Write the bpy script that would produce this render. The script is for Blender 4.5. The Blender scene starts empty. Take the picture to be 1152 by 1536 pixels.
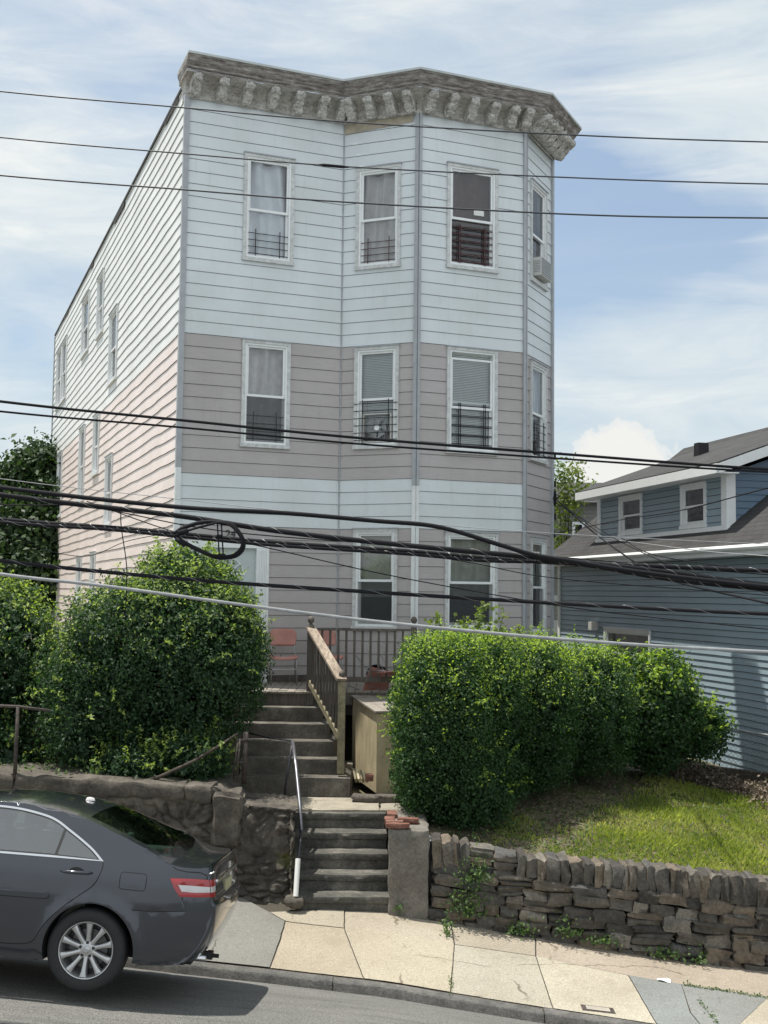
import bpy, bmesh, math, random
import numpy as np
from math import sin, cos, pi, radians, sqrt, atan2
from mathutils import Vector, Matrix, noise
from mathutils.geometry import delaunay_2d_cdt
random.seed(7); RNG = np.random.default_rng(7)
SC = bpy.context.scene; COL = SC.collection
V = Vector

# ------------------------------------------------------------------ camera
FOC = 1713.8; PIT = 0.071065; ROL = 0.011733
cF = V((0, cos(PIT), sin(PIT))); r0 = V((1, 0, 0)); u0 = r0.cross(cF)
cR = r0*cos(ROL)+u0*sin(ROL); cU = -r0*sin(ROL)+u0*cos(ROL); cC = V((0, 0, 4.0))
cam = bpy.data.cameras.new('camera'); cam.sensor_fit = 'VERTICAL'; cam.sensor_height = 36.0
cam.lens = 36.0*FOC/1536.0; cam.clip_end = 3000; cam.clip_start = 0.1
co = bpy.data.objects.new('camera', cam); COL.objects.link(co)
m = Matrix((cR, cU, -cF)).transposed().to_4x4(); m.translation = cC; co.matrix_world = m
SC.camera = co

def at(px, py, Y):
    r = cF+cR*((px-576)/FOC)+cU*((768-py)/FOC)
    return cC+r*(Y/r.y)

# ------------------------------------------------------------------ object helpers
def tag(o, label=None, cat=None, group=None, kind=None):
    if label: o['label'] = label
    if cat: o['category'] = cat
    if group: o['group'] = group
    if kind: o['kind'] = kind
    return o
def empty(name, loc=(0, 0, 0), rz=0, parent=None, mat=None):
    o = bpy.data.objects.new(name, None); COL.objects.link(o)
    o.empty_display_size = .1
    if mat is not None: o.matrix_world = mat
    else:
        o.location = loc; o.rotation_euler = (0, 0, rz)
    if parent: o.parent = parent
    return o
def kids(o): return [c for c in bpy.data.objects if c.parent == o]
def copy_tree(o, parent=None):
    c = o.copy(); COL.objects.link(c)
    if parent is not None: c.parent = parent
    for ch in kids(o): copy_tree(ch, c)
    return c

class MB:
    def __init__(s): s.v = []; s.f = []; s.m = []; s.M = Matrix.Identity(4); s.mi = 0
    def add(s, vs, fs, mi=None):
        b = len(s.v); M = s.M
        s.v += [tuple(M @ V(p)) for p in vs]
        s.f += [tuple(b+i for i in f) for f in fs]
        s.m += [s.mi if mi is None else mi]*len(fs)
        return s
    def quad(s, a, b, c, d, mi=None): return s.add([a, b, c, d], [(0, 1, 2, 3)], mi)
    def box(s, lo, hi, mi=None):
        x0, y0, z0 = lo; x1, y1, z1 = hi
        return s.add([(x0, y0, z0), (x1, y0, z0), (x1, y1, z0), (x0, y1, z0), (x0, y0, z1), (x1, y0, z1), (x1, y1, z1), (x0, y1, z1)],
                     [(0, 3, 2, 1), (4, 5, 6, 7), (0, 1, 5, 4), (1, 2, 6, 5), (2, 3, 7, 6), (3, 0, 4, 7)], mi)
    def bbox(s, lo, hi, b=.01, mi=None):
        # box with chamfered edges
        lo = V(lo); hi = V(hi); b = min(b, (hi.x-lo.x)*.45, (hi.y-lo.y)*.45, (hi.z-lo.z)*.45)
        bm = bmesh.new(); bmesh.ops.create_cube(bm, size=1)
        for v in bm.verts: v.co = V(((lo.x+hi.x)/2+v.co.x*(hi.x-lo.x), (lo.y+hi.y)/2+v.co.y*(hi.y-lo.y), (lo.z+hi.z)/2+v.co.z*(hi.z-lo.z)))
        bmesh.ops.bevel(bm, geom=bm.edges[:], offset=b, segments=2, affect='EDGES', profile=.6)
        bm.verts.index_update()
        s.add([v.co for v in bm.verts], [[v.index for v in f.verts] for f in bm.faces], mi); bm.free(); return s
    def beam(s, a, b, w, h, up=(0, 0, 1), mi=None, ext=0):
        a = V(a); b = V(b); d = (b-a).normalized(); a = a-d*ext; b = b+d*ext
        sd = d.cross(V(up)).normalized(); u = sd.cross(d)
        q = [(-w/2, -h/2), (w/2, -h/2), (w/2, h/2), (-w/2, h/2)]
        vs = [a+sd*x+u*y for x, y in q]+[b+sd*x+u*y for x, y in q]
        return s.add(vs, [(0, 1, 2, 3), (7, 6, 5, 4), (0, 4, 5, 1), (1, 5, 6, 2), (2, 6, 7, 3), (3, 7, 4, 0)], mi)
    def tube(s, pts, r, n=8, mi=None, cap=True):
        pts = [V(p) for p in pts]; rs = r if isinstance(r, (list, tuple)) else [r]*len(pts)
        vs = []; fs = []
        prev = None
        for i, p in enumerate(pts):
            d = (pts[min(i+1, len(pts)-1)]-pts[max(i-1, 0)]).normalized()
            if prev is None:
                ref = V((0, 0, 1)) if abs(d.z) < .9 else V((1, 0, 0))
                x = d.cross(ref).normalized()
            else: x = (prev-d*prev.dot(d)).normalized()
            prev = x; y = d.cross(x)
            for k in range(n):
                a = 2*pi*k/n; vs.append(p+(x*cos(a)+y*sin(a))*rs[i])
        for i in range(len(pts)-1):
            for k in range(n):
                fs.append((i*n+k, i*n+(k+1) % n, (i+1)*n+(k+1) % n, (i+1)*n+k))
        if cap:
            fs.append(tuple(range(n))[::-1]); fs.append(tuple((len(pts)-1)*n+k for k in range(n)))
        return s.add(vs, fs, mi)
    def prism(s, poly, fn, t0, t1, mi=None):
        # poly 2D, fn(x,y,t)->3D
        n = len(poly)
        vs = [fn(x, y, t0) for x, y in poly]+[fn(x, y, t1) for x, y in poly]
        fs = [tuple(range(n))[::-1], tuple(range(n, 2*n))]+[(i, (i+1) % n, n+(i+1) % n, n+i) for i in range(n)]
        return s.add(vs, fs, mi)
    def lathe(s, prof, n=24, M=None, mi=None):
        # prof: (r,z) around local z
        M = M or Matrix.Identity(4); vs = []; fs = []
        for r, z in prof:
            for k in range(n):
                a = 2*pi*k/n; vs.append(M @ V((r*cos(a), r*sin(a), z)))
        for i in range(len(prof)-1):
            for k in range(n): fs.append((i*n+k, i*n+(k+1) % n, (i+1)*n+(k+1) % n, (i+1)*n+k))
        return s.add(vs, fs, mi)
    def grid(s, P, mi=None, closed=False):
        nr = len(P); nc = len(P[0]); vs = [p for row in P for p in row]; fs = []
        for i in range(nr-1):
            for j in range(nc-1): fs.append((i*nc+j, i*nc+j+1, (i+1)*nc+j+1, (i+1)*nc+j))
        return s.add(vs, fs, mi)
    def build(s, name, mats, parent=None, smooth=False, fix=False, loc=None, auto=None):
        me = bpy.data.meshes.new(name); me.from_pydata([tuple(v) for v in s.v], [], s.f)
        if not isinstance(mats, (list, tuple)): mats = [mats]
        for k in mats: me.materials.append(k)
        me.polygons.foreach_set('material_index', s.m)
        if fix:
            bm = bmesh.new(); bm.from_mesh(me); bmesh.ops.remove_doubles(bm, verts=bm.verts, dist=1e-4)
            bmesh.ops.recalc_face_normals(bm, faces=bm.faces); bm.to_mesh(me); bm.free()
        if smooth or auto:
            me.polygons.foreach_set('use_smooth', [True]*len(me.polygons))
        if auto: me.set_sharp_from_angle(angle=radians(auto))
        me.update()
        o = bpy.data.objects.new(name, me); COL.objects.link(o)
        if parent: o.parent = parent
        if loc is not None: o.location = loc
        return o

def interp(x, xs, ys):
    if x <= xs[0]: return ys[0]+(x-xs[0])*(ys[1]-ys[0])/(xs[1]-xs[0])
    for i in range(len(xs)-1):
        if x <= xs[i+1] or i == len(xs)-2:
            return ys[i]+(x-xs[i])*(ys[i+1]-ys[i])/(xs[i+1]-xs[i])
def sstep(a, b, x):
    t = max(0, min(1, (x-a)/(b-a))); return t*t*(3-2*t)
def inpoly(x, y, P):
    c = False; n = len(P); j = n-1
    for i in range(n):
        xi, yi = P[i][0], P[i][1]; xj, yj = P[j][0], P[j][1]
        if (yi > y) != (yj > y) and x < (xj-xi)*(y-yi)/(yj-yi)+xi: c = not c
        j = i
    return c

# ------------------------------------------------------------------ materials
class NT:
    def __init__(s, name):
        s.mat = bpy.data.materials.new(name); s.mat.use_nodes = True; s.t = s.mat.node_tree
        s.t.nodes.clear(); s.out = s.n('ShaderNodeOutputMaterial')
    def n(s, typ, **kw):
        nd = s.t.nodes.new(typ)
        for k, v in kw.items():
            if k in nd.inputs: 
                if isinstance(v, bpy.types.NodeSocket): s.t.links.new(v, nd.inputs[k])
                else: nd.inputs[k].default_value = v
            else: setattr(nd, k, v)
        return nd
    def l(s, a, b): s.t.links.new(a, b)
    def ramp(s, fac, stops, interp='LINEAR'):
        r = s.n('ShaderNodeValToRGB'); r.color_ramp.interpolation = interp; e = r.color_ramp.elements
        while len(e) > 1: e.remove(e[0])
        for i, (p, c) in enumerate(stops):
            el = e[0] if i == 0 else e.new(p); el.position = p
            el.color = (*c, 1) if len(c) == 3 else c
        s.l(fac, r.inputs[0]); return r.outputs[0]
    def coord(s, kind='Object', scale=(1, 1, 1)):
        c = s.n('ShaderNodeTexCoord'); mp = s.n('ShaderNodeMapping'); s.l(c.outputs[kind], mp.inputs[0]); mp.inputs['Scale'].default_value = scale
        return mp.outputs[0]
    def noise(s, vec, scale, detail=4, rough=.6, col=False):
        n = s.n('ShaderNodeTexNoise', Scale=scale, Detail=detail, Roughness=rough); s.l(vec, n.inputs['Vector']); return n.outputs['Color' if col else 'Fac']
    def mix(s, fac, a, b, mode='MIX'):
        n = s.n('ShaderNodeMix', data_type='RGBA', blend_type=mode)
        for sock, v in ((n.inputs[0], fac), (n.inputs[6], a), (n.inputs[7], b)):
            if isinstance(v, bpy.types.NodeSocket): s.l(v, sock)
            elif isinstance(v, (int, float)): sock.default_value = v
            else: sock.default_value = (*v, 1)
        return n.outputs[2]
    def bump(s, h, strength=.3, dist=.01):
        b = s.n('ShaderNodeBump'); b.inputs['Strength'].default_value = strength; b.inputs['Distance'].default_value = dist
        s.l(h, b.inputs['Height']); return b.outputs[0]
    def pr(s, base, rough=.6, metal=0, normal=None, **kw):
        p = s.n('ShaderNodeBsdfPrincipled')
        if isinstance(base, bpy.types.NodeSocket): s.l(base, p.inputs['Base Color'])
        else: p.inputs['Base Color'].default_value = (*base, 1)
        if isinstance(rough, bpy.types.NodeSocket): s.l(rough, p.inputs['Roughness'])
        else: p.inputs['Roughness'].default_value = rough
        p.inputs['Metallic'].default_value = metal
        if normal is not None: s.l(normal, p.inputs['Normal'])
        for k, v in kw.items(): p.inputs[k.replace('_', ' ')].default_value = v
        s.l(p.outputs[0], s.out.inputs[0]); return p

def mat_plain(name, c, rough=.5, metal=0, var=.15, vs=8, bump=.0, bs=40, **kw):
    t = NT(name); co_ = t.coord()
    f = t.noise(co_, vs, 5)
    c2 = tuple(x*(1-var) for x in c); c1 = tuple(min(1, x*(1+var*.6)) for x in c)
    col = t.ramp(f, [(.3, c2), (.7, c1)])
    nm = t.bump(t.noise(co_, bs, 5), bump, .01) if bump else None
    t.pr(col, rough, metal, nm, **kw); return t.mat

def mat_siding(name, c, streak, rough=.42, stain=.0):
    t = NT(name); co_ = t.coord()
    gr = t.noise(t.coord(scale=(.7, .7, 18)), 6, 5, .7)       # wood grain embossed along the boards
    gr2 = t.noise(t.coord(scale=(1.6, 1.6, 30)), 12, 3, .6)
    big = t.noise(co_, .9, 4)
    d = tuple(x*(1-streak) for x in c); l = tuple(min(1, x*(1+streak*.7)) for x in c)
    a = t.ramp(gr, [(.3, d), (.7, l)])
    b = t.ramp(big, [(.35, (.88, .88, .86)), (.65, (1, 1, 1))])
    col = t.mix(1.0, a, b, 'MULTIPLY')
    run = t.noise(t.coord(scale=(9, 9, .5)), 1.6, 4, .7)     # rain streaks
    rr = t.ramp(run, [(.56, (1, 1, 1)), (.78, (.80, .79, .76))])
    col = t.mix(.55+stain, col, rr, 'MULTIPLY')
    if stain:
        st = t.noise(co_, 1.7, 5, .7); sr = t.ramp(st, [(.55, (1, 1, 1)), (.72, (.62, .56, .47))]); col = t.mix(.5, col, sr, 'MULTIPLY')
    t.pr(col, rough, 0, t.bump(gr2, .25, .004)); return t.mat

M = {}
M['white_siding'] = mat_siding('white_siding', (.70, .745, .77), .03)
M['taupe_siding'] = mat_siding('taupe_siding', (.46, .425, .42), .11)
M['sunlit_white'] = mat_siding('sunlit_white_siding', (.84, .84, .82), .03)  # lighter copy of the white siding, sunlight on the side wall put into its colour
M['sunlit_taupe'] = mat_siding('sunlit_taupe_siding', (.86, .745, .70), .07)  # taupe siding again, made paler and pinker with sunlight put into its colour
M['trim_grey'] = mat_plain('grey_trim', (.38, .40, .42), .45, var=.12)
M['trim_white'] = mat_plain('white_trim', (.74, .76, .76), .4, var=.1, vs=5)
M['trim_old'] = mat_plain('old_casing', (.60, .61, .60), .55, var=.25, vs=14, bump=.2)
M['frame_white'] = mat_plain('window_white', (.82, .84, .84), .3, var=.05)
M['dark'] = mat_plain('dark_interior', (.012, .012, .014), .9)
M['gap'] = mat_plain('gap_dark', (.10, .10, .105), .9)
M['iron'] = mat_plain('black_iron', (.022, .019, .022), .5, .4)
M['maroon_iron'] = mat_plain('maroon_iron', (.06, .018, .02), .5, .2)
M['tar'] = mat_plain('tar_roofing', (.05, .05, .05), .9, var=.4, bump=.4)
M['curtain'] = mat_plain('white_curtain', (.85, .87, .90), .9, var=.08)
M['curtain_grey'] = mat_plain('grey_curtain', (.66, .63, .62), .9, var=.15)
M['curtain_beige'] = mat_plain('beige_shade', (.48, .48, .42), .9, var=.12)
M['curtain_dark'] = mat_plain('dark_curtain', (.10, .055, .062), .9, var=.3)
M['curtain_blue'] = mat_plain('blue_curtain', (.07, .08, .11), .9, var=.3)
M['blind'] = mat_plain('blind', (.66, .69, .67), .7, var=.06)
M['paper'] = mat_plain('paper', (.75, .75, .72), .8, var=.05)
def mat_screen():
    t = NT('window_screen'); d = t.n('ShaderNodeBsdfDiffuse'); d.inputs[0].default_value = (.10, .105, .11, 1); tr = t.n('ShaderNodeBsdfTransparent'); mx = t.n('ShaderNodeMixShader'); mx.inputs[0].default_value = .5
    t.l(tr.outputs[0], mx.inputs[1]); t.l(d.outputs[0], mx.inputs[2]); t.l(mx.outputs[0], t.out.inputs[0]); return t.mat
M['screen'] = mat_screen()
M['plywood'] = mat_plain('bare_plywood', (.40, .35, .27), .8, var=.3, vs=6, bump=.2)
M['plastic_white'] = mat_plain('white_plastic', (.55, .55, .52), .5, var=.08)

def mat_glass(name, tint=(.75, .82, .85), add=.10):
    t = NT(name)
    tr = t.n('ShaderNodeBsdfTransparent'); tr.inputs[0].default_value = (*tint, 1)
    gl = t.n('ShaderNodeBsdfGlossy'); gl.inputs['Roughness'].default_value = .02
    wob = t.noise(t.coord(), 2.2, 2); t.l(t.bump(wob, .12, .03), gl.inputs['Normal'])
    fr = t.n('ShaderNodeFresnel'); fr.inputs[0].default_value = 1.5
    ma = t.n('ShaderNodeMath', operation='ADD', use_clamp=True); t.l(fr.outputs[0], ma.inputs[0]); ma.inputs[1].default_value = add
    mx = t.n('ShaderNodeMixShader'); t.l(ma.outputs[0], mx.inputs[0]); t.l(tr.outputs[0], mx.inputs[1]); t.l(gl.outputs[0], mx.inputs[2])
    t.l(mx.outputs[0], t.out.inputs[0]); return t.mat
M['glass'] = mat_glass('window_glass', (.93, .96, .97), .07)
M['car_glass'] = mat_glass('car_glass', (.62, .74, .74), .24)
M['car_glass_dark'] = mat_glass('car_rear_glass', (.34, .46, .42), .02)

def mat_cornice():
    t = NT('weathered_cornice'); c = t.coord(); n1 = t.noise(t.coord(scale=(1, 1, 3)), 5, 8, .75)
    col = t.ramp(n1, [(.30, (.20, .185, .17)), (.40, (.42, .40, .37)), (.55, (.62, .60, .56)), (.70, (.76, .75, .71))])
    v_ = t.n('ShaderNodeTexVoronoi', Scale=24., feature='SMOOTH_F1'); wv = t.n('ShaderNodeVectorMath', operation='ADD'); t.l(c, wv.inputs[0]); t.l(t.mix(1, t.noise(c, 9, 3, .6, col=True), (.18, .18, .18), 'MULTIPLY'), wv.inputs[1]); t.l(wv.outputs[0], v_.inputs['Vector'])
    h_ = t.n('ShaderNodeMath', operation='MULTIPLY_ADD'); t.l(v_.outputs['Distance'], h_.inputs[0]); h_.inputs[1].default_value = -1.6; t.l(n1, h_.inputs[2])
    t.pr(col, .85, 0, t.bump(h_.outputs[0], .8, .028)); return t.mat
def mat_cornice_dark():
    t = NT('peeling_cornice'); n1 = t.noise(t.coord(scale=(1, 1, 7)), 5, 8, .8)
    col = t.ramp(n1, [(.33, (.10, .085, .078)), (.46, (.24, .215, .20)), (.56, (.40, .375, .35)), (.65, (.68, .67, .64))])
    t.pr(col, .85, 0, t.bump(n1, 1., .03)); return t.mat
M['cornice'] = mat_cornice(); M['cornice_dark'] = mat_cornice_dark()
M['flashing'] = mat_plain('roof_flashing', (.50, .53, .52), .4, var=.2, vs=3)

def mat_stone(name, cols, sc=3., bs=30, bstr=.6, rough=.9, moss=0):
    t = NT(name); c = t.coord(); n1 = t.noise(c, sc, 8, .7); n2 = t.noise(c, bs, 6, .7)
    k = len(cols); col = t.ramp(n1, [(.3+.4*i/(k-1), x) for i, x in enumerate(cols)])
    f = t.ramp(n2, [(.3, (.62, .62, .62)), (.7, (1.25, 1.25, 1.25))]); col = t.mix(1, col, f, 'MULTIPLY')
    if moss:
        g = t.noise(c, 1.3, 5); gm = t.ramp(g, [(.62, (0, 0, 0)), (.70, (1, 1, 1))]); col = t.mix(gm, col, (.10, .10, .035))
    t.pr(col, rough, 0, t.bump(n2, bstr, .02)); return t.mat
def mat_fieldstone():
    t = NT('fieldstone'); c = t.coord(); g_ = t.n('ShaderNodeNewGeometry'); n1 = t.noise(c, 4, 7, .7); n2 = t.noise(c, 26, 7, .75)
    a = t.ramp(g_.outputs['Random Per Island'], [(0, (.055, .052, .048)), (.3, (.125, .112, .095)), (.5, (.085, .086, .088)), (.7, (.19, .155, .118)), (.85, (.105, .10, .09)), (1, (.24, .22, .19))])
    b_ = t.ramp(n1, [(.3, (.55, .55, .55)), (.7, (1.35, 1.33, 1.28))]); col = t.mix(1, a, b_, 'MULTIPLY'); f_ = t.ramp(n2, [(.3, (.55,)*3), (.7, (1.35,)*3)]); col = t.mix(1, col, f_, 'MULTIPLY')
    t.pr(col, .92, 0, t.bump(n2, .9, .025)); return t.mat
M['fieldstone'] = mat_fieldstone()
M['fieldstone_plain'] = mat_stone('fieldstone', [(.08, .075, .07), (.16, .15, .133), (.29, .265, .23)], 2.2)
M['rubble'] = mat_stone('rubble_mortar', [(.035, .031, .027), (.085, .074, .062), (.19, .165, .135)], 2.6, 16, 1.0, moss=1)
M['coping'] = mat_stone('cement_coping', [(.045, .039, .032), (.09, .078, .064), (.16, .14, .115)], 4.5, 25, .6)
M['pier'] = mat_stone('cement_pier', [(.10, .092, .08), (.17, .155, .135), (.25, .23, .20)], 3, 40, .5)
M['brick_cap'] = mat_stone('old_brick', [(.12, .05, .035), (.19, .085, .06), (.24, .13, .10)], 6, 40, .5)
M['step_stone'] = mat_stone('step_stone', [(.055, .05, .042), (.11, .10, .084), (.22, .205, .175)], 2.6, 35, .5)
M['bluestone_step'] = mat_stone('bluestone_step', [(.042, .042, .037), (.088, .085, .075), (.21, .195, .165)], 2.8, 30, .45)
M['landing'] = mat_stone('landing_concrete', [(.20, .175, .14), (.31, .28, .225), (.39, .35, .285)], 2.5, 60, .3)
M['kerb'] = mat_stone('kerb_stone', [(.06, .06, .06), (.115, .112, .105), (.19, .18, .17)], 4, 40, .6)

def mat_ground_vc(name, bs, bstr, rough=.92, speck=.35):
    # colour per slab comes from the attribute 'tint' (each slab was cast separately)
    t = NT(name); c = t.coord(); a = t.n('ShaderNodeAttribute', attribute_name='tint')
    n1 = t.noise(c, 1.1, 6, .65); n2 = t.noise(c, 55, 4, .7); n3 = t.noise(c, 7, 6, .7)
    v = t.ramp(n1, [(.3, (.80, .78, .75)), (.7, (1.1, 1.1, 1.1))]); col = t.mix(1, a.outputs['Color'], v, 'MULTIPLY')
    s = t.ramp(n2, [(.3, (1-speck,)*3), (.7, (1+speck*.7,)*3)]); col = t.mix(1, col, s, 'MULTIPLY')
    w = t.ramp(n3, [(.60, (1, 1, 1)), (.72, (.72, .70, .66))]); col = t.mix(.6, col, w, 'MULTIPLY')
    # hair cracks and dark stains of age
    vc = t.n('ShaderNodeTexVoronoi', feature='DISTANCE_TO_EDGE', Scale=.55); wv = t.n('ShaderNodeVectorMath', operation='ADD'); nw = t.mix(1, t.noise(c, 2.2, 4, .6, col=True), (.30, .30, .30), 'MULTIPLY'); t.l(c, wv.inputs[0]); t.l(nw, wv.inputs[1]); t.l(wv.outputs[0], vc.inputs['Vector'])
    ck = t.ramp(vc.outputs['Distance'], [(0, (.38, .36, .33)), (.004, (.60, .58, .55)), (.008, (1, 1, 1))]); keep = t.ramp(t.noise(c, .7, 2), [(.50, (0, 0, 0)), (.56, (1, 1, 1))]); col = t.mix(keep, col, t.mix(1, col, ck, 'MULTIPLY'))
    n4 = t.noise(c, 2.2, 8, .8); st = t.ramp(n4, [(.52, (1, 1, 1)), (.66, (.70, .68, .64))]); col = t.mix(.75, col, st, 'MULTIPLY')
    n5 = t.noise(c, 160, 2, .6); sp = t.ramp(n5, [(.36, (.62, .60, .56)), (.44, (1, 1, 1)), (.62, (1, 1, 1)), (.70, (1.3, 1.28, 1.22))]); col = t.mix(.8, col, sp, 'MULTIPLY')
    t.pr(col, rough, 0, t.bump(n2, bstr, .01)); return t.mat
M['slab'] = mat_ground_vc('sidewalk_slab', 60, .3)
def mat_asphalt():
    t = NT('asphalt'); c = t.coord(); n1 = t.noise(c, .6, 5); n2 = t.noise(c, 75, 4, .85); vo = t.n('ShaderNodeTexVoronoi', Scale=60.); t.l(c, vo.inputs['Vector'])
    col = t.ramp(n1, [(.3, (.105, .105, .102)), (.7, (.15, .148, .142))])
    s = t.ramp(n2, [(.36, (.40, .40, .40)), (.64, (1.75, 1.75, 1.7))]); col = t.mix(1, col, s, 'MULTIPLY')
    st = t.noise(t.coord(scale=(.35, 3.2, 1)), 2.2, 5, .7); sr = t.ramp(st, [(.5, (1, 1, 1)), (.66, (.62, .62, .62))]); col = t.mix(.7, col, sr, 'MULTIPLY')
    t.pr(col, .9, 0, t.bump(vo.outputs['Distance'], .5, .01)); return t.mat
M['asphalt'] = mat_asphalt()
def mat_soil():
    t = NT('soil_and_turf'); c = t.coord(); n1 = t.noise(c, 1.6, 6, .7); n2 = t.noise(c, 24, 6, .75)
    col = t.ramp(n1, [(.35, (.10, .08, .058)), (.55, (.15, .13, .075)), (.7, (.13, .17, .05))])
    s = t.ramp(n2, [(.3, (.55, .55, .55)), (.7, (1.4, 1.4, 1.4))]); col = t.mix(1, col, s, 'MULTIPLY')
    t.pr(col, .95, 0, t.bump(n2, .9, .03)); return t.mat
M['soil'] = mat_soil()
def mat_wood(name, a, b, c3, axis=(14, 14, 1.2), rough=.75):
    t = NT(name); n1 = t.noise(t.coord(scale=axis), 2.5, 6, .75); n2 = t.noise(t.coord(), 3, 4)
    col = t.ramp(n1, [(.3, a), (.52, b), (.72, c3)]); s = t.ramp(n2, [(.3, (.8, .8, .8)), (.7, (1.15, 1.15, 1.15))]); col = t.mix(1, col, s, 'MULTIPLY')
    t.pr(col, rough, 0, t.bump(n1, .4, .006)); return t.mat
M['wood_grey'] = mat_wood('weathered_wood', (.055, .045, .04), (.115, .098, .085), (.20, .175, .15))
M['wood_rail'] = mat_wood('worn_handrail', (.10, .075, .055), (.30, .24, .185), (.46, .39, .31), (9, 3, 3))
M['wood_mould'] = mat_wood('mossy_stringer', (.13, .12, .07), (.24, .21, .13), (.36, .31, .20), (6, 2, 6))
M['shed_paint'] = mat_wood('tan_shed_paint', (.42, .35, .215), (.53, .45, .295), (.60, .52, .36), (5, 5, .8), .6)
M['deck_board'] = mat_wood('deck_board', (.14, .12, .10), (.27, .24, .205), (.38, .345, .30), (2, 9, 2))
M['shingle'] = None
def mat_shingle(name, c):
    t = NT(name); co_ = t.coord('UV')
    br = t.n('ShaderNodeTexBrick', Scale=1.0); t.l(co_, br.inputs['Vector'])
    br.inputs['Brick Width'].default_value = .30; br.inputs['Row Height'].default_value = .14; br.inputs['Mortar Size'].default_value = .008
    br.inputs['Color1'].default_value = (*c, 1); br.inputs['Color2'].default_value = (*[x*.72 for x in c], 1); br.inputs['Mortar'].default_value = (*[x*.35 for x in c], 1)
    n = t.noise(t.coord(), 30, 4, .8); s = t.ramp(n, [(.3, (.65,)*3), (.7, (1.35,)*3)]); col = t.mix(1, br.outputs['Color'], s, 'MULTIPLY')
    n2 = t.noise(t.coord(), .8, 4); s2 = t.ramp(n2, [(.3, (.8,)*3), (.7, (1.15,)*3)]); col = t.mix(1, col, s2, 'MULTIPLY')
    t.pr(col, .95, 0, t.bump(br.outputs['Fac'], -.6, .02)); return t.mat
M['shingle'] = mat_shingle('brown_grey_shingle', (.056, .055, .056))
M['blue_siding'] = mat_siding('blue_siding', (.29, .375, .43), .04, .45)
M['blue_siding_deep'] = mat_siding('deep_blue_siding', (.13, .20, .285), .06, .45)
M['grey_siding'] = mat_siding('grey_far_siding', (.20, .20, .19), .1, .6)
M['cream_siding'] = mat_siding('cream_far_siding', (.42, .41, .37), .08, .6)
M['chimney'] = mat_stone('dark_chimney', [(.05, .045, .045), (.09, .08, .075), (.13, .12, .11)], 6, 40, .5)
M['galv'] = mat_plain('galvanised_wire', (.36, .37, .37), .45, .6, var=.2)
M['rust_pipe'] = mat_plain('rusty_pipe', (.08, .066, .058), .8, .3, var=.5, vs=18, bump=.4)
M['pipe_dark'] = mat_plain('painted_pipe', (.05, .05, .058), .4, .3, var=.3, vs=12)
M['pipe_steel'] = mat_plain('grey_pipe', (.20, .20, .22), .35, .7, var=.25, vs=14)
M['pipe_white'] = mat_plain('white_pvc', (.72, .72, .70), .4, var=.06)
M['chair_red'] = mat_plain('faded_red_plastic', (.42, .19, .155), .55, var=.22, vs=5)
M['chrome_leg'] = mat_plain('chair_leg_metal', (.40, .40, .40), .35, .8, var=.2)
M['cable'] = mat_plain('black_cable', (.012, .012, .015), .75, var=.2, Specular_IOR_Level=.2)
M['cable_thin'] = mat_plain('thin_cable', (.035, .04, .05), .5, var=.2)
M['cable_grey'] = mat_plain('grey_cable', (.30, .31, .32), .55, var=.25, vs=10)
M['lash'] = mat_plain('lashing_wire', (.30, .30, .30), .5, .5)
M['bark'] = mat_stone('bark', [(.035, .028, .02), (.07, .055, .042), (.12, .10, .08)], 8, 60, .8)
M['number'] = mat_plain('black_number', (.03, .03, .035), .5)

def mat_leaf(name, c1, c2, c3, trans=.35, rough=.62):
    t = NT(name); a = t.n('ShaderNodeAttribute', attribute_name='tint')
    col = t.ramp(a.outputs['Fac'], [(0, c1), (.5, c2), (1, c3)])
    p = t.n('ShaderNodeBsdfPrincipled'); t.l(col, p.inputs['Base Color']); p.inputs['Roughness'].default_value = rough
    tl = t.n('ShaderNodeBsdfTranslucent'); t.l(t.mix(1, col, (1.5, 1.6, .7), 'MULTIPLY'), tl.inputs[0])
    mx = t.n('ShaderNodeMixShader'); mx.inputs[0].default_value = trans; t.l(p.outputs[0], mx.inputs[1]); t.l(tl.outputs[0], mx.inputs[2])
    t.l(mx.outputs[0], t.out.inputs[0]); return t.mat
M['leaf_hedge'] = mat_leaf('hedge_leaf', (.020, .054, .022), (.052, .120, .034), (.42, .56, .075), .42)
M['leaf_bush'] = mat_leaf('bush_leaf', (.019, .050, .024), (.050, .108, .040), (.38, .48, .11), .4)
M['leaf_tree'] = mat_leaf('tree_leaf', (.015, .035, .014), (.03, .065, .022), (.07, .12, .035), .25, .6)
M['leaf_light'] = mat_leaf('light_tree_leaf', (.07, .11, .025), (.13, .18, .04), (.20, .25, .06), .4, .6)
M['grass'] = mat_leaf('grass_blade', (.17, .23, .04), (.31, .37, .075), (.56, .52, .25), .45, .7)
M['weed'] = mat_leaf('weed_leaf', (.03, .07, .02), (.06, .12, .03), (.12, .19, .05), .35)
M['litter'] = mat_leaf('dead_leaf', (.05, .035, .025), (.13, .10, .075), (.27, .22, .17), .1, .8)

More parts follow.
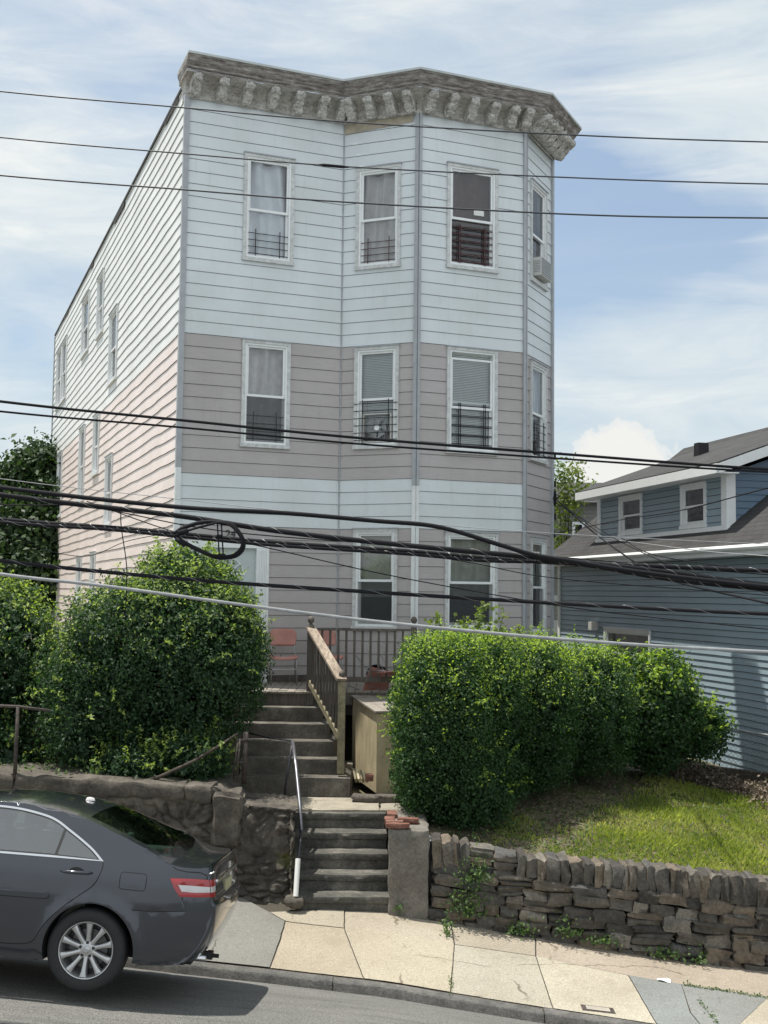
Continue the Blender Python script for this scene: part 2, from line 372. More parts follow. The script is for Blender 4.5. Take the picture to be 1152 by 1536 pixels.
# ------------------------------------------------------------------ world + sun
SUN_EL = radians(73); SH = V((-.42, .14, 0)).normalized()
SD = V((SH.x*cos(SUN_EL), SH.y*cos(SUN_EL), sin(SUN_EL)))
w = bpy.data.worlds.new('World'); SC.world = w; w.use_nodes = True; nt = w.node_tree; nt.nodes.clear()
def wn(typ, **kw):
    nd = nt.nodes.new(typ)
    for k, v in kw.items():
        if k in nd.inputs:
            if isinstance(v, bpy.types.NodeSocket): nt.links.new(v, nd.inputs[k])
            else: nd.inputs[k].default_value = v
        else: setattr(nd, k, v)
    return nd
def wramp(fac, stops):
    r = nt.nodes.new('ShaderNodeValToRGB'); e = r.color_ramp.elements
    while len(e) > 1: e.remove(e[0])
    for i, (p, c) in enumerate(stops):
        el = e[0] if i == 0 else e.new(p); el.position = p; el.color = (*c, 1)
    nt.links.new(fac, r.inputs[0]); return r.outputs[0]
def wmath(op, a, b=0., clamp=False):
    n = nt.nodes.new('ShaderNodeMath'); n.operation = op; n.use_clamp = clamp
    for i, v in enumerate((a, b)):
        if isinstance(v, bpy.types.NodeSocket): nt.links.new(v, n.inputs[i])
        else: n.inputs[i].default_value = v
    return n.outputs[0]
sky = wn('ShaderNodeTexSky', sky_type='NISHITA', sun_disc=False, sun_elevation=SUN_EL, sun_rotation=atan2(SD.x, SD.y), altitude=50., air_density=1.2, dust_density=1.6, ozone_density=2.0)
tc = wn('ShaderNodeTexCoord'); gen = tc.outputs['Generated']
mp1 = wn('ShaderNodeMapping'); nt.links.new(gen, mp1.inputs[0]); mp1.inputs['Scale'].default_value = (1, 1, 2.2); mp1.inputs['Location'].default_value = (.35, .1, .2)
n1 = wn('ShaderNodeTexNoise', Scale=2.6, Detail=9., Roughness=.58, Distortion=.35); nt.links.new(mp1.outputs[0], n1.inputs['Vector'])
mp2 = wn('ShaderNodeMapping'); nt.links.new(gen, mp2.inputs[0]); mp2.inputs['Scale'].default_value = (1, 1, 5.); mp2.inputs['Location'].default_value = (2.2, 0, 1.3)
n2 = wn('ShaderNodeTexNoise', Scale=5., Detail=10., Roughness=.62, Distortion=.6); nt.links.new(mp2.outputs[0], n2.inputs['Vector'])
def blob(px, py, r, soft=.5):
    d = (at(px, py, 100)-cC).normalized()
    vm = nt.nodes.new('ShaderNodeVectorMath'); vm.operation = 'DISTANCE'; nt.links.new(gen, vm.inputs[0]); vm.inputs[1].default_value = d
    q = wmath('DIVIDE', vm.outputs['Value'], r); return wmath('SUBTRACT', 1., q, True)
def add(*a):
    o = a[0]
    for x in a[1:]: o = wmath('ADD', o, x)
    return o
cover = add(wmath('MULTIPLY', n1.outputs['Fac'], .75), wmath('MULTIPLY', n2.outputs['Fac'], .45))
# places of the big cloud banks and of the clear blue gaps seen over the street
cover = add(cover, wmath('MULTIPLY', blob(60, 330, .22), .30), wmath('MULTIPLY', blob(1120, 170, .13), .28), wmath('MULTIPLY', blob(1000, 560, .15), .20),
            wmath('MULTIPLY', blob(880, 370, .10), -.55), wmath('MULTIPLY', blob(1080, 370, .10), -.42), wmath('MULTIPLY', blob(900, 130, .12), -.13), wmath('MULTIPLY', blob(40, 520, .10), -.30), wmath('MULTIPLY', blob(180, 60, .12), -.10))
def far_dir(d, r):
    vm = nt.nodes.new('ShaderNodeVectorMath'); vm.operation = 'DISTANCE'; nt.links.new(gen, vm.inputs[0]); vm.inputs[1].default_value = V(d).normalized()
    return wmath('SUBTRACT', 1., wmath('DIVIDE', vm.outputs['Value'], r), True)
fill_bank = far_dir((.25, -1, .45), 1.25)        # unseen bright cloud added behind the camera to fill the shaded facade
cover = add(cover, wmath('MULTIPLY', fill_bank, .8))
mask = wramp(cover, [(.40, (.22, .22, .22)), (.56, (.60, .60, .60)), (.80, (.95, .95, .95))])
cl0 = wramp(n2.outputs['Fac'], [(.3, (4.5, 5.2, 5.7)), (.55, (5.4, 5.9, 6.1)), (.7, (6.4, 6.6, 6.5))])
clb = nt.nodes.new('ShaderNodeMix'); clb.data_type = 'RGBA'; nt.links.new(wmath('MULTIPLY', fill_bank, 1.6, True), clb.inputs[0]); nt.links.new(cl0, clb.inputs[6]); clb.inputs[7].default_value = (6.6, 7.1, 7.4, 1); cl = clb.outputs[2]
n3 = wn('ShaderNodeTexNoise', Scale=26., Detail=6., Roughness=.6); nt.links.new(gen, n3.inputs['Vector'])
# small bright cumulus low over the neighbouring roof
puff = add(blob(905, 705, .050), blob(955, 702, .046), wmath('MULTIPLY', n3.outputs['Fac'], 1.9))
pm = wramp(wmath('MULTIPLY', wmath('MULTIPLY', puff, .5), wmath('MULTIPLY', wmath('ADD', blob(905, 700, .060), blob(955, 700, .055)), 9., True)), [(.62, (0, 0, 0)), (.66, (.5, .5, .5)), (.80, (.85, .85, .85))])
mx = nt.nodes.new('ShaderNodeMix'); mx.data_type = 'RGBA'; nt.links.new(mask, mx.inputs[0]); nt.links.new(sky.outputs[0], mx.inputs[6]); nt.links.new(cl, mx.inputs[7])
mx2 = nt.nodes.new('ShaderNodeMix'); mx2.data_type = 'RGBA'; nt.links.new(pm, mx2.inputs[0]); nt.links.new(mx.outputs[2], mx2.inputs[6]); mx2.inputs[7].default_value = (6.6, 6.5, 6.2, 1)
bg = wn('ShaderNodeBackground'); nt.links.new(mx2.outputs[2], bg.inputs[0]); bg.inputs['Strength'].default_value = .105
wo = wn('ShaderNodeOutputWorld'); nt.links.new(bg.outputs[0], wo.inputs[0])
sl = bpy.data.lights.new('sun', 'SUN'); sl.energy = 4.5; sl.angle = radians(.55); sl.color = (1, .95, .86)
so = bpy.data.objects.new('sun', sl); COL.objects.link(so); so.rotation_euler = SD.to_track_quat('Z', 'Y').to_euler(); so.location = (-20, 10, 30)
SC.view_settings.view_transform = 'Standard'; SC.view_settings.look = 'None'; SC.view_settings.gamma = 1; SC.view_settings.exposure = 0.42

# ------------------------------------------------------------------ ground functions
KX = [-14, -6, -2.0, -.96, .08, .69, 1.68, 2.09, 6, 14]; KZ = [1.15, .65, .354, .294, .222, .150, .042, .004, -.40, -1.25]
WX = [-14, -6, -1.63, -.88, .16, .65, 1.59, 2.33, 3.06, 4.32, 8, 14]; WZ = [1.3, .78, .42, .375, .345, .283, .159, .06, -.02, -.125, -.50, -1.2]
def kY(x): return 11.29-.105*x
def kZ(x): return interp(x, KX, KZ)
def wY(x): return 13.45-.105*x
def wZ(x): return interp(x, WX, WZ)
def walkz(x, y):
    t = (y-kY(x))/(wY(x)-kY(x)); return kZ(x)+(wZ(x)-kZ(x))*max(-.1, min(1.2, t))
def roadz(x, y):
    d = kY(x)-y; t = max(0, min(1, d/2.1)); gx = kZ(x)-.095
    if d > 2.1: gx = gx+(-.086*(x+1.5)+kZ(-1.5)-kZ(x))*sstep(2.1, 5, d)*.8
    return gx+.33*(1-(1-t)**1.35)+.01*min(3, max(0, d-2.1))
def groundz(x, y):
    # garden ground behind the retaining walls
    d = y-wY(x)
    left = 1.66-.02*(x+4)+.23*max(0, min(4.5, d-1.2))
    mid = 1.16
    right = interp(x, [0, .6, 1.6, 3.0, 4.4, 8, 14], [1.08, 1.05, .98, .86, .70, .28, -.4])+(.158-.006*max(0, min(5, x-1)))*max(0, min(3.9, d-.25))
    if x < -1.3: z = left*(1-sstep(-2.2, -2.0, x))+mid*sstep(-2.2, -2.0, x)
    else: z = mid*(1-sstep(.62, 1.0, x))+right*sstep(.62, 1.0, x)
    far = sstep(22, 45, y); z = z*(1-far)+(1.6)*far
    return z+.02*noise.noise(V((x*1.3, y*1.3, 0)))
def hit(px, py, fz, Y0=11.5):
    Y = Y0
    for _ in range(30):
        P = at(px, py, Y); e = P.z-fz(P.x, P.y)
        r = P-cC; Y += -e*0.9*Y/ (r.z if abs(r.z) > .1 else -1) * 1.0
    P = at(px, py, Y); return V((P.x, P.y, fz(P.x, P.y)))

def sheet(name, xs, yfn, nrow, zf, mat, kind='structure'):
    b = MB(); rows = []
    for j in range(nrow+1):
        rows.append([(x, yfn(x, j/nrow), 0) for x in xs])
    rows = [[(p[0], p[1], zf(p[0], p[1])) for p in r] for r in rows]
    b.grid(rows); o = b.build(name, mat, smooth=True); tag(o, kind=kind); return o

# ================================================================== SETTING
xs = [-14+.25*i for i in range(113)]
sheet('road', xs, lambda x, t: kY(x)-.0-(1-t)*22 if False else (kY(x)-22*(1-t)**2.2), 44, roadz, M['asphalt'])
# sub-base under the pavement slabs (shows as dark joints)
b = MB(); b.grid([[(x, kY(x)+.02+(wY(x)+.3-kY(x))*j/10, 0) for x in xs] for j in range(11)])
b.v = [(x, y, walkz(x, y)-.012) for x, y, z in b.v]
o = b.build('pavement_bed', mat_plain('joint_dirt', (.06, .052, .04), .95, var=.3, vs=20)); tag(o, kind='structure')
# garden ground to the horizon
gx = sorted(set([-60, -30, -20, -16, -13, -11, -9.5] + [round(-8+.2*i, 3) for i in range(91)] + [11, 12.5, 15, 20, 30, 60])); b = MB()
gt = [0, .02, .06]+[.1+.2*i for i in range(50)]+[11, 12.5, 14, 16, 19, 23, 28, 35, 50, 80, 150, 300, 700]
rows = []
for t in gt:
    r = []
    for x in gx:
        y = wY(max(-14, min(14, x)))+.30+t
        z = groundz(max(-14, min(14, x)), y)
        if -1.25 < x < .35 and y < 14.7: z = .15
        r.append((x, y, z))
    rows.append(r)
b.grid(rows); tag(b.build('ground', M['soil'], smooth=True), kind='structure')

# kerb : long stones, one object of the setting
b = MB(); x = -14.
rk = random.Random(3)
while x < 14:
    L_ = rk.uniform(1.5, 2.4); x1 = x+L_-.012; n = 6
    P = []
    dz = rk.uniform(-.008, .008)
    for i in range(n+1):
        xx = x+(x1-x)*i/n; yk = kY(xx)+rk.uniform(-.006, .006); z = kZ(xx)+dz
        P.append([(xx, yk-.005, z-.24), (xx, yk, z-.02), (xx, yk+.02, z), (xx, yk+.13, z+.003), (xx, yk+.135, z-.1)])
    b.grid([[P[i][j] for i in range(n+1)] for j in range(5)]); x += L_
nk = 112; b.grid([[(-14+.25*i, kY(-14+.25*i)+dy_, kZ(-14+.25*i)+dz_) for i in range(nk+1)] for dy_, dz_ in ((.012, -.24), (.014, -.012), (.14, -.012))])
o = b.build('kerb', M['kerb'], auto=50); tag(o, kind='structure')

# pavement slabs : outlines as cast, joints between them
def px_poly(pts): return [hit(x, y, walkz) for x, y in pts]
slabs = []
def front(x): return (x, kY(x)+.145)
def back(x): return (x, wY(x)+.25)
def mid(x, t): return (x, kY(x)+.145+(wY(x)+.05-kY(x)-.145)*t)
h = lambda x, y: tuple(hit(x, y, walkz).xy)
TAN = (.385, .34, .265); TAN2 = (.40, .365, .295); GRY = (.29, .28, .245); BLU = (.21, .225, .225); DK = (.20, .20, .19)
def lineY(p, q, x):  # along two plan points
    return p[1]+(q[1]-p[1])*(x-p[0])/(q[0]-p[0])
a1 = h(420, 1411); a2 = h(404.6, 1451.6); b1 = h(516, 1391); b2 = h(545, 1474); c1 = h(681.8, 1416); c2 = h(677, 1497); d1 = h(803.4, 1409); d2 = h(833, 1522)
e1 = h(942.5, 1463); e2 = h(985, 1536); m0 = h(428, 1382); m1 = h(516, 1392); m2 = h(681.8, 1416); m3 = h(803.4, 1433.5); m5 = h(1022, 1476); m6 = h(1152, 1496)
f2 = lambda p: (p[0], kY(p[0])+.145)
bk = lambda x: (x, wY(x)+.22)
slabs += [([f2(a2), f2(b2), m1, m0, a1], TAN), ([m0, m1, h(517, 1362), h(404, 1368)], TAN2), ([f2(b2), f2(c2), m2, m1], (.40, .36, .285)),
          ([f2(c2), f2(d2), m3, m2], (.385, .36, .30)), ([m1, m2, bk(c1[0]), bk(-.3), h(517, 1362)], (.39, .35, .285)),
          ([m2, m3, d1, bk(d1[0]), bk(c1[0])], (.37, .33, .27)),
          ([f2(d2), f2(e2), e1, m3], (.41, .38, .31)), ([m3, e1, m5, (m6[0]+.3, m6[1]-.03), bk(m6[0]+.3), bk(d1[0]), d1], (.37, .32, .265)),
          ([e1, f2(e2), (h(1048, 1530)[0], f2(h(1048, 1530))[1]), h(1036, 1520), m5], BLU), ([m5, h(1036, 1520), f2(h(1048, 1530)), f2((3.3, 0)), m6], (.225, .235, .23)),
          ([f2(a2), a1, m0, h(404, 1368), bk(-1.75), mid(-2.4, 1.05), mid(-2.75, .5), f2((-2.6, 0))], (.215, .215, .20))]
x = -2.6; k = 0
while x > -14:
    x0 = x-1.55
    slabs.append(([f2((x0, 0)), f2((x-.0, 0)), mid(x-(.15 if k == 0 else 0), .5), mid(x0, .5)], [TAN2, GRY][k % 2])); slabs.append(([mid(x0, .5), mid(x-(.15 if k == 0 else 0), .5), bk(x+(.2 if k == 0 else 0)), bk(x0)], [DK, GRY][k % 2])); x = x0; k += 1
x = 3.3
while x < 14:
    x0 = x+1.5; slabs.append(([f2((x, 0)), f2((x0, 0)), mid(x0, .55), mid(x, .55)], TAN2)); slabs.append(([(mid(x, .55)), mid(x0, .55), bk(x0), bk(x)], TAN)); x = x0
def build_slabs():
    allv = []; allf = []; cols = []
    for poly, col in slabs:
        cx = sum(p[0] for p in poly)/len(poly); cy = sum(p[1] for p in poly)/len(poly)
        P = []
        for p in poly:
            d = V((p[0]-cx, p[1]-cy)); L_ = d.length; d = d*((L_-.009)/L_); P.append(V((cx+d.x, cy+d.y)))
        # ragged outline
        Q = []
        for i in range(len(P)):
            a, c = P[i], P[(i+1) % len(P)]; n = max(2, int((c-a).length/.10))
            for t in range(n):
                q = a.lerp(c, t/n); j = .0055; Q.append(V((q.x+j*noise.noise(V((q.x*9, q.y*9, 1))), q.y+j*noise.noise(V((q.x*9, q.y*9, 5))))))
        nq = len(Q); edges = [(i, (i+1) % nq) for i in range(nq)]
        x0 = min(q.x for q in Q); x1 = max(q.x for q in Q); y0 = min(q.y for q in Q); y1 = max(q.y for q in Q)
        pts = list(Q); s = .14
        i = x0
        while i < x1:
            j = y0
            while j < y1:
                if inpoly(i, j, Q): pts.append(V((i+.013, j+.017)))
                j += s
            i += s
        vo, eo, fo, *_ = delaunay_2d_cdt(pts, edges, [], 0, 1e-6)
        base = len(allv); dz = random.uniform(-.004, .005)
        for v in vo: allv.append((v.x, v.y, walkz(v.x, v.y)+dz+.002*noise.noise(V((v.x*2, v.y*2, 0)))))
        for f in fo:
            mx_ = sum(vo[k_].x for k_ in f)/len(f); my = sum(vo[k_].y for k_ in f)/len(f)
            if inpoly(mx_, my, Q): allf.append([base+k_ for k_ in f])
        jj = random.uniform(.93, 1.06); cols += [tuple(c*jj for c in col)+(1,)]*len(vo)
    me = bpy.data.meshes.new('pavement'); me.from_pydata(allv, [], allf); me.materials.append(M['slab'])
    ca = me.color_attributes.new('tint', 'FLOAT_COLOR', 'POINT'); ca.data.foreach_set('color', np.array(cols, dtype=np.float32).ravel())
    me.polygons.foreach_set('use_smooth', [True]*len(me.polygons)); o = bpy.data.objects.new('pavement', me); COL.objects.link(o); tag(o, kind='structure')
build_slabs()
# small utility box lid and a scrap of paper on the pavement
pc = hit(897, 1514, walkz); b = MB(); sl_x = -.10; sl_y = .03
for (w_, hh, z0_, mi) in ((.16, .07, .004, 0), (.115, .045, .009, 1)):
    b.add([(pc.x+sx*w_/1, pc.y+sy*hh/1, walkz(pc.x+sx*w_, pc.y+sy*hh)+z0_) for sx, sy in ((-1, -1), (1, -1), (1, 1), (-1, 1))], [(0, 1, 2, 3)], mi)
o = b.build('valve_cover', [M['rust_pipe'], mat_plain('concrete_fill', (.36, .33, .28), .9, var=.2)]); tag(o, 'small rusty square valve cover set in the pavement near the kerb', 'valve cover')
pc = hit(994, 1471, walkz); b = MB(); n = 4
P = [[(pc.x-.07+.14*i/n+.02*j/n, pc.y-.045+.09*j/n-.015*i/n, walkz(pc.x, pc.y)-.11*(-.07+.14*i/n)+.012+.008*sin(i*1.3+j)) for i in range(n+1)] for j in range(n+1)]
b.grid(P); tag(b.build('paper_scrap', M['paper'], smooth=True), 'white crumpled paper scrap lying on the bluestone slab', 'litter')

# ================================================================== MAIN HOUSE
YAW = .38029
house = empty('apartment_house', (-3.27226, 18.0032, 0), YAW)
tag(house, 'three storey apartment house with white and taupe siding, angled bay and weathered cornice', 'apartment house')
A2 = V((0, 0)); B2 = V((2.7112, 0)); C2 = V((3.7020, -.9152)); D2 = V((5.7092, -.9152)); E2 = V((6.7663, 0)); LEN = 20.25
H0, H1, H2, H3, CH = 12.02, 8.118, 5.873, 5.044, .2044
def plane(P, Q):
    d = (Q-P).normalized(); n = V((d.y, -d.x)); return P, d, n, (Q-P).length
def mkpt(pl):
    P, d, n, L_ = pl
    return lambda u, out, z: V((P.x+d.x*u+n.x*out, P.y+d.y*u+n.y*out, z))
def lap_wall(pl, zlo, zhi, openings, band, lip=.02, ch=CH, zref=H1, wob=0, seg=99, gap=.011, end=None):
    pt = mkpt(pl); L_ = end or pl[3]; mb = MB(); k0 = math.floor((zlo-zref)/ch); k1 = math.ceil((zhi-zref)/ch)
    def wv(u, k): return wob*noise.noise(V((u*.9, k*.35, 3.1))) + wob*.5*noise.noise(V((u*2.3, k*1.7, 9))) if wob else 0
    for k in range(k0, k1):
        zb = zref+k*ch; zt = zb+ch; g = gap
        cuts = sorted(set([zb, zb+g, zt]+[z for o_ in openings for z in (o_[2], o_[3]) if zb < z < zt]+[z for z in (zlo, zhi) if zb < z < zt]))
        for a, c in zip(cuts[:-1], cuts[1:]):
            if c <= zlo+1e-6 or a >= zhi-1e-6: continue
            mz = (a+c)/2; iv = [(0, L_)]
            for (o0, o1, oz0, oz1) in openings:
                if oz0 < mz < oz1:
                    nv = []
                    for (p, q) in iv:
                        if o0 > p: nv.append((p, min(q, o0)))
                        if o1 < q: nv.append((max(p, o1), q))
                    iv = [i for i in nv if i[1]-i[0] > 1e-4]
            for (p, q) in iv:
                ns = max(1, int((q-p)/seg)); mi = band((zb+zt)/2)
                us = [p+(q-p)*i/ns for i in range(ns+1)]
                for u0_, u1_ in zip(us[:-1], us[1:]):
                    def Z(z, u):
                        if zb < z < zt-1e-5 and z > zb+g+1e-5 or not wob: return z
                        return z+(wv(u, k) if z < zt-1e-5 else wv(u, k+1))
                    if a < zb+g-1e-6:   # shadow gap + underside of the lip
                        mb.quad(pt(u0_, 0, Z(a, u0_)), pt(u1_, 0, Z(a, u1_)), pt(u1_, 0, Z(c, u1_)), pt(u0_, 0, Z(c, u0_)), 4)
                        if c >= zb+g-1e-6: mb.quad(pt(u0_, 0, Z(c, u0_)), pt(u1_, 0, Z(c, u1_)), pt(u1_, lip, Z(c, u1_)), pt(u0_, lip, Z(c, u0_)), mi)
                    else:
                        fo = lambda z: lip*(1-(z-zb-g)/(ch-g))
                        mb.quad(pt(u0_, fo(a), Z(a, u0_)), pt(u1_, fo(a), Z(a, u1_)), pt(u1_, fo(c), Z(c, u1_)), pt(u0_, fo(c), Z(c, u0_)), mi)
    return mb
SID = [M['white_siding'], M['taupe_siding'], M['sunlit_white'], M['sunlit_taupe'], M['gap']]

def window(pl, u0_, u1_, z0, z1, style, parent=house, deep=.13, label=None, split=.52, casing='trim_old', cw=.055, pair=False):
    pt = mkpt(pl); mb = MB()
    def bx(a0, a1, o0, o1, zz0, zz1, mi=0):
        mb.add([pt(a0, o0, zz0), pt(a1, o0, zz0), pt(a1, o1, zz0), pt(a0, o1, zz0), pt(a0, o0, zz1), pt(a1, o0, zz1), pt(a1, o1, zz1), pt(a0, o1, zz1)],
               [(0, 3, 2, 1), (4, 5, 6, 7), (0, 1, 5, 4), (1, 2, 6, 5), (2, 3, 7, 6), (3, 0, 4, 7)], mi)
    hd = cw*.9; sl_ = cw*1.1
    bx(u0_, u0_+cw, -.01, .042, z0+sl_, z1-hd); bx(u1_-cw, u1_, -.01, .042, z0+sl_, z1-hd)
    bx(u0_, u1_, -.01, .046, z1-hd, z1); bx(u0_-.012, u1_+.012, -.01, .06, z0, z0+sl_)
    bx(u0_-.012, u1_+.012, -.005, .065, z1, z1+.018, 1)
    # jamb liner
    i0, i1, j0, j1 = u0_+cw, u1_-cw, z0+sl_, z1-hd; fw = .03
    bx(i0, i0+fw, -deep, .028, j0, j1, 2); bx(i1-fw, i1, -deep, .028, j0, j1, 2); bx(i0+fw, i1-fw, -deep, .028, j1-fw, j1, 2); bx(i0+fw, i1-fw, -deep, .033, j0, j0+fw*1.2, 2)
    # dark room behind
    bx(i0-.4, i1+.4, -1.1, -1.08, j0-.3, j1+.3, 3); bx(i0-.4, i0-.38, -1.08, -deep, j0-.3, j1+.3, 3); bx(i1+.38, i1+.4, -1.08, -deep, j0-.3, j1+.3, 3)
    bx(i0-.4, i1+.4, -1.08, -deep, j0-.32, j0-.3, 3); bx(i0-.4, i1+.4, -1.08, -deep, j1+.3, j1+.32, 3)
    wdw = mb.build('window', [M[casing], M['trim_grey'], M['frame_white'], M['dark']], parent)
    if label: wdw['label'] = label
    a0, a1, c0, c1 = i0+fw, i1-fw, j0+fw*1.2, j1-fw; zm = c0+(c1-c0)*(1-split); sw = .034
    def sash(zz0, zz1, out):
        m2 = MB()
        def b2(p0, p1, q0, q1):
            m2.add([pt(p0, out-.028, q0), pt(p1, out-.028, q0), pt(p1, out, q0), pt(p0, out, q0), pt(p0, out-.028, q1), pt(p1, out-.028, q1), pt(p1, out, q1), pt(p0, out, q1)],
                   [(0, 3, 2, 1), (4, 5, 6, 7), (0, 1, 5, 4), (1, 2, 6, 5), (2, 3, 7, 6), (3, 0, 4, 7)])
        b2(a0, a0+sw, zz0, zz1); b2(a1-sw, a1, zz0, zz1); b2(a0+sw, a1-sw, zz0, zz0+sw*1.2); b2(a0+sw, a1-sw, zz1-sw, zz1)
        m2.build('sash', M['frame_white'], wdw)
        m3 = MB(); m3.quad(pt(a0+sw-.003, out-.014, zz0+sw), pt(a1-sw+.003, out-.014, zz0+sw), pt(a1-sw+.003, out-.014, zz1-sw), pt(a0+sw-.003, out-.014, zz1-sw))
        m3.build('pane', M['glass'], wdw)
    drop = style.get('drop', 0)
    sash(zm-.02-drop, c1-drop, -.005); sash(c0, zm+.02, -.042)
    if style.get('screen'):
        m3 = MB(); m3.quad(pt(a0+.01, -.002, c0), pt(a1-.01, -.002, c0), pt(a1-.01, -.002, zm-.02), pt(a0+.01, -.002, zm-.02))
        m3.build('insect_screen', M['screen'], wdw)
    cur = style.get('curtain')
    if cur:
        mat, kind = cur[0], cur[1]; m4 = MB(); n = 70; nz = 16
        zlo_ = cur[2] if len(cur) > 2 else 0
        if kind == 'blind':
            ns = int((c1-c0)*(1-zlo_)/.028)
            for i in range(ns):
                z = c1-.028*i; m4.quad(pt(a0, -.10, z), pt(a1, -.10, z), pt(a1, -.085, z-.026), pt(a0, -.085, z-.026))
            m4.build('blind', M[mat], wdw)
        else:
            zb_ = c0+(c1-c0)*zlo_; rs = random.random()*9
            rows = []
            for j in range(nz+1):
                z = zb_+(c1-zb_)*j/nz; r = []
                for i in range(n+1):
                    t = i/n
                    if kind == 'shade': off = -.13+.004*sin(z*9+rs)
                    else: off = -.17+.055*sin(t*(26 if kind == 'pleat' else 13)+rs+.9*sin(z*2+rs))+.035*noise.noise(V((t*7, z*1.2, rs)))
                    if kind == 'swag': z2 = z; off += .02*sin(z*8+t*5)
                    r.append(pt(a0+(a1-a0)*t, off, z))
                rows.append(r)
            m4.grid(rows); m4.build('curtain', M[mat], wdw, smooth=True)
    g = style.get('guard')
    if g:
        m5 = MB(); mat, frac, nb, dbl = g[:4]; zt = c0+(zm-c0)*frac
        out = g[4] if len(g) > 4 else -.012; e0, e1 = (a0-.0, a1+.0) if out < .02 else (u0_+.01, u1_-.01)
        for k in range(nb):
            z = c0+.05+(zt-c0-.09)*k/(nb-1)
            for dz in ((0, .022) if dbl else (0,)): m5.tube([pt(e0, out, z+dz), pt(e1, out, z+dz)], .0065, 6)
        for t in (.2, .8): 
            for du in ((0, .03) if dbl else (0,)): m5.tube([pt(e0+(e1-e0)*t+du, out+.004, c0-.0), pt(e0+(e1-e0)*t+du, out+.004, zt+.03)], .0075, 6)
        m5.build('window_guard', M[mat], wdw)
    if style.get('paper'):
        uu = a0+(a1-a0)*.55; m6 = MB(); z = zm+.10; m6.add([pt(uu, -.012, z), pt(uu+.19, -.012, z), pt(uu+.19, -.012, z+.09), pt(uu, -.012, z+.09)], [(0, 1, 2, 3)]); m6.build('note', M['paper'], wdw)
    return wdw, (a0, a1, c0, zm, c1)

PAB, PBC, PCD, PDE = plane(A2, B2), plane(B2, C2), plane(C2, D2), plane(D2, E2)
PSIDE = (V((0, LEN)), V((0, -1)), V((-1, 0)), LEN)     # u from the back corner towards the street
front_w = {
 'AB': [(.97, 1.83, 9.41, 11.21, dict(curtain=('curtain', 'fold'), guard=('iron', .55, 4, False)), .0),
        (1.00, 1.82, 6.34, 8.10, dict(curtain=('curtain_grey', 'fold', .05), guard=('iron', .62, 4, False), screen=True), .0)],
 'BC': [(.25, 1.05, 9.41, 11.16, dict(curtain=('curtain_grey', 'fold'), guard=('maroon_iron', .55, 4, False)), 0),
        (.26, 1.05, 6.38, 8.09, dict(curtain=('blind', 'blind', .12), guard=('iron', .95, 6, False, .055)), 0),
        (.28, 1.06, 3.40, 5.055, dict(curtain=('curtain_beige', 'shade', .30), screen=True), 0)],
 'CD': [(.52, 1.47, 9.43, 11.22, dict(curtain=('curtain_dark', 'fold', .45), guard=('maroon_iron', .85, 6, True), paper=True), 0),
        (.54, 1.48, 6.32, 8.10, dict(curtain=('blind', 'blind', .0), guard=('iron', .95, 5, True), drop=.09), 0),
        (.53, 1.50, 3.40, 5.02, dict(curtain=('curtain_beige', 'swag', .3), screen=True), 0)],
 'DE': [(.23, 1.06, 9.44, 11.24, dict(curtain=('curtain_blue', 'fold', .4)), 0),
        (.24, 1.06, 6.31, 8.05, dict(curtain=('curtain', 'pleat', .45), guard=('iron', .8, 5, False, .03)), 0),
        (.28, 1.05, 3.32, 4.99, dict(curtain=('curtain_beige', 'fold', .45), screen=True), 0)]}
def bandf(white_low=True, top=H1):
    def f(z):
        if z > H1-.01: return 0
        if z > H2-.07: return 1
        if white_low and z > H3-.0: return 0
        return 1
    return f
DOOR = (.18, 1.51, 2.50, 4.78)
for key, pl, wl in (('AB', PAB, True), ('BC', PBC, True), ('CD', PCD, True), ('DE', PDE, False)):
    ops = [(a+.02, c-.02, z0+.02, z1-.02) for a, c, z0, z1, st, _ in front_w[key]]
    if key == 'AB': ops.append(DOOR)
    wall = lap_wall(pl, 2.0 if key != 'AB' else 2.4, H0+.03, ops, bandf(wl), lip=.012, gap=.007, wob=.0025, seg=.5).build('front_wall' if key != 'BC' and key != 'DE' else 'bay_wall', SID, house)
    for a, c, z0, z1, st, _ in front_w[key]:
        window(pl, a, c, z0, z1, st)
# foundation below the siding
fnd = MB()
for pl in (PAB, PBC, PCD, PDE):
    p = mkpt(pl); fnd.quad(p(0, -.02, 1.0), p(pl[3], -.02, 1.0), p(pl[3], -.02, 2.42), p(0, -.02, 2.42))
fnd.quad((.02, LEN, 1.0), (.02, 0, 1.0), (.02, 0, 2.0), (.02, LEN, 2.0)); fnd.build('foundation', M['coping'], house)
# base board above the deck
bb = MB(); bb.box((1.52, -.035, 2.54), (2.70, -.002, 2.66)); bb.build('base_board', M['wood_grey'], house)

# left side wall
sw_ = [('pair', 16.5, 19.3, 9.62, 11.5), ('s', 11.57, 13.0, 10.09, 11.64), ('s', 8.98, 10.06, 10.02, 11.52), ('s', 6.67, 7.83, 8.51, 10.13),
       ('pair', 16.84, 19.3, 6.14, 8.1), ('s', 11.63, 12.75, 6.24, 8.19), ('s', 9.05, 10.04, 6.69, 8.15), ('s', 6.85, 7.81, 5.36, 6.93),
       ('pair', 17.06, 19.4, 3.20, 4.68), ('s', 11.59, 12.54, 3.6, 4.82), ('s', 9.08, 9.89, 3.6, 4.88)]
ops = []
for k, y0, y1, z0, z1 in sw_: ops.append((LEN-y1+.02, LEN-y0-.02, z0+.02, z1-.02))
lap_wall(PSIDE, 2.0, 12.27, ops, lambda z: 2 if z > H1 else 3, lip=.014, wob=.022, seg=.35, gap=.009).build('side_wall', SID, house)
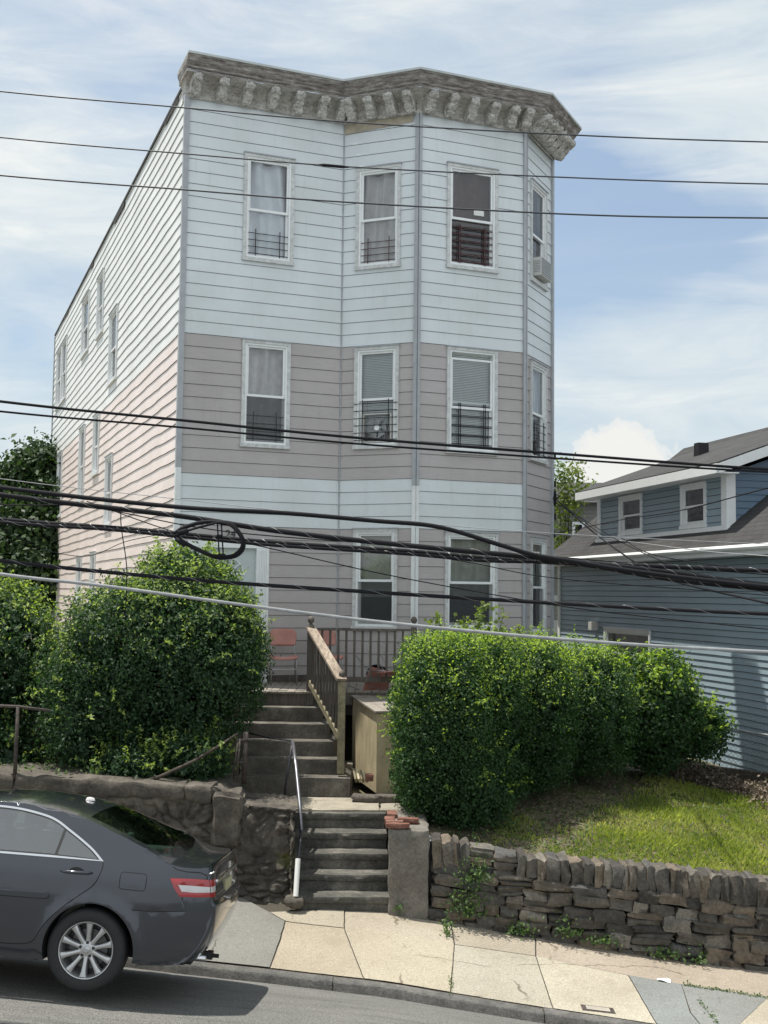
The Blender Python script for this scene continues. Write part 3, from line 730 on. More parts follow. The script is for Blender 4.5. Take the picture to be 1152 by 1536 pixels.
for k, y0, y1, z0, z1 in sw_:
    if k == 's': window(PSIDE, LEN-y1, LEN-y0, z0, z1, dict(curtain=('curtain_grey', 'fold', .45)), casing='trim_white', cw=.06)
    else:
        ym = (y0+y1)/2; window(PSIDE, LEN-y1, LEN-ym, z0, z1, dict(curtain=('curtain_grey', 'fold', .45)), casing='trim_white', cw=.06); window(PSIDE, LEN-ym, LEN-y0, z0, z1, dict(curtain=('curtain_grey', 'fold', .45)), casing='trim_white', cw=.06)
# back and right walls
lap_wall((E2, V((0, 1)), V((1, 0)), LEN), 2.0, 12.2, [], lambda z: 1, lip=.016).build('side_wall', SID, house)
bwm = MB(); bwm.quad((6.7663, LEN, 1), (0, LEN, 1), (0, LEN, 12.2), (6.7663, LEN, 12.2)); bwm.build('back_wall', M['taupe_siding'], house)
# roof slab, tar edge with torn pieces
rf = MB(); rf.add([(0, 0, 12.24), (2.71, 0, 12.24), (3.70, -.915, 12.24), (5.71, -.915, 12.24), (6.766, 0, 12.24), (6.766, LEN, 12.1), (0, LEN, 12.24)], [tuple(range(7))])
rf.add([(0.0, .0, 12.24), (-.02, .0, 12.24), (-.02, LEN, 12.24), (0, LEN, 12.24)], [(0, 1, 2, 3)])
rr_ = random.Random(5); y = .6
while y < LEN-.2:
    L_ = rr_.uniform(.5, 1.6); hh = rr_.choice([.05, .06, .12, .16]); rf.add([(-.035, y, 12.29), (-.035, min(LEN, y+L_), 12.29), (-.03, min(LEN, y+L_), 12.29-hh*rr_.uniform(.6, 1.1)), (-.03, y, 12.29-hh)], [(0, 1, 2, 3)]); y += L_
rf.box((-.036, .3, 12.24), (.2, LEN, 12.295)); rf.build('roof', M['tar'], house)
# corner posts
CPL = []
def post(pl, u0_, u1_, z0, z1, out=.045, mi=0):
    p = mkpt(pl); cp = MB(); CPL.append(cp); cp.add([p(u0_, -.01, z0), p(u1_, -.01, z0), p(u1_, out, z0), p(u0_, out, z0), p(u0_, -.01, z1), p(u1_, -.01, z1), p(u1_, out, z1), p(u0_, out, z1)],
                 [(0, 3, 2, 1), (4, 5, 6, 7), (0, 1, 5, 4), (1, 2, 6, 5), (2, 3, 7, 6), (3, 0, 4, 7)], mi)
for z0, z1, mi in ((5.95, 12.02, 0), (1.5, 5.95, 1)):
    post(PAB, -.044, .045, z0, z1, .045, mi); post(PSIDE, LEN-.035, LEN-.002, z0, z1, .044, mi)
    post(PBC, PBC[3]-.045, PBC[3]+.018, z0 if mi else 5.75, z1 if not mi else 5.75, .044, mi); post(PCD, -.0, .050, z0 if mi else 5.75, z1 if not mi else 5.75, .046, mi)
post(PCD, PCD[3]-.04, PCD[3]+.01, 2, H0, .044); post(PDE, .0, .035, 2, H0, .043); post(PDE, PDE[3]-.06, PDE[3]+.03, 2, H0, .043)
post(PAB, PAB[3]-.012, PAB[3]-.0, 2.5, H0, .028); post(PBC, .004, .016, 2.5, H0, .028); post(PSIDE, -.0, .07, 2, 12.2, .04)
[c_.build('corner_trim', [M['trim_grey'], M['trim_white']], house) for c_ in CPL]

# cornice swept along the front
def offset_path(o):
    pts = [A2, B2, C2, D2, E2]; ns = [p[2] for p in (PAB, PBC, PCD, PDE)]; out = [V((-.09*min(1, o/.5)-.02, 0))+ns[0]*o]
    for i in range(1, 4):
        bq = ns[i-1]+ns[i]; bq = bq/(1+ns[i-1].dot(ns[i])); out.append(pts[i]+bq*o)
    e = E2+ns[3]*o; out.append(e); out.append(E2+V((o, .35*1.0)) if o > .2 else E2+V((o, .35)))
    return out
def sweep(prof, mats, name, sub=1):
    mb = MB(); rows = []
    for o, z in prof:
        pts = offset_path(o); pts = [V((pts[0].x, .25))]+pts; r = []
        for i in range(len(pts)-1):
            n = max(1, int((pts[i+1]-pts[i]).length/sub))
            for k in range(n):
                q = pts[i].lerp(pts[i+1], k/n); r.append((q.x, q.y, z))
        r.append((pts[-1].x, pts[-1].y, z)); rows.append(r)
    n = min(len(r) for r in rows)
    # resample rows by segment so that all have equal count
    rows = []
    cnt = [max(1, int((offset_path(.3)[i+1]-offset_path(.3)[i]).length/sub)) for i in range(5)]; cnt = [2]+cnt
    for o, z in prof:
        pts = offset_path(o); pts = [V((pts[0].x, .25))]+pts; r = []
        for i in range(len(pts)-1):
            for k in range(cnt[i]): q = pts[i].lerp(pts[i+1], k/cnt[i]); r.append(V((q.x, q.y, z)))
        r.append(V((pts[-1].x, pts[-1].y, z))); rows.append(r)
    return rows
cor = MB()
rows = sweep([(.03, 11.97), (.05, 11.98), (.055, 12.02), (.04, 12.035), (.045, 12.14), (.08, 12.19), (.15, 12.225), (.24, 12.25), (.40, 12.255)], None, '', .12)
cor.grid([[p+V((0, 0, .006*noise.noise(p*9)))+V((.006*noise.noise(p*7), .006*noise.noise(p*7+V((5, 5, 5))), 0)) for p in r] for r in rows], 0)
rows = sweep([(.40, 12.255), (.405, 12.285), (.385, 12.30), (.415, 12.315), (.42, 12.345), (.455, 12.36), (.50, 12.40), (.52, 12.435), (.55, 12.445), (.55, 12.47)], None, '', .12)
cor.grid([[p+V((0, 0, .010*noise.noise(p*11)))+V((.012*noise.noise(p*8), .012*noise.noise(p*8+V((5, 5, 5))), 0)) for p in r] for r in rows], 1)
rows = sweep([(.55, 12.468), (.572, 12.465), (.575, 12.50), (.0, 12.53)], None, '', .5)
cor.grid(rows, 2)
cornice = cor.build('cornice', [M['cornice'], M['cornice_dark'], M['flashing']], house)
def bracket(pl, u, wd=.19, sc=1.0, rot=0):
    prof = [(.05, 12.25), (.37*sc, 12.25), (.385*sc, 12.20), (.36*sc, 12.15), (.30*sc, 12.13), (.27*sc, 12.09), (.24*sc, 12.05), (.20*sc, 11.99), (.15*sc, 11.955), (.11, 11.96), (.085, 11.99), (.06, 12.0), (.03, 12.05)]
    P, d, n, L_ = pl; bm = bmesh.new(); nn = len(prof); rows = []
    for k in range(5):
        t = k/4; uu = u-wd/2+wd*t; bul = 1+.10*sin(pi*t); r = []
        for o, z in prof: r.append(bm.verts.new((P.x+d.x*uu+n.x*(.03+(o-.03)*bul), P.y+d.y*uu+n.y*(.03+(o-.03)*bul), z)))
        rows.append(r)
    for k in range(4):
        for i in range(nn): bm.faces.new((rows[k][i], rows[k][(i+1) % nn], rows[k+1][(i+1) % nn], rows[k+1][i]))
    bm.faces.new(rows[0][::-1]); bm.faces.new(rows[4]); bmesh.ops.triangulate(bm, faces=[f for f in bm.faces if len(f.verts) > 4])
    bmesh.ops.recalc_face_normals(bm, faces=bm.faces)
    bmesh.ops.subdivide_edges(bm, edges=bm.edges[:], cuts=3, use_grid_fill=True); bm.normal_update()
    for v in bm.verts:
        # acanthus-like carving
        q = v.co*17; f = noise.noise(q)+.7*noise.noise(q*2.3)+.5*noise.noise(q*4.6); v.co += v.normal*(.020*f)
    me = bpy.data.meshes.new('bracket'); bm.to_mesh(me); bm.free(); me.materials.append(M['cornice']); 
    for p_ in me.polygons: p_.use_smooth = True
    o_ = bpy.data.objects.new('bracket', me); COL.objects.link(o_); o_.parent = cornice
for pl, us in ((PAB, [.10, .53, .96, 1.39, 1.82, 2.25, 2.58]), (PBC, [.20, .56, .92, 1.25]), (PCD, [.12, .50, .88, 1.27, 1.64, 1.92]), (PDE, [.10, .36, .62, .88, 1.14, 1.32])):
    for u in us: bracket(pl, u, wd=.15 if pl is not PDE else .22, sc=1 if pl is not PDE else 1.12)
# bare board and dentil strip under the cornice of the bay
p = mkpt(PBC); pb = MB(); pb.add([p(.02, .024, 11.79), p(1.26, .024, 11.85), p(1.26, .026, 12.0), p(.02, .026, 12.0)], [(0, 1, 2, 3)])
for i in range(38):
    u = .03+i*.0325; pb.add([p(u, .03, 11.965), p(u+.02, .03, 11.965), p(u+.02, .05, 11.965), p(u, .05, 11.965), p(u, .03, 11.995), p(u+.02, .03, 11.995), p(u+.02, .05, 11.995), p(u, .05, 11.995)],
                 [(0, 3, 2, 1), (0, 1, 5, 4), (1, 2, 6, 5), (2, 3, 7, 6), (3, 0, 4, 7)], 1)
pb.build('bare_board', [M['plywood'], M['cornice']], house)

# entrance door with fluted surround
p = mkpt(PAB); ds = MB()
def dbx(mb, a0, a1, o0, o1, z0, z1, mi=0):
    mb.add([p(a0, o0, z0), p(a1, o0, z0), p(a1, o1, z0), p(a0, o1, z0), p(a0, o0, z1), p(a1, o0, z1), p(a1, o1, z1), p(a0, o1, z1)],
           [(0, 3, 2, 1), (4, 5, 6, 7), (0, 1, 5, 4), (1, 2, 6, 5), (2, 3, 7, 6), (3, 0, 4, 7)], mi)
for a0, a1 in ((.18, .40), (1.30, 1.51)):
    dbx(ds, a0, a1, -.02, .05, 2.55, 4.78); n = 6
    for i in range(n): dbx(ds, a0+.02+i*(a1-a0-.04)/n+.004, a0+.02+(i+1)*(a1-a0-.04)/n-.006, .05, .062, 2.72, 4.68)
dbx(ds, .18, 1.51, -.02, .055, 4.70, 4.80); dbx(ds, .36, 1.34, -.10, .02, 2.52, 2.58)
door = ds.build('door_surround', M['frame_white'], house)
dd = MB(); dbx(dd, .40, 1.30, -.06, -.02, 2.58, 4.70)
for (a0, a1, z0, z1) in ((.50, .81, 2.75, 3.4), (.89, 1.20, 2.75, 3.4), (.50, .81, 3.5, 4.2), (.89, 1.20, 3.5, 4.2)):
    dbx(dd, a0, a1, -.02, -.012, z0, z1); dbx(dd, a0+.03, a1-.03, -.012, -.006, z0+.03, z1-.03)
dr = dd.build('door', mat_plain('door_paint', (.50, .56, .56), .35, var=.04), door)
fl = MB(); cx, cz, R_ = .86, 4.30, .235
poly = [(cx+R_*cos(pi*i/20), cz+R_*sin(pi*i/20)) for i in range(21)]
fl.add([p(x, -.0185, z) for x, z in poly], [tuple(range(21))], 0)
for a in (pi*.22, pi*.42, pi*.6, pi*.8):
    fl.beam(p(cx+.08*cos(a), -.012, cz+.08*sin(a)), p(cx+R_*cos(a), -.012, cz+R_*sin(a)), .014, .014, mi=1)
for r in (.08, R_):
    fl.tube([p(cx+r*cos(pi*i/20), -.012, cz+r*sin(pi*i/20)) for i in range(21)], .010, 5, mi=1)
dbx(fl, cx-R_-.03, cx+R_+.03, -.02, .0, cz-.03, cz, 1); fl.build('fanlight', [M['glass'], M['frame_white']], door)
kn = MB(); kn.lathe([(0, .09), (.03, .085), (.035, .06), (.02, .04), (.012, .02), (.03, .0)], 12, Matrix.Translation(p(1.22, -.02, 3.5)) @ Matrix.Rotation(radians(90), 4, 'X')); kn.build('knob', M['galv'], door, smooth=True)
# house number 24
def text_mesh(name, s, size, ext, mat, parent, loc, rot=None, mw=None):
    cu = bpy.data.curves.new(name, 'FONT'); cu.body = s; cu.size = size; cu.extrude = ext; cu.align_x = 'CENTER'; cu.align_y = 'CENTER'
    to = bpy.data.objects.new(name, cu); COL.objects.link(to); dg = bpy.context.evaluated_depsgraph_get(); me = bpy.data.meshes.new_from_object(to.evaluated_get(dg))
    bpy.data.objects.remove(to); me.materials.clear(); me.materials.append(mat); o_ = bpy.data.objects.new(name, me); COL.objects.link(o_)
    if parent: o_.parent = parent
    if mw is not None: o_.matrix_local = mw
    return o_
text_mesh('house_number', '24', .17, .006, M['number'], house, None, mw=Matrix.Translation((.87, -.034, 4.92)) @ Matrix.Rotation(radians(90), 4, 'X'))
# meter pipe and small lamp bits on the right edge, cable brackets
br_ = MB(); 
for z in (5.35, 5.95, 6.45): br_.bbox((6.80, .02, z), (6.88, .12, z+.12), .01)
br_.tube([(6.84, .07, 2.0), (6.84, .07, 6.5)], .016, 8); br_.build('service_conduit', M['cable'], house)
bpy.context.view_layer.update()

HM = house.matrix_world.copy()
# ------------------------------------------------------------------ window air conditioner and box fan
p = mkpt(PDE); t = empty('air_conditioner'); tag(t, 'small white window air conditioner sticking out of the top floor bay window', 'air conditioner')
a = MB(); a.M = HM
def pbx(mb, p, a0, a1, o0, o1, z0, z1, mi=0):
    mb.add([p(a0, o0, z0), p(a1, o0, z0), p(a1, o1, z0), p(a0, o1, z0), p(a0, o0, z1), p(a1, o0, z1), p(a1, o1, z1), p(a0, o1, z1)],
           [(0, 3, 2, 1), (4, 5, 6, 7), (0, 1, 5, 4), (1, 2, 6, 5), (2, 3, 7, 6), (3, 0, 4, 7)], mi)
pbx(a, p, .36, .92, -.10, .17, 9.56, 9.88); a.build('casing', M['plastic_white'], t)
a = MB(); a.M = HM
for i in range(9): pbx(a, p, .38, .90, .17, .182, 9.585+i*.034, 9.60+i*.034)
for i in range(5): pbx(a, p, .352, .36, .05, .15, 9.62+i*.045, 9.64+i*.045)
a.build('grille', M['trim_grey'], t)
p = mkpt(PBC); t = empty('box_fan'); tag(t, 'square grey box fan standing in the open second floor bay window', 'fan')
a = MB(); a.M = HM; f0, f1, g0, g1 = .42, .93, 6.485, 6.97
for (u0_, u1_, z0, z1) in ((f0, f0+.02, g0, g1), (f1-.02, f1, g0, g1), (f0+.02, f1-.02, g0, g0+.02), (f0+.02, f1-.02, g1-.02, g1)): pbx(a, p, u0_, u1_, -.045, .035, z0, z1)
a.build('fan_frame', M['plastic_white'], t)
a = MB(); a.M = HM; cu, cz = (f0+f1)/2, (g0+g1)/2
for i in range(11):
    u = f0+.03+i*.036; a.tube([p(u, .03, g0+.02), p(u, .03, g1-.02)], .0028, 4)
for r in (.06, .11, .16): a.tube([p(cu+r*cos(pi*i/14), .032, cz+r*sin(pi*i/14)) for i in range(29)], .003, 4)
a.build('grille', M['galv'], t)
a = MB(); a.M = HM
for k in range(5):
    an = 2*pi*k/5+.3; P_ = []
    for i in range(5):
        r = .045+.03*i; P_.append([p(cu+r*cos(an-.35-.05*i), .0, cz+r*sin(an-.35-.05*i)), p(cu+r*cos(an+.35), -.035, cz+r*sin(an+.35))])
    a.grid(P_)
a.build('fan_blades', M['trim_grey'], t)
a = MB(); a.M = HM; a.tube([p(cu, -.02, cz), p(cu, .04, cz)], .045, 20); a.build('hub', M['frame_white'], t)

# ------------------------------------------------------------------ porch deck (top 2.55)
DZ = 2.55
def facade(x):   # Y of the main facade line / bay at world X
    pts = [HM @ V((q.x, q.y, 0)) for q in (A2, B2, C2, D2)]
    return interp(x, [q.x for q in pts], [q.y for q in pts])
porch = empty('porch_deck', (-1.2, 17.0, DZ)); tag(porch, 'grey wooden front porch deck with baluster railing below the ground floor bay window', 'porch')
iM = Matrix.Translation((1.2, -17.0, -DZ))
a = MB(); a.M = iM; x = -2.9; rd = random.Random(2)
def deck_front(x): return 16.86 if x < -1.08 else 17.12+(x+1.08)*.05
# boards run towards the street
while x < .52:
    x1 = x+.125; yb = facade((x+x1)/2)-.04; z = DZ+rd.uniform(-.003, .003); a.bbox((x, deck_front((x+x1)/2)-.0, z-.03), (x1-.008, yb, z), .004); x = x1+.0
a.build('deck_floor', M['deck_board'], porch)
a = MB(); a.M = iM; a.box((-2.9, 16.90, DZ-.22), (-1.085, 16.94, DZ-.031)); a.beam((-1.08, 17.15, DZ-.12), (.52, 17.22, DZ-.12), .04, .18)
a.beam((-1.08, 16.92, DZ-.12), (-1.08, 17.18, DZ-.12), .04, .18)
for x in (-1.0, -.3, .42): a.box((x-.05, 17.25, 1.1), (x+.05, 17.35, DZ-.035))
a.build('joist_frame', M['wood_grey'], porch)
def newel(x, y, z0, z1, parent, mat='wood_grey', w=.095):
    a = MB(); a.bbox((x-w/2, y-w/2, z0), (x+w/2, y+w/2, z1), .008)
    o_ = a.build('newel_post', M[mat], parent); return o_
def finial(x, y, z, post_, r=.05):
    a = MB(); a.lathe([(0, .155), (r*.55, .148), (r, .11), (r*.95, .08), (r*.5, .052), (r*.45, .04), (r*.95, .02), (r, 0)], 16, Matrix.Translation((x, y, z)))
    return a.build('finial', M['wood_grey'], post_, smooth=True)
nw_top = at(464.6, 1030, 16.93)
ry0, ry1 = 17.17, 17.25
a = MB(); a.M = iM; RX0, RX1 = -1.06, .43; RT = at(540, 944.5, 17.2).z
a.beam((RX0, ry0, RT), (RX1, ry1, RT), .085, .035); a.build('top_rail', M['wood_grey'], porch)
a = MB(); a.M = iM; RB = at(560, 1019.5, 17.2).z; a.beam((RX0, ry0, RB), (RX1, ry1, RB), .045, .075); a.build('bottom_rail', M['wood_grey'], porch)
bx0 = 482.
k = 0
while True:
    X = (486+12.05*k-576)*17.2/1714
    if X > RX1-.05: break
    Yb = ry0+(ry1-ry0)*(X-RX0)/(RX1-RX0); a = MB(); a.M = iM; a.bbox((X-.018, Yb-.018, RB-.02), (X+.018, Yb+.018, RT-.01), .004); a.build('baluster', M['wood_grey'], porch); k += 1
for (X, Yb) in ((RX1+.04, ry1),):
    a = MB(); a.M = iM; a.bbox((X-.048, Yb-.048, DZ-.15), (X+.048, Yb+.048, RT+.05), .008); np_ = a.build('newel_post', M['wood_grey'], porch)
    a = MB(); a.lathe([(0, .155), (.028, .148), (.05, .11), (.048, .08), (.025, .052), (.022, .04), (.048, .02), (.05, 0)], 16, iM @ Matrix.Translation((X, Yb, RT+.05))); a.build('finial', M['wood_grey'], np_, smooth=True)

# ------------------------------------------------------------------ upper concrete stair
def rough_box(mb, lo, hi, n=(14, 3, 3), amp=.012, seed=0, chip=1.0, skew=0, mi=0):
    # box made of a subdivided, slightly uneven surface; skew shifts x with y
    x0, y0, z0 = lo; x1, y1, z1 = hi
    def f(u, v, ww):
        q = V((x0+(x1-x0)*u, y0+(y1-y0)*v, z0+(z1-z0)*ww)); e = 0
        ed = sum(1 for t in (u, v, ww) if t < .001 or t > .999)
        d = V((noise.noise(q*5+V((seed, 0, 0))), noise.noise(q*5+V((0, seed, 7))), noise.noise(q*5+V((3, 0, seed)))))*amp
        if ed >= 2: # knocked edges
            c_ = V(((x0+x1)/2, (y0+y1)/2, (z0+z1)/2)); dd_ = (c_-q); dd_.x *= .02 if u > .001 and u < .999 else .15
            d += dd_.normalized()*(.010+.016*max(0, noise.noise(q*7+V((seed, 9, 0)))))*chip
        q += d; q.x += skew*(q.y-y0); return q
    nx, ny, nz = n
    g = lambda k, n_: k/n_
    mb.grid([[f(g(i, nx), 0, g(j, nz)) for i in range(nx+1)] for j in range(nz+1)], mi)
    mb.grid([[f(g(i, nx), 1, 1-g(j, nz)) for i in range(nx+1)] for j in range(nz+1)], mi)
    mb.grid([[f(g(i, nx), g(j, ny), 1) for i in range(nx+1)] for j in range(ny+1)], mi)
    mb.grid([[f(0, 1-g(i, ny), g(j, nz)) for i in range(ny+1)] for j in range(nz+1)], mi)
    mb.grid([[f(1, g(i, ny), g(j, nz)) for i in range(ny+1)] for j in range(nz+1)], mi)
us = empty('concrete_stair', (-1.2, 15.5, 1.32)); tag(us, 'dark weathered concrete stair rising from the landing to the porch', 'stairs')
uM = Matrix.Translation((1.2, -15.5, -1.32)); SK = -.36
UR, UT = .205, .285
stepsU = []
for i in range(6):
    y0 = 15.5+UT*i; zt = 1.32+UR*(i+1)
    if i == 0: xl, xr = -2.02, -.41
    else: xl, xr = -1.93+SK*(y0-15.8), -.555+SK*(y0-15.8)
    a = MB(); a.M = uM; rough_box(a, (xl-(.5 if i > 2 else 0), y0, zt-UR-.02 if i else 1.2), (xr, 17.15, zt-.0), n=(26, 8, 4), amp=.006, seed=i*3, chip=.7)
    # nosing lip
    a.build('step', M['step_stone'], us, auto=40)
a = MB(); a.M = uM; rough_box(a, (-2.16, 15.55, 1.3), (-1.96, 16.2, 2.05), n=(4, 8, 8), amp=.01, seed=3); a.build('cheek_wall', M['coping'], us, auto=40)

# stair railing beside it
sr = empty('stair_railing', (-.62, 15.65, 1.525)); tag(sr, 'weathered wooden stair railing with sloping handrail and round post caps', 'railing')
sM = Matrix.Translation((.62, -15.65, -1.525))
nb_ = at(511, 1158, 15.66); nt_ = at(464.8, 1036, 16.93)
zb_top = at(511, 1022, 15.66).z; zt_top = at(464.8, 940, 16.93).z
for (q, z1, fr) in ((nb_, zb_top, .045), (nt_, zt_top, .05)):
    a = MB(); a.M = sM; a.bbox((q.x-.05, q.y-.05, q.z-.02 if q is nb_ else DZ-.2), (q.x+.05, q.y+.05, z1), .008); po = a.build('newel_post', M['wood_mould' if q is nb_ else 'wood_grey'], sr)
    a = MB(); a.lathe([(0, .155), (fr*.55, .148), (fr, .11), (fr*.95, .08), (fr*.5, .052), (fr*.45, .04), (fr*.95, .02), (fr, 0)], 16, sM @ Matrix.Translation((q.x, q.y, z1))); a.build('finial', M['wood_grey'], po, smooth=True)
ra = V((nb_.x+.0, nb_.y-.07, at(511, 1022, 15.60).z+.02)); rb = V((nt_.x+.0, nt_.y-.02, at(466, 942, 16.9).z))
a = MB(); a.M = sM; a.beam(ra, rb, .14, .035); a.build('handrail', M['wood_rail'], sr)
la = V((nb_.x-.0, nb_.y+.05, at(503, 1112, 15.7).z)); lb_ = V((nt_.x, nt_.y-.05, at(466, 1024, 16.88).z))
a = MB(); a.M = sM; a.beam(la, lb_, .04, .085); a.build('lower_rail', M['wood_mould'], sr)
for i in range(10):
    t_ = (i+.75)/10.5; q0 = la.lerp(lb_, t_); q1 = ra.lerp(rb, t_); a = MB(); a.M = sM; a.bbox((q0.x-.018, q0.y-.018, q0.z+.02), (q0.x+.018, q0.y+.018, q1.z-.01), .004); a.build('baluster', M['wood_grey'], sr)

# ------------------------------------------------------------------ landing
a = MB(); rough_box(a, (-1.98, 14.62, 1.10), (-.02, 15.62, 1.272), n=(24, 12, 2), amp=.008, seed=2, chip=.6)
rough_box(a, (-.0, 14.63, 1.10), (1.0, 15.5, 1.27), n=(14, 12, 2), amp=.010, seed=5, chip=.9)
o = a.build('landing', M['landing'], auto=40); tag(o, kind='structure')
# lower stone steps
ls = empty('stone_steps', (-.43, 13.4, .35)); tag(ls, 'worn bluestone steps climbing from the pavement between the stone walls', 'stairs')
lM = Matrix.Translation((.43, -13.4, -.35))
for i in range(5):
    y0 = 13.42+.28*i; zt = .33+.184*(i+1); xl = -.985-.13*(y0-13.4)*.9; xr = .135-.06*(y0-13.4)
    a = MB(); a.M = lM
    rough_box(a, (xl, y0-.02, zt-.075), (xr, y0+.42, zt), n=(30, 6, 2), amp=.010, seed=i*5, chip=1.1)
    rough_box(a, (xl+.01, y0+.012, zt-.24), (xr-.01, y0+.40, zt-.07), n=(30, 3, 4), amp=.016, seed=i*7+2, chip=.3)
    a.build('step', M['bluestone_step'], ls, auto=45)

# ------------------------------------------------------------------ retaining walls
def vor(P_, s):
    d, pts = noise.voronoi(P_*s); return d
def rubble_face(fn, nu, nv, mb, s=4.3, amp=.085, smear=None):
    rows = []
    for j in range(nv+1):
        r = []
        for i in range(nu+1):
            q, n_, dmp = fn(i/nu, j/nv); w_ = V((q.x, q.y*1.0, q.z*1.5)); w_ += .35*V((noise.noise(w_*1.5), noise.noise(w_*1.5+V((9, 0, 0))), noise.noise(w_*1.5+V((0, 9, 0)))))
            d = vor(w_, s); e = d[1]-d[0]; hgt = min(1, e*2.6)**.6
            hh = amp*(hgt-.7)*(.75+.5*noise.noise(w_*1.1))+.032*noise.noise(q*6)+.018*noise.noise(q*15)+.010*noise.noise(q*33)
            if smear: k_ = smear(q); hh = hh*(1-k_)+k_*(.012*noise.noise(q*3)+.010*noise.noise(q*11)+.02)
            r.append(q+n_*hh*dmp)
        rows.append(r)
    mb.grid(rows)
# left wall
lw = empty('stone_wall', (-3.5, 13.8, .5)); tag(lw, 'mortared rubble retaining wall with cement coping behind the parked car', 'wall')
wM = Matrix.Translation((3.5, -13.8, -.5))
def ltop(x): return interp(x, [-14, -4.6, -1.95, -1.66, -1.02], [2.25, at(0, 1162, 13.85).z, at(330, 1183, 13.6).z, 1.50, 1.46])
a = MB(); a.M = wM
def lf(u, v):
    x = -13+12.0*(1-(1-u)**1.0); zt = ltop(x)-.02; zb = wZ(x)-.15; return V((x, wY(x)+.02+.10*v, zb+(zt-zb)*v)), V((0, -1, 0)), 1
rubble_face(lf, 800, 100, a, smear=lambda q: .75*sstep(.38, .5, noise.noise(V((q.x*.7, q.z*.9, 4)))*.9+.38*sstep(-.5, -.1, q.z-ltop(q.x))))
def lend(u, v):   # end facing the steps
    y = 13.46+1.35*u; x = -1.0-.12*(y-13.4); zt = ltop(-1.02)-.02; zb = .2; return V((x, y, zb+(zt-zb)*v)), V((1, 0, 0)), 1
rubble_face(lend, 70, 60, a)
def ltopf(u, v):
    x = -13+12.0*u; zt = ltop(x)-.02; return V((x, wY(x)+.12+.9*v, zt)), V((0, 0, 1)), .4
rubble_face(ltopf, 400, 20, a)
a.build('rubble', M['rubble'], lw, smooth=True)
a = MB(); a.M = wM
x = -13.0; rc = random.Random(4)
while x < -2.05:
    x1 = min(-1.99, x+rc.uniform(1.2, 2.2)); xm = (x+x1)/2; zt = ltop(xm); sl_ = (ltop(x1)-ltop(x))/(x1-x)
    n0 = len(a.v); rough_box(a, (x, wY(xm)+.045, -.20), (x1-.002, wY(xm)+.42, .0), n=(30, 5, 5), amp=.034, seed=x, chip=1.9)
    for q in range(n0, len(a.v)):
        vx = a.v[q]; X = vx[0]-3.5; a.v[q] = (vx[0], vx[1]+(wY(X)-wY(xm)), vx[2]+zt+sl_*(X-xm)+.0)
    x = x1
n0 = len(a.v); rough_box(a, (-1.98, wY(-1.8)+.01, .98), (-1.64, wY(-1.8)+.45, 1.62), n=(10, 8, 12), amp=.04, seed=8, chip=4.5)
a.build('coping', M['coping'], lw, auto=50)
# pier on the right of the steps
pr_ = empty('stone_pier', (.33, 13.6, .3)); tag(pr_, 'grey cement faced pier with loose bricks on top beside the lower steps', 'pier')
pM = Matrix.Translation((-.33, -13.6, -.3))
a = MB(); a.M = pM; rough_box(a, (.105, 13.33, .15), (.56, 14.6, 1.30), n=(14, 22, 26), amp=.022, seed=3, chip=1.6); a.build('cement_block', M['pier'], pr_, auto=50)
for (x0, x1, y0, y1, z0, z1) in ((.06, .34, 13.34, 13.44, 1.30, 1.365), (.06, .27, 13.47, 13.58, 1.30, 1.37), (.05, .17, 13.62, 13.85, 1.29, 1.36), (.20, .45, 13.62, 13.74, 1.30, 1.37), (.08, .20, 13.95, 14.2, 1.29, 1.36)):
    a = MB(); a.M = pM; rough_box(a, (x0, y0, z0), (x1, y1, z1), n=(6, 3, 2), amp=.01, seed=x0*9, chip=1.1); a.build('brick', M['brick_cap'], pr_, auto=50)
# right dry stone wall
rw = empty('dry_stone_wall', (3.0, 13.3, 0)); tag(rw, 'dry stone retaining wall with upright coping stones below the lawn', 'wall')
rM = Matrix.Translation((-3.0, -13.3, 0))
def rtop(x): return interp(x, [.5, .62, 1.59, 3.06, 4.32, 8, 14], [1.20, at(660, 1262, 13.3).z, at(790, 1290, 13.2).z, at(990, 1307, 13.05).z, at(1152, 1328, 12.95).z, .45, -.2])
def cope_h(x): return interp(x, [.6, 1.6, 3, 4.4, 14], [.30, .22, .26, .27, .27])
rs_ = random.Random(11)
def stone(mb, cx, cy, cz, w_, d_, h_, seed, rot=0, sq=.6):
    bm = bmesh.new(); bmesh.ops.create_cube(bm, size=2); bmesh.ops.subdivide_edges(bm, edges=bm.edges[:], cuts=3, use_grid_fill=True)
    S_ = V((seed*1.7, seed*.3, seed*2.1)); R_ = Matrix.Rotation(rot, 3, 'Y')
    for v in bm.verts:
        c = v.co.copy(); L_ = max(abs(c.x), abs(c.y), abs(c.z)); sp = c.normalized()*L_*1.12; q = c.lerp(sp, sq*.50)
        q += .28*V((noise.noise(c*.9+S_), noise.noise(c*.9+S_+V((7, 0, 0))), noise.noise(c*.9+S_+V((0, 7, 0)))))
        q += .12*V((noise.noise(c*2.6+S_), noise.noise(c*2.6+S_+V((7, 0, 0))), noise.noise(c*2.6+S_+V((0, 7, 0)))))
        q = V((q.x*w_/2, q.y*d_/2, q.z*h_/2)); v.co = R_ @ q+V((cx, cy, cz))
    bm.verts.index_update(); mb.add([v.co for v in bm.verts], [[v.index for v in f.verts] for f in bm.faces]); bm.free()
body_ = MB(); body_.M = rM; cope = MB(); cope.M = rM
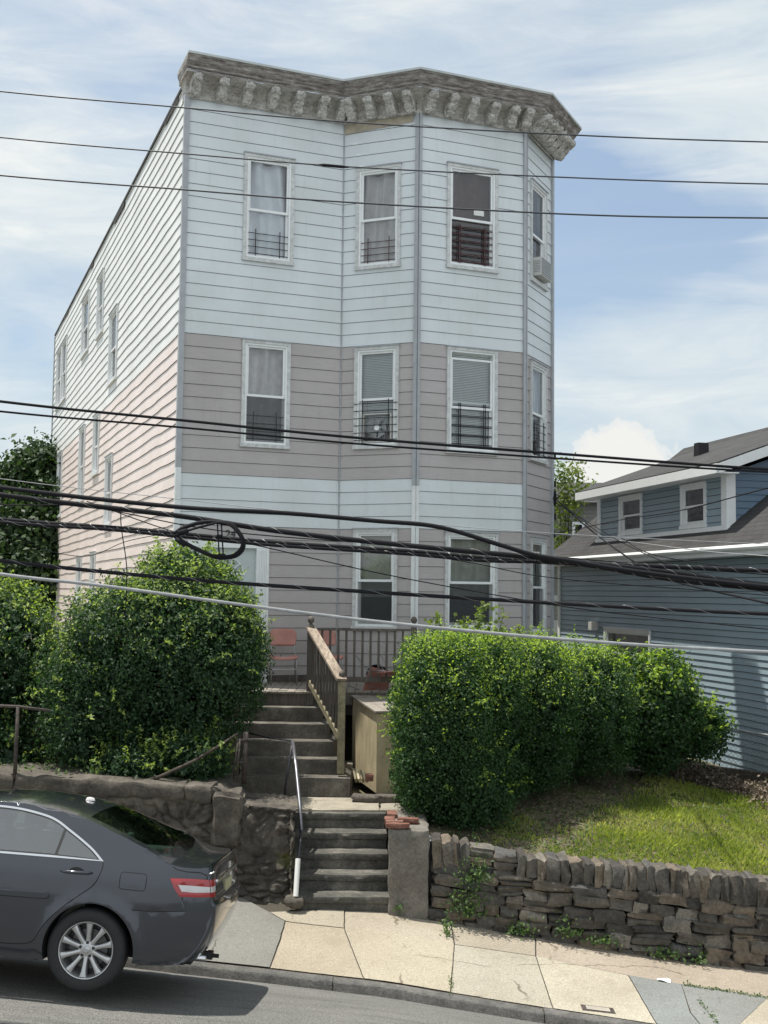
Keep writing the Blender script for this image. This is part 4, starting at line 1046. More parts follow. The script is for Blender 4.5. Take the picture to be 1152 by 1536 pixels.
# courses follow the slope of the pavement
NL = 6
for k in range(NL):
    x = .55+rs_.uniform(0, .15)
    while x < 12.5:
        zb = wZ(x)-.10; zt = rtop(x)-cope_h(x)+.01; hc = (zt-zb)/NL
        w_ = rs_.uniform(.16, .50) if x < 6 else rs_.uniform(.3, .5); hs = hc*rs_.uniform(.92, 1.2)
        cz = zb+hc*(k+.5)+rs_.uniform(-.018, .018)
        sl_ = (wZ(x+.3)-wZ(x-.3))/.6
        if rs_.random() < .16 and w_ > .25:
            stone(body_, x+w_/2, wY(x)+.12, cz+hs*.25, w_*.99, .36, hs*.55, rs_.random()*60, -sl_*.0+rs_.uniform(-.05, .12)); stone(body_, x+w_/2, wY(x)+.12, cz-hs*.27, w_*.97, .34, hs*.5, rs_.random()*60, rs_.uniform(-.03, .12))
        else: stone(body_, x+w_/2, wY(x)+.12+rs_.uniform(-.025, .02), cz, w_*.985, .36, hs*1.04, rs_.random()*60, .10+rs_.uniform(-.06, .07))
        x += w_*.94
x = .6
while x < 12.5:
    ch_ = cope_h(x); zt = rtop(x)
    if .98 < x < 1.55:   # here flat stones replace the upright ones
        stone(cope, x+.14, wY(x)+.12, zt-.05, .28, .34, .10, rs_.random()*60, .1); stone(cope, x+.13, wY(x)+.12, zt-.15, .27, .34, .10, rs_.random()*60, .08); stone(cope, x+.14, wY(x)+.12, zt-.24, .28, .34, .09, rs_.random()*60, .08); x += .27; continue
    w_ = rs_.uniform(.075, .16); big = rs_.random()
    hs = ch_*rs_.uniform(.95, 1.25); 
    stone(cope, x+w_/2, wY(x)+.13, zt-ch_/2+rs_.uniform(0, .02), w_*1.04, .36, hs, rs_.random()*60, rs_.uniform(-.12, .16), .45)
    x += w_*.97
bo = body_.build('stonework', M['fieldstone'], rw, auto=42); cope.build('upright_coping', M['fieldstone'], rw, auto=42)
a = MB(); a.M = rM
a.grid([[(x_, wY(x_)+.17, z_) for x_ in [.5+.5*i for i in range(25)]] for z_ in (0, 1)])
a.v = [(v[0], v[1], (wZ(v[0]+3)-.2) if v[2] < .5 else rtop(v[0]+3)-.12) for v in a.v]; n0 = len(a.v)
a.grid([[(x_, wY(x_)+.17+.3*j, rtop(x_)-.12) for x_ in [.5+.5*i for i in range(25)]] for j in (0, 1)]); a.build('core', M['gap'], rw)

# ------------------------------------------------------------------ iron bits by the steps
hr = empty('pipe_handrail', at(443, 1345, 13.30)); tag(hr, 'bent metal pipe handrail with white plastic sleeve rising beside the lower steps', 'handrail'); iH = hr.matrix_basis.inverted()
j = at(439, 1112, 14.75); lo_ = at(452, 1246, 13.75); ft = at(443.5, 1345, 13.30)
a = MB(); a.M = iH; a.tube([j, at(444, 1150, 14.4), at(450, 1210, 14.0), lo_], .024, 10); a.build('rail', M['pipe_steel'], hr, smooth=True)
for q_ in ([j, at(433, 1150, 14.7), at(426, 1200, 14.62)], [lo_, at(447, 1292, 13.45)]):
    a = MB(); a.M = iH; a.tube(q_, .019, 8); a.build('bracket_leg', M['pipe_dark'], hr, smooth=True)
a = MB(); a.M = iH; a.tube([at(437, 1111, 14.75), at(400, 1106, 15.1), at(371, 1099, 15.35)], .012, 8); a.build('tie_bar', M['pipe_dark'], hr, smooth=True)
a = MB(); a.M = iH; a.tube([at(447, 1288, 13.45), ft], .030, 12); a.build('sleeve', M['pipe_white'], hr, auto=40)
b = MB(); q = at(441, 1352, 13.33); stone(b, q.x, q.y, q.z, .22, .2, .13, 5, .1, 1.6); tag(b.build('foot_stone', M['coping'], smooth=True), 'small rounded brown stone holding the foot of the pipe handrail', 'stone')
gp = empty('gate_post', at(362, 1176, 14.0)); tag(gp, 'old rusty iron gate post with broken rails left of the stair', 'post'); iG = gp.matrix_basis.inverted()
a = MB(); a.M = iG; a.tube([at(366, 1176, 14.3), at(369, 1098, 14.3)], .030, 8); a.build('post', M['rust_pipe'], gp, smooth=True)
a = MB(); a.M = iG; a.tube([at(350, 1168, 14.2), at(357, 1112, 14.2)], .011, 6); a.tube([at(356, 1172, 14.15), at(360, 1108, 14.15)], .011, 6)
a.tube([at(352, 1143, 14.2), at(368, 1144, 14.28)], .012, 6); a.tube([at(355, 1110, 14.2), at(372, 1111, 14.28)], .012, 6); a.build('gate_rails', M['rust_pipe'], gp, smooth=True)
b = MB(); pts = [at(205, 1176, 14.0), at(240, 1165, 14.0), at(290, 1142, 14.1), at(330, 1118, 14.2), at(357, 1100, 14.3)]; b.tube(pts, [.024, .022, .02, .018, .014], 8)
tag(b.build('fallen_branch', M['bark'], smooth=True), 'long bare branch leaning under the left bush beside the gate post', 'branch')
fp = empty('pipe_fence', at(22, 1165, 14.0)); tag(fp, 'low rusty pipe fence standing on the coping left of the big bush', 'fence'); iF = fp.matrix_basis.inverted()
p0 = at(22, 1168, 14.0); p1 = at(27, 1060, 14.0)
a = MB(); a.M = iF; a.tube([p0, p1], .023, 10); a.build('post', M['rust_pipe'], fp, smooth=True)
for px_ in (-250, -560):
    a = MB(); a.M = iF; q = at(px_, 1150, 14.0); a.tube([V((q.x, q.y, ltop(q.x)-.05)), V((q.x, q.y, p1.z+(p1.x-q.x)*.03))], .03, 10); a.build('post', M['rust_pipe'], fp, smooth=True)
a = MB(); a.M = iF; q = at(-560, 1150, 14.0); a.tube([V((q.x, q.y, p1.z+(p1.x-q.x)*.03)), p1, at(75, 1066, 14.05)], .019, 10); a.build('rail', M['rust_pipe'], fp, smooth=True)

# ------------------------------------------------------------------ cellar hatch shed
sh_ = empty('cellar_hatch', (-.05, 15.7, 1.3), radians(14)); tag(sh_, 'tan board cellar hatch with a hinged door standing beside the stair', 'shed')
SW, SDp, hF, hB = 1.15, 1.55, 1.08, 1.16
a = MB()
for i in range(12):
    y0 = i*SDp/12; z = lambda y: hF+(hB-hF)*y/SDp
    a.add([(-.012, y0+.002, .0), (-.012, y0+SDp/12-.006, 0), (-.012, y0+SDp/12-.006, z(y0)-.01), (-.012, y0+.002, z(y0)-.01), (.01, y0+.002, .0), (.01, y0+SDp/12-.006, 0), (.01, y0+SDp/12-.006, z(y0)-.01), (.01, y0+.002, z(y0)-.01)],
          [(0, 1, 2, 3), (0, 4, 5, 1), (3, 2, 6, 7), (0, 3, 7, 4), (1, 5, 6, 2), (4, 7, 6, 5)])
a.quad((.006, 0, 0), (.006, SDp, 0), (.006, SDp, hF), (.006, 0, hF), 1); a.build('side_boards', [M['shed_paint'], M['gap']], sh_)
a = MB(); a.quad((SW, SDp, 0), (SW, 0, 0), (SW, 0, hF), (SW, SDp, hB)); a.box((0, .0, 0), (.195, .025, hF-.01)); a.box((SW-.1, .0, 0), (SW, .025, hF-.01)); a.box((.195, .0, hF-.1), (SW-.1, .025, hF-.01)); a.box((.195, .0, 0), (SW-.1, .025, .06)); a.build('front_frame', M['shed_paint'], sh_)
a = MB()
for i in range(5): a.box((.20+i*.169, -.004, .065), (.20+(i+1)*.169-.006, .018, hF-.105))
dr = a.build('door', M['shed_paint'], sh_)
for z in (.25, .80):
    a = MB(); a.add([(.165, -.012, z-.035), (.195, -.012, z-.035), (.195, -.012, z+.035), (.165, -.012, z+.035)], [(0, 1, 2, 3)]); a.prism([(.2, -.03), (.42, -.006), (.42, .006), (.2, .03)], lambda x_, z_, t_: V((x_, t_, z+z_)), -.014, -.006)
    a.tube([(.198, -.014, z-.04), (.198, -.014, z+.04)], .009, 8); a.box((.16, -.012, z-.04), (.196, -.006, z+.04)); a.build('hinge', M['iron'], dr)
a = MB()
for i in range(8):
    x0 = -.05+i*(SW+.1)/8; a.add([(x0, -.05, hF), (x0+.15, -.05, hF), (x0+.15, SDp, hB), (x0, SDp, hB), (x0, -.05, hF+.025), (x0+.15, -.05, hF+.025), (x0+.15, SDp, hB+.025), (x0, SDp, hB+.025)],
          [(0, 3, 2, 1), (4, 5, 6, 7), (0, 1, 5, 4), (1, 2, 6, 5), (2, 3, 7, 6), (3, 0, 4, 7)])
a.build('roof_boards', M['deck_board'], sh_)
# stack of striped boards / bricks leaning at the foot
b = empty('board_pile', at(540, 1172, 15.5)); tag(b, 'short striped offcut boards and a brick leaning at the foot of the cellar hatch', 'boards'); iB = b.matrix_basis.inverted()
for k in range(4):
    a = MB(); a.M = iB; a.beam(at(534+k*5.2, 1171, 15.5), at(531+k*5.2, 1155+k*1.5, 15.6), .028, .10, up=(0, 1, 0)); a.build('board', M['shed_paint' if k % 2 else 'wood_mould'], b)
a = MB(); a.M = iB; q = at(553, 1168, 15.45); rough_box(a, (q.x-.05, q.y, q.z-.05), (q.x+.06, q.y+.1, q.z+.06), n=(4, 3, 3), amp=.01); a.build('brick', M['brick_cap'], b)
for px_, py_, w_, lab in ((548, 1180, .34, 'flat dark stone edging the landing below the board pile'), (580, 1183, .34, 'flat dark stone edging the landing in front of the hatch door')):
    b = MB(); q = at(px_, py_, 15.25); stone(b, q.x, q.y, 1.31, w_, .2, .10, px_, 0); tag(b.build('flat_stone', M['fieldstone'], smooth=True), lab, 'stone')

# ------------------------------------------------------------------ porch chairs
def make_chair():
    r = empty('stacking_chair'); tag(r, 'faded red plastic chair on chrome legs standing by the entrance door', 'chair', 'red chairs on the porch')
    a = MB(); n = 8
    P_ = []
    for j_ in range(n+1):   # back shell
        t_ = j_/n; z = .60+.27*t_; w_ = .20+.012*sin(pi*t_); rw_ = []
        for i in range(13):
            s_ = -1+2*i/12; x_ = s_*w_*(1-.06*abs(s_)**6*(1 if t_ > .8 or t_ < .2 else 0)); y_ = .17+.07*t_-.045*s_*s_
            rw_.append(V((x_, y_, z-.03*abs(s_)**5*(1 if t_ > .9 else 0)+.03*abs(s_)**5*(1 if t_ < .1 else 0))))
        P_.append(rw_)
    a.grid(P_); o_ = a.build('backrest', M['chair_red'], r, smooth=True); md = o_.modifiers.new('s', 'SOLIDIFY'); md.thickness = .012
    a = MB(); P_ = []
    for j_ in range(n+1):
        t_ = j_/n; y_ = -.23+.42*t_; w_ = .21; rw_ = []
        for i in range(13):
            s_ = -1+2*i/12; rw_.append(V((s_*w_, y_, .45-.018*(1-s_*s_)-.03*(1 if t_ < .08 else 0)+.012*abs(s_)**4)))
        P_.append(rw_)
    a.grid(P_); o_ = a.build('seat', M['chair_red'], r, smooth=True); md = o_.modifiers.new('s', 'SOLIDIFY'); md.thickness = .012
    for s_ in (-1, 1):
        a = MB(); a.tube([(s_*.20, -.22, 0), (s_*.19, -.19, .42), (s_*.19, -.17, .435), (s_*.19, .10, .435)], .0095, 8); a.build('leg', M['chrome_leg'], r, smooth=True)
        a = MB(); a.tube([(s_*.21, .25, 0), (s_*.19, .10, .435), (s_*.18, .17, .60), (s_*.17, .21, .80)], .0095, 8); a.build('leg', M['chrome_leg'], r, smooth=True)
    a = MB(); a.tube([(-.195, -.20, .25), (.195, -.20, .25)], .007, 6); a.tube([(-.2, -.10, .43), (.2, -.10, .43)], .008, 6); a.build('crossbar', M['chrome_leg'], r)
    return r
ch0 = make_chair(); q = at(423, 1024, 17.95); ch0.location = (q.x, 18.12, DZ); ch0.rotation_euler = (0, 0, YAW*.4)
ch1 = copy_tree(ch0); q = at(488, 1020, 18.0); ch1.location = (q.x, 18.28, DZ); ch1.rotation_euler = (0, 0, YAW); ch1['label'] = 'faded red plastic chair partly hidden behind the top stair post'
ch2 = copy_tree(ch0); q = at(538, 1024, 17.6); ch2.location = (q.x+.05, 17.72, DZ+.20); ch2.rotation_euler = (radians(100), radians(14), radians(35)); ch2['label'] = 'red plastic chair lying overturned on the porch behind the balusters'
# black crate-like lid and bent wire hangers behind
b = MB(); q = at(566, 1014, 17.9); b.M = Matrix.Translation((q.x, 17.95, DZ+.13)) @ Matrix.Rotation(.5, 4, 'Y') @ Matrix.Rotation(.7, 4, 'X'); b.lathe([(.0, .0), (.17, .0), (.2, .03), (.2, .09), (.19, .09), (.185, .035), (0, .02)], 20)
tag(b.build('black_tub', M['iron'], auto=40), 'black plastic tub tipped over behind the overturned red chair', 'tub')
b = MB()
for (a0, a1, a2) in (((533, 1010), (548, 970), (558, 985)), ((560, 1005), (572, 968), (580, 985)), ((566, 975), (575, 990), (583, 998)), ((560, 1012), (573, 1002), (584, 1010))):
    b.tube([at(*a0, 18.05), at(*a1, 18.1), at(*a2, 18.1)], .006, 5)
tag(b.build('wire_rack', M['chrome_leg']), 'bent thin wire rack standing on the porch behind the railing', 'rack')

# ================================================================== BLUE HOUSE
BD = V((-.225, .974)).normalized(); BN = V((-BD.y, BD.x)); BO = V((6.38, 19.0))     # BN points left towards the garden
def bp(u, o, z): return V((BO.x+BD.x*u+BN.x*o, BO.y+BD.y*u+BN.y*o, z))
UF, UN = 9.2, -7.0
blue = empty('blue_house', bp(1, -3, 1.0)); tag(blue, 'blue sided house with brown shingle roof and a white trimmed dormer beyond the garden', 'house')
iB = blue.matrix_basis.inverted()
bpl = (BO+BD*UF, -BD, BN, UF-UN)
ptb = mkpt(bpl)
EZ = 4.86
def unB(px, py, o=0):   # (u, z) on the plane offset o from the wall
    r = cF+cR*((px-576)/FOC)+cU*((768-py)/FOC); n3 = V((BN.x, BN.y, 0)); P0 = V((*(BO+BN*o), 0)); t = (P0-cC).dot(n3)/r.dot(n3); P = cC+r*t
    return (V((P.x, P.y))-BO).dot(BD), P.z
wl = unB(908, 943), unB(977, 944); print('blue win', wl, 'dormer win', unB(930.3, 744, -.15), unB(964.3, 738, -.15), unB(1022.8, 725, -.15), unB(1060.6, 800, -.15), 'eave', unB(1152, 821, .35), unB(925, 840, .35), 'shadow', unB(1050, 985))
wu0, wu1 = UF-wl[0][0], UF-wl[1][0]; wzt = (wl[0][1]+wl[1][1])/2
BM_ = [M['blue_siding'], M['blue_siding'], M['blue_siding'], M['blue_siding'], M['gap']]
mbw = lap_wall(bpl, 1.0, EZ, [(wu0+.02, wu1-.02, wzt-1.0, wzt-.02)], lambda z: 0, lip=.018, ch=.115, zref=1.0, gap=.010, wob=.004, seg=.6)
mbw.M = iB; mbw.v = [tuple(iB @ V(v)) for v in mbw.v]; mbw.build('wall', BM_, blue)
# lower gable ends
def gable(u, zb, mat, flip):
    o0, oR = 0, -3.47; a = MB(); k = 0; z = zb; pts = []
    while z < 7.5:
        z1 = z+.115; f = lambda zz: (0 if zz < EZ+.2 else -(zz-EZ-.2)/.76); g = lambda zz: (-6.94 if zz < EZ+.2 else -6.94+(zz-EZ-.2)/.76)
        if f(z1) <= g(z1): break
        e = .018*(1 if flip else -1)
        a.quad(bp(u-e, f(z), z), bp(u-e, g(z), z), bp(u, g(z1), z1), bp(u, f(z1), z1)); a.quad(bp(u, f(z), z), bp(u, g(z), z), bp(u-e, g(z), z), bp(u-e, f(z), z)); z = z1
    a.v = [tuple(iB @ V(v)) for v in a.v]; a.build('gable_wall', mat, blue)
gable(UF, 1.0, M['blue_siding'], False); gable(UN, 1.0, M['blue_siding'], True)
# corner post
a = MB(); a.M = iB
for (u0_, u1_, o0, o1) in ((UF-.10, UF+.03, -.02, .04), (UF-.0, UF+.04, -.12, .035)):
    a.add([bp(u, o, z) for z in (1.0, EZ) for u, o in ((u0_, o0), (u1_, o0), (u1_, o1), (u0_, o1))], [(0, 3, 2, 1), (4, 5, 6, 7), (0, 1, 5, 4), (1, 2, 6, 5), (2, 3, 7, 6), (3, 0, 4, 7)])
a.build('corner_trim', M['frame_white'], blue)
# window + pipe cap on the wall
w_, _ = window(bpl, wu0, wu1, wzt-1.05, wzt, dict(curtain=('curtain_grey', 'fold', .2)), parent=blue, casing='frame_white')
for o_ in [w_]+kids(w_):
    if o_ is w_: o_.data.transform(iB)
    else: o_.data.transform(iB)
a = MB(); a.M = iB; uv = unB(889, 938, .1)
a.add([bp(uv[0]+s*.09, o, z) for z in (uv[1]-.10, uv[1]+.08) for s, o in ((-1, 0), (1, 0), (1, .17), (-1, .17))], [(0, 3, 2, 1), (4, 5, 6, 7), (0, 1, 5, 4), (1, 2, 6, 5), (2, 3, 7, 6), (3, 0, 4, 7)]); a.build('vent_hood', M['plastic_white'], blue)
# main roof (two slopes) with UVs along the slope
def roof_sheet(name, quads, mat, th=.03):
    me = bpy.data.meshes.new(name); vs = []; fs = []; uvs = []
    for (a0, a1, a2, a3) in quads:
        bse = len(vs); vs += [iB @ V(q) for q in (a0, a1, a2, a3)]; fs.append((bse, bse+1, bse+2, bse+3)); e1 = (V(a1)-V(a0)).normalized(); nrm = (V(a1)-V(a0)).cross(V(a3)-V(a0)).normalized(); e2 = nrm.cross(e1)
        for q in (a0, a1, a2, a3): uvs.append(((V(q)-V(a0)).dot(e1), (V(q)-V(a0)).dot(e2)))
    me.from_pydata([tuple(v) for v in vs], [], fs); ul = me.uv_layers.new(name='UVMap')
    for i, l in enumerate(me.loops): ul.data[i].uv = uvs[l.vertex_index]
    me.materials.append(mat); o_ = bpy.data.objects.new(name, me); COL.objects.link(o_); o_.parent = blue
    md = o_.modifiers.new('thick', 'SOLIDIFY'); md.thickness = th; md.offset = -1; return o_
RO = .35; RR = 3.82; SL = .76
rz = lambda o: EZ+.02+SL*(RO-o)       # height of the left slope at offset o
RZ = rz(RO-RR); ov = .25
roof = roof_sheet('roof', [(bp(UF+ov, RO, rz(RO)), bp(UN-ov, RO, rz(RO)), bp(UN-ov, RO-RR, RZ), bp(UF+ov, RO-RR, RZ)), (bp(UN-ov, RO-2*RR, rz(RO)), bp(UF+ov, RO-2*RR, rz(RO)), bp(UF+ov, RO-RR, RZ), bp(UN-ov, RO-RR, RZ))], M['shingle'], .05)
a = MB(); a.M = iB   # eave : fascia, gutter and soffit, rake boards
a.beam(bp(UF+ov, RO+.01, rz(RO)-.09), bp(UN-ov, RO+.01, rz(RO)-.09), .03, .17); a.beam(bp(UF+ov, RO/2, rz(RO)-.17), bp(UN-ov, RO/2, rz(RO)-.17), RO, .02)
a.tube([bp(UF+ov, RO+.06, rz(RO)-.05), bp(UN-ov, RO+.06, rz(RO)-.05)], .05, 8)
for u in (UF+ov, UN-ov):
    a.beam(bp(u, RO, rz(RO)-.11), bp(u, RO-RR, RZ-.11), .03, .16); a.beam(bp(u, RO-2*RR, rz(RO)-.11), bp(u, RO-RR, RZ-.11), .03, .16)
a.build('fascia', M['frame_white'], roof)
# dormer
do_ = -.15; du0, du1 = 1.51, 7.16; dzb0 = rz(do_)-.02; DZT = 6.22; SL2 = .36; DOV = .42
dpl = (BO+BD*du1+BN*do_, -BD, BN, du1-du0)
wins = []
for (xa, xb) in ((930.3, 964.3), (1022.8, 1060.6)):
    ua = unB(xa, 770, do_)[0]; ub = unB(xb, 770, do_)[0]; wins.append((du1-ua, du1-ub))
dm = lap_wall(dpl, dzb0, DZT+.05, [(a_+.02, b_-.02, dzb0+.10, DZT-.10) for a_, b_ in wins], lambda z: 0, lip=.018, ch=.125, zref=dzb0, gap=.010)
dm.v = [tuple(iB @ V(v)) for v in dm.v]; dorm = dm.build('dormer', BM_, blue)
for a_, b_ in wins:
    w_, _ = window(dpl, a_, b_, dzb0+.06, DZT-.06, dict(curtain=('curtain_blue', 'shade', .3)), parent=blue, casing='frame_white', cw=.06)
    for o_ in [w_]+kids(w_): o_.data.transform(iB)
# cheek walls of the dormer
for u, e in ((du0, -.018), (du1, .018)):
    a = MB(); z = dzb0
    while z < 7.5:
        z1 = z+.125; ob = lambda zz: RO-(zz-EZ-.02)/SL; ot = lambda zz: do_ if zz < DZT else do_-(zz-DZT)/SL2
        fo0 = min(do_, ob(z)*0+do_) if z < DZT else ot(z); fo1 = do_ if z1 < DZT else ot(z1); b0 = ob(z); b1 = ob(z1)
        if b1 > fo1 and z1 > DZT: break
        a.quad(bp(u+e, fo0, z), bp(u+e, b0-.3, z), bp(u, b1-.3, z1), bp(u, fo1, z1)); a.quad(bp(u, fo0, z), bp(u, b0-.3, z), bp(u+e, b0-.3, z), bp(u+e, fo0, z)); z = z1
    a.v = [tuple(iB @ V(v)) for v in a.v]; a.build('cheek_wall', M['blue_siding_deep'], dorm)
a = MB(); a.M = iB
def ub(u0_, u1_, o0, o1, z0, z1): a.add([bp(u, o, z) for z in (z0, z1) for u, o in ((u0_, o0), (u1_, o0), (u1_, o1), (u0_, o1))], [(0, 3, 2, 1), (4, 5, 6, 7), (0, 1, 5, 4), (1, 2, 6, 5), (2, 3, 7, 6), (3, 0, 4, 7)])
ub(du0-.03, du0+.16, do_-.02, do_+.04, dzb0, DZT); ub(du0-.035, du0-.0, do_-.14, do_+.035, dzb0, DZT); ub(du1-.12, du1+.03, do_-.02, do_+.04, dzb0, DZT); ub(du0-.08, du1+.08, do_, do_+.07, dzb0-.06, dzb0+.05)
a.build('corner_trim', M['frame_white'], dorm)
dzr = lambda o: DZT+.16+SL2*(do_+DOV-o); oM = (EZ+.02+SL*RO-DZT-.16-SL2*(do_+DOV))/(SL-SL2)   # where the two slopes meet
oM = max(oM, RO-RR)
dr_ = roof_sheet('dormer_roof', [(bp(du1+.35, do_+DOV, dzr(do_+DOV)), bp(du0-.4, do_+DOV, dzr(do_+DOV)), bp(du0-.4, oM, dzr(oM)), bp(du1+.35, oM, dzr(oM)))], M['shingle'], .04)
a = MB(); a.M = iB
a.beam(bp(du1+.35, do_+DOV+.01, dzr(do_+DOV)-.11), bp(du0-.4, do_+DOV+.01, dzr(do_+DOV)-.11), .03, .17); a.beam(bp(du1+.35, do_+DOV/2, dzr(do_+DOV)-.18), bp(du0-.4, do_+DOV/2, dzr(do_+DOV)-.18), DOV, .02)
for u in (du0-.4, du1+.35): a.beam(bp(u, do_+DOV, dzr(do_+DOV)-.12), bp(u, oM, dzr(oM)-.12), .03, .17)
for u in (du0-.2, du1+.17): a.beam(bp(u, do_+DOV, dzr(do_+DOV)-.19), bp(u, oM, dzr(oM)-.19), .38, .015)
a.build('fascia', M['frame_white'], dorm)
# roof vent
a = MB(); a.M = iB; q = None; uv = unB(1052, 683, -1.6); zz = dzr(-1.6) if oM < -1.6 else rz(-1.6)
a.add([bp(uv[0]+s*.12, -1.6+o_, zz+z) for z, k_ in ((-.1, 1), (.24, .8)) for s, o_ in ((-k_, -.12), (k_, -.12), (k_, .12), (-k_, .12))], [(0, 3, 2, 1), (4, 5, 6, 7), (0, 1, 5, 4), (1, 2, 6, 5), (2, 3, 7, 6), (3, 0, 4, 7)])
a.build('roof_vent', M['iron'], roof)

# pale neighbour and grey neighbour seen in the gap
def far_house(name, label, x0p, x1p, Y, ytop, mat, gab=None, ang=.0, win=(), chim=None):
    q0 = at(x0p, 900, Y); q1 = at(x1p, 900, Y); zt = at((x0p+x1p)/2, ytop, Y).z
    r = empty(name, (q0.x, Y, 1)); tag(r, label, 'house'); W_ = q1.x-q0.x; a = MB(); z = .0; H_ = zt-1
    while z < H_:
        a.quad((0, -.02, z), (W_, -.02, z), (W_, 0, min(H_, z+.13)), (0, 0, min(H_, z+.13))); a.quad((0, 0, z), (W_, 0, z), (W_, -.02, z), (0, -.02, z), 1); z += .13
    a.quad((0, 6, 0), (0, 0, 0), (0, 0, H_), (0, 6, H_)); a.quad((W_, 0, 0), (W_, 6, 0), (W_, 6, H_), (W_, 0, H_)); 
    a.build('wall', [mat, M['gap']], r)
    a = MB(); rh = gab if gab else .8
    a.add([(-.3, -.3, H_-.05), (W_+.3, -.3, H_-.05), (W_+.3, 3, H_+rh), (-.3, 3, H_+rh), (-.3, 6.3, H_-.05), (W_+.3, 6.3, H_-.05)], [(0, 1, 2, 3), (3, 2, 5, 4)]); a.build('roof', M['shingle'] if False else M['tar'], r)
    for (xa, xb, ya, yb) in win:
        pa = at(xa, ya, Y); pb_ = at(xb, yb, Y); a = MB(); x0, x1, z1, z0 = pa.x-q0.x, pb_.x-q0.x, pa.z-1, pb_.z-1; t_ = .09
        for l_, h_ in (((x0, -.07, z0), (x0+t_, -.0, z1)), ((x1-t_, -.07, z0), (x1, -.0, z1)), ((x0+t_, -.07, z1-t_), (x1-t_, -.0, z1)), ((x0+t_, -.07, z0), (x1-t_, -.0, z0+t_))): a.box(l_, h_)
        w_ = a.build('window', M['frame_white'], r); a = MB(); a.quad((x0+t_, -.04, z0+t_), (x1-t_, -.04, z0+t_), (x1-t_, -.04, z1-t_), (x0+t_, -.04, z1-t_)); a.build('pane', M['dark'], w_)
    if chim:
        xa, xb, ya = chim; pa = at(xa, ya, Y+1); pb_ = at(xb, ya, Y+1); a = MB(); a.box((pa.x-q0.x, 1, H_-.4), (pb_.x-q0.x, 1.6, pa.z-1)); a.box((pa.x-q0.x-.08, .92, pa.z-1.12), (pb_.x-q0.x+.08, 1.68, pa.z-1.0)); a.build('chimney', M['chimney'], r)
    return r
far_house('grey_house', 'grey sided house with a dark chimney glimpsed between the main house and the blue dormer', 780, 935, 36, 752, M['grey_siding'], .9, win=((858, 877, 783, 812),), chim=(861, 879, 747))
far_house('cream_house', 'pale sided house glimpsed low in the gap between the two houses', 800, 862, 31.5, 838, M['cream_siding'], .25, win=((828, 838, 893, 906), (828, 838, 930, 950)))

# ================================================================== CHAIN LINK FENCE
cl_ = empty('chain_link_fence', (5.5, 17.8, 1.3)); tag(cl_, 'low sagging chain link fence in front of the blue house wall', 'fence')
fa = at(985, 1076, 19.2); fb = at(1190, 1106, 17.6); ga = at(985, 1136, 19.2); gb = at(1190, 1168, 17.6)
iC = cl_.matrix_basis.inverted(); fb2 = fa.lerp(fb, 2.2); gb2 = ga.lerp(gb, 2.2)
def cf(u, v): return ga.lerp(gb2, u).lerp(fa.lerp(fb2, u), v)
a = MB(); a.M = iC; n = 95
Lf = (fb2-fa).length; Hf = (fa-ga).length; k = int(Lf/.075); sl_ = Hf/Lf
for i in range(-12, k+12):
    for s in (1, -1):
        u0_ = i/k; u1_ = u0_+s*sl_; p_ = [(u0_, 0), (u1_, 1)]
        # clip to 0..1
        if max(u0_, u1_) < 0 or min(u0_, u1_) > 1: continue
        def cl2(t): return u0_+(u1_-u0_)*t
        t0, t1 = 0, 1
        if u0_ < 0: t0 = -u0_/(u1_-u0_)
        if u0_ > 1: t0 = (1-u0_)/(u1_-u0_)
        if u1_ < 0: t1 = -u0_/(u1_-u0_)
        if u1_ > 1: t1 = (1-u0_)/(u1_-u0_)
        if t1 > t0: a.tube([cf(cl2(t0), t0)+V((0, -.004*s, 0)), cf(cl2(t1), t1)+V((0, -.004*s, 0))], .0026, 3, cap=False)
a.build('mesh', M['galv'], cl_)
a = MB(); a.M = iC; a.tube([cf(0, 1.0)]+[cf(i/12, 1)+V((0, 0, -.03*sin(pi*i/3)**2)) for i in range(1, 12)]+[cf(1, 1)], .017, 8); a.build('rail', M['galv'], cl_)
for u in (.02, .45, .98):
    a = MB(); a.M = iC; a.tube([cf(u, -.15), cf(u, 1.06)], .025, 8); a.build('post', M['galv'], cl_)
b = MB(); sb = random.Random(8); pa = at(1000, 1150, 18.6); pb_ = at(1300, 1185, 17.2)
b.beam(pa+V((0, .25, -.02)), pb_+V((0, .25, -.02)), .12, .16); tag(b.build('timber_edging', M['bark']), 'dark timber edging along the foot of the chain link fence', 'edging')

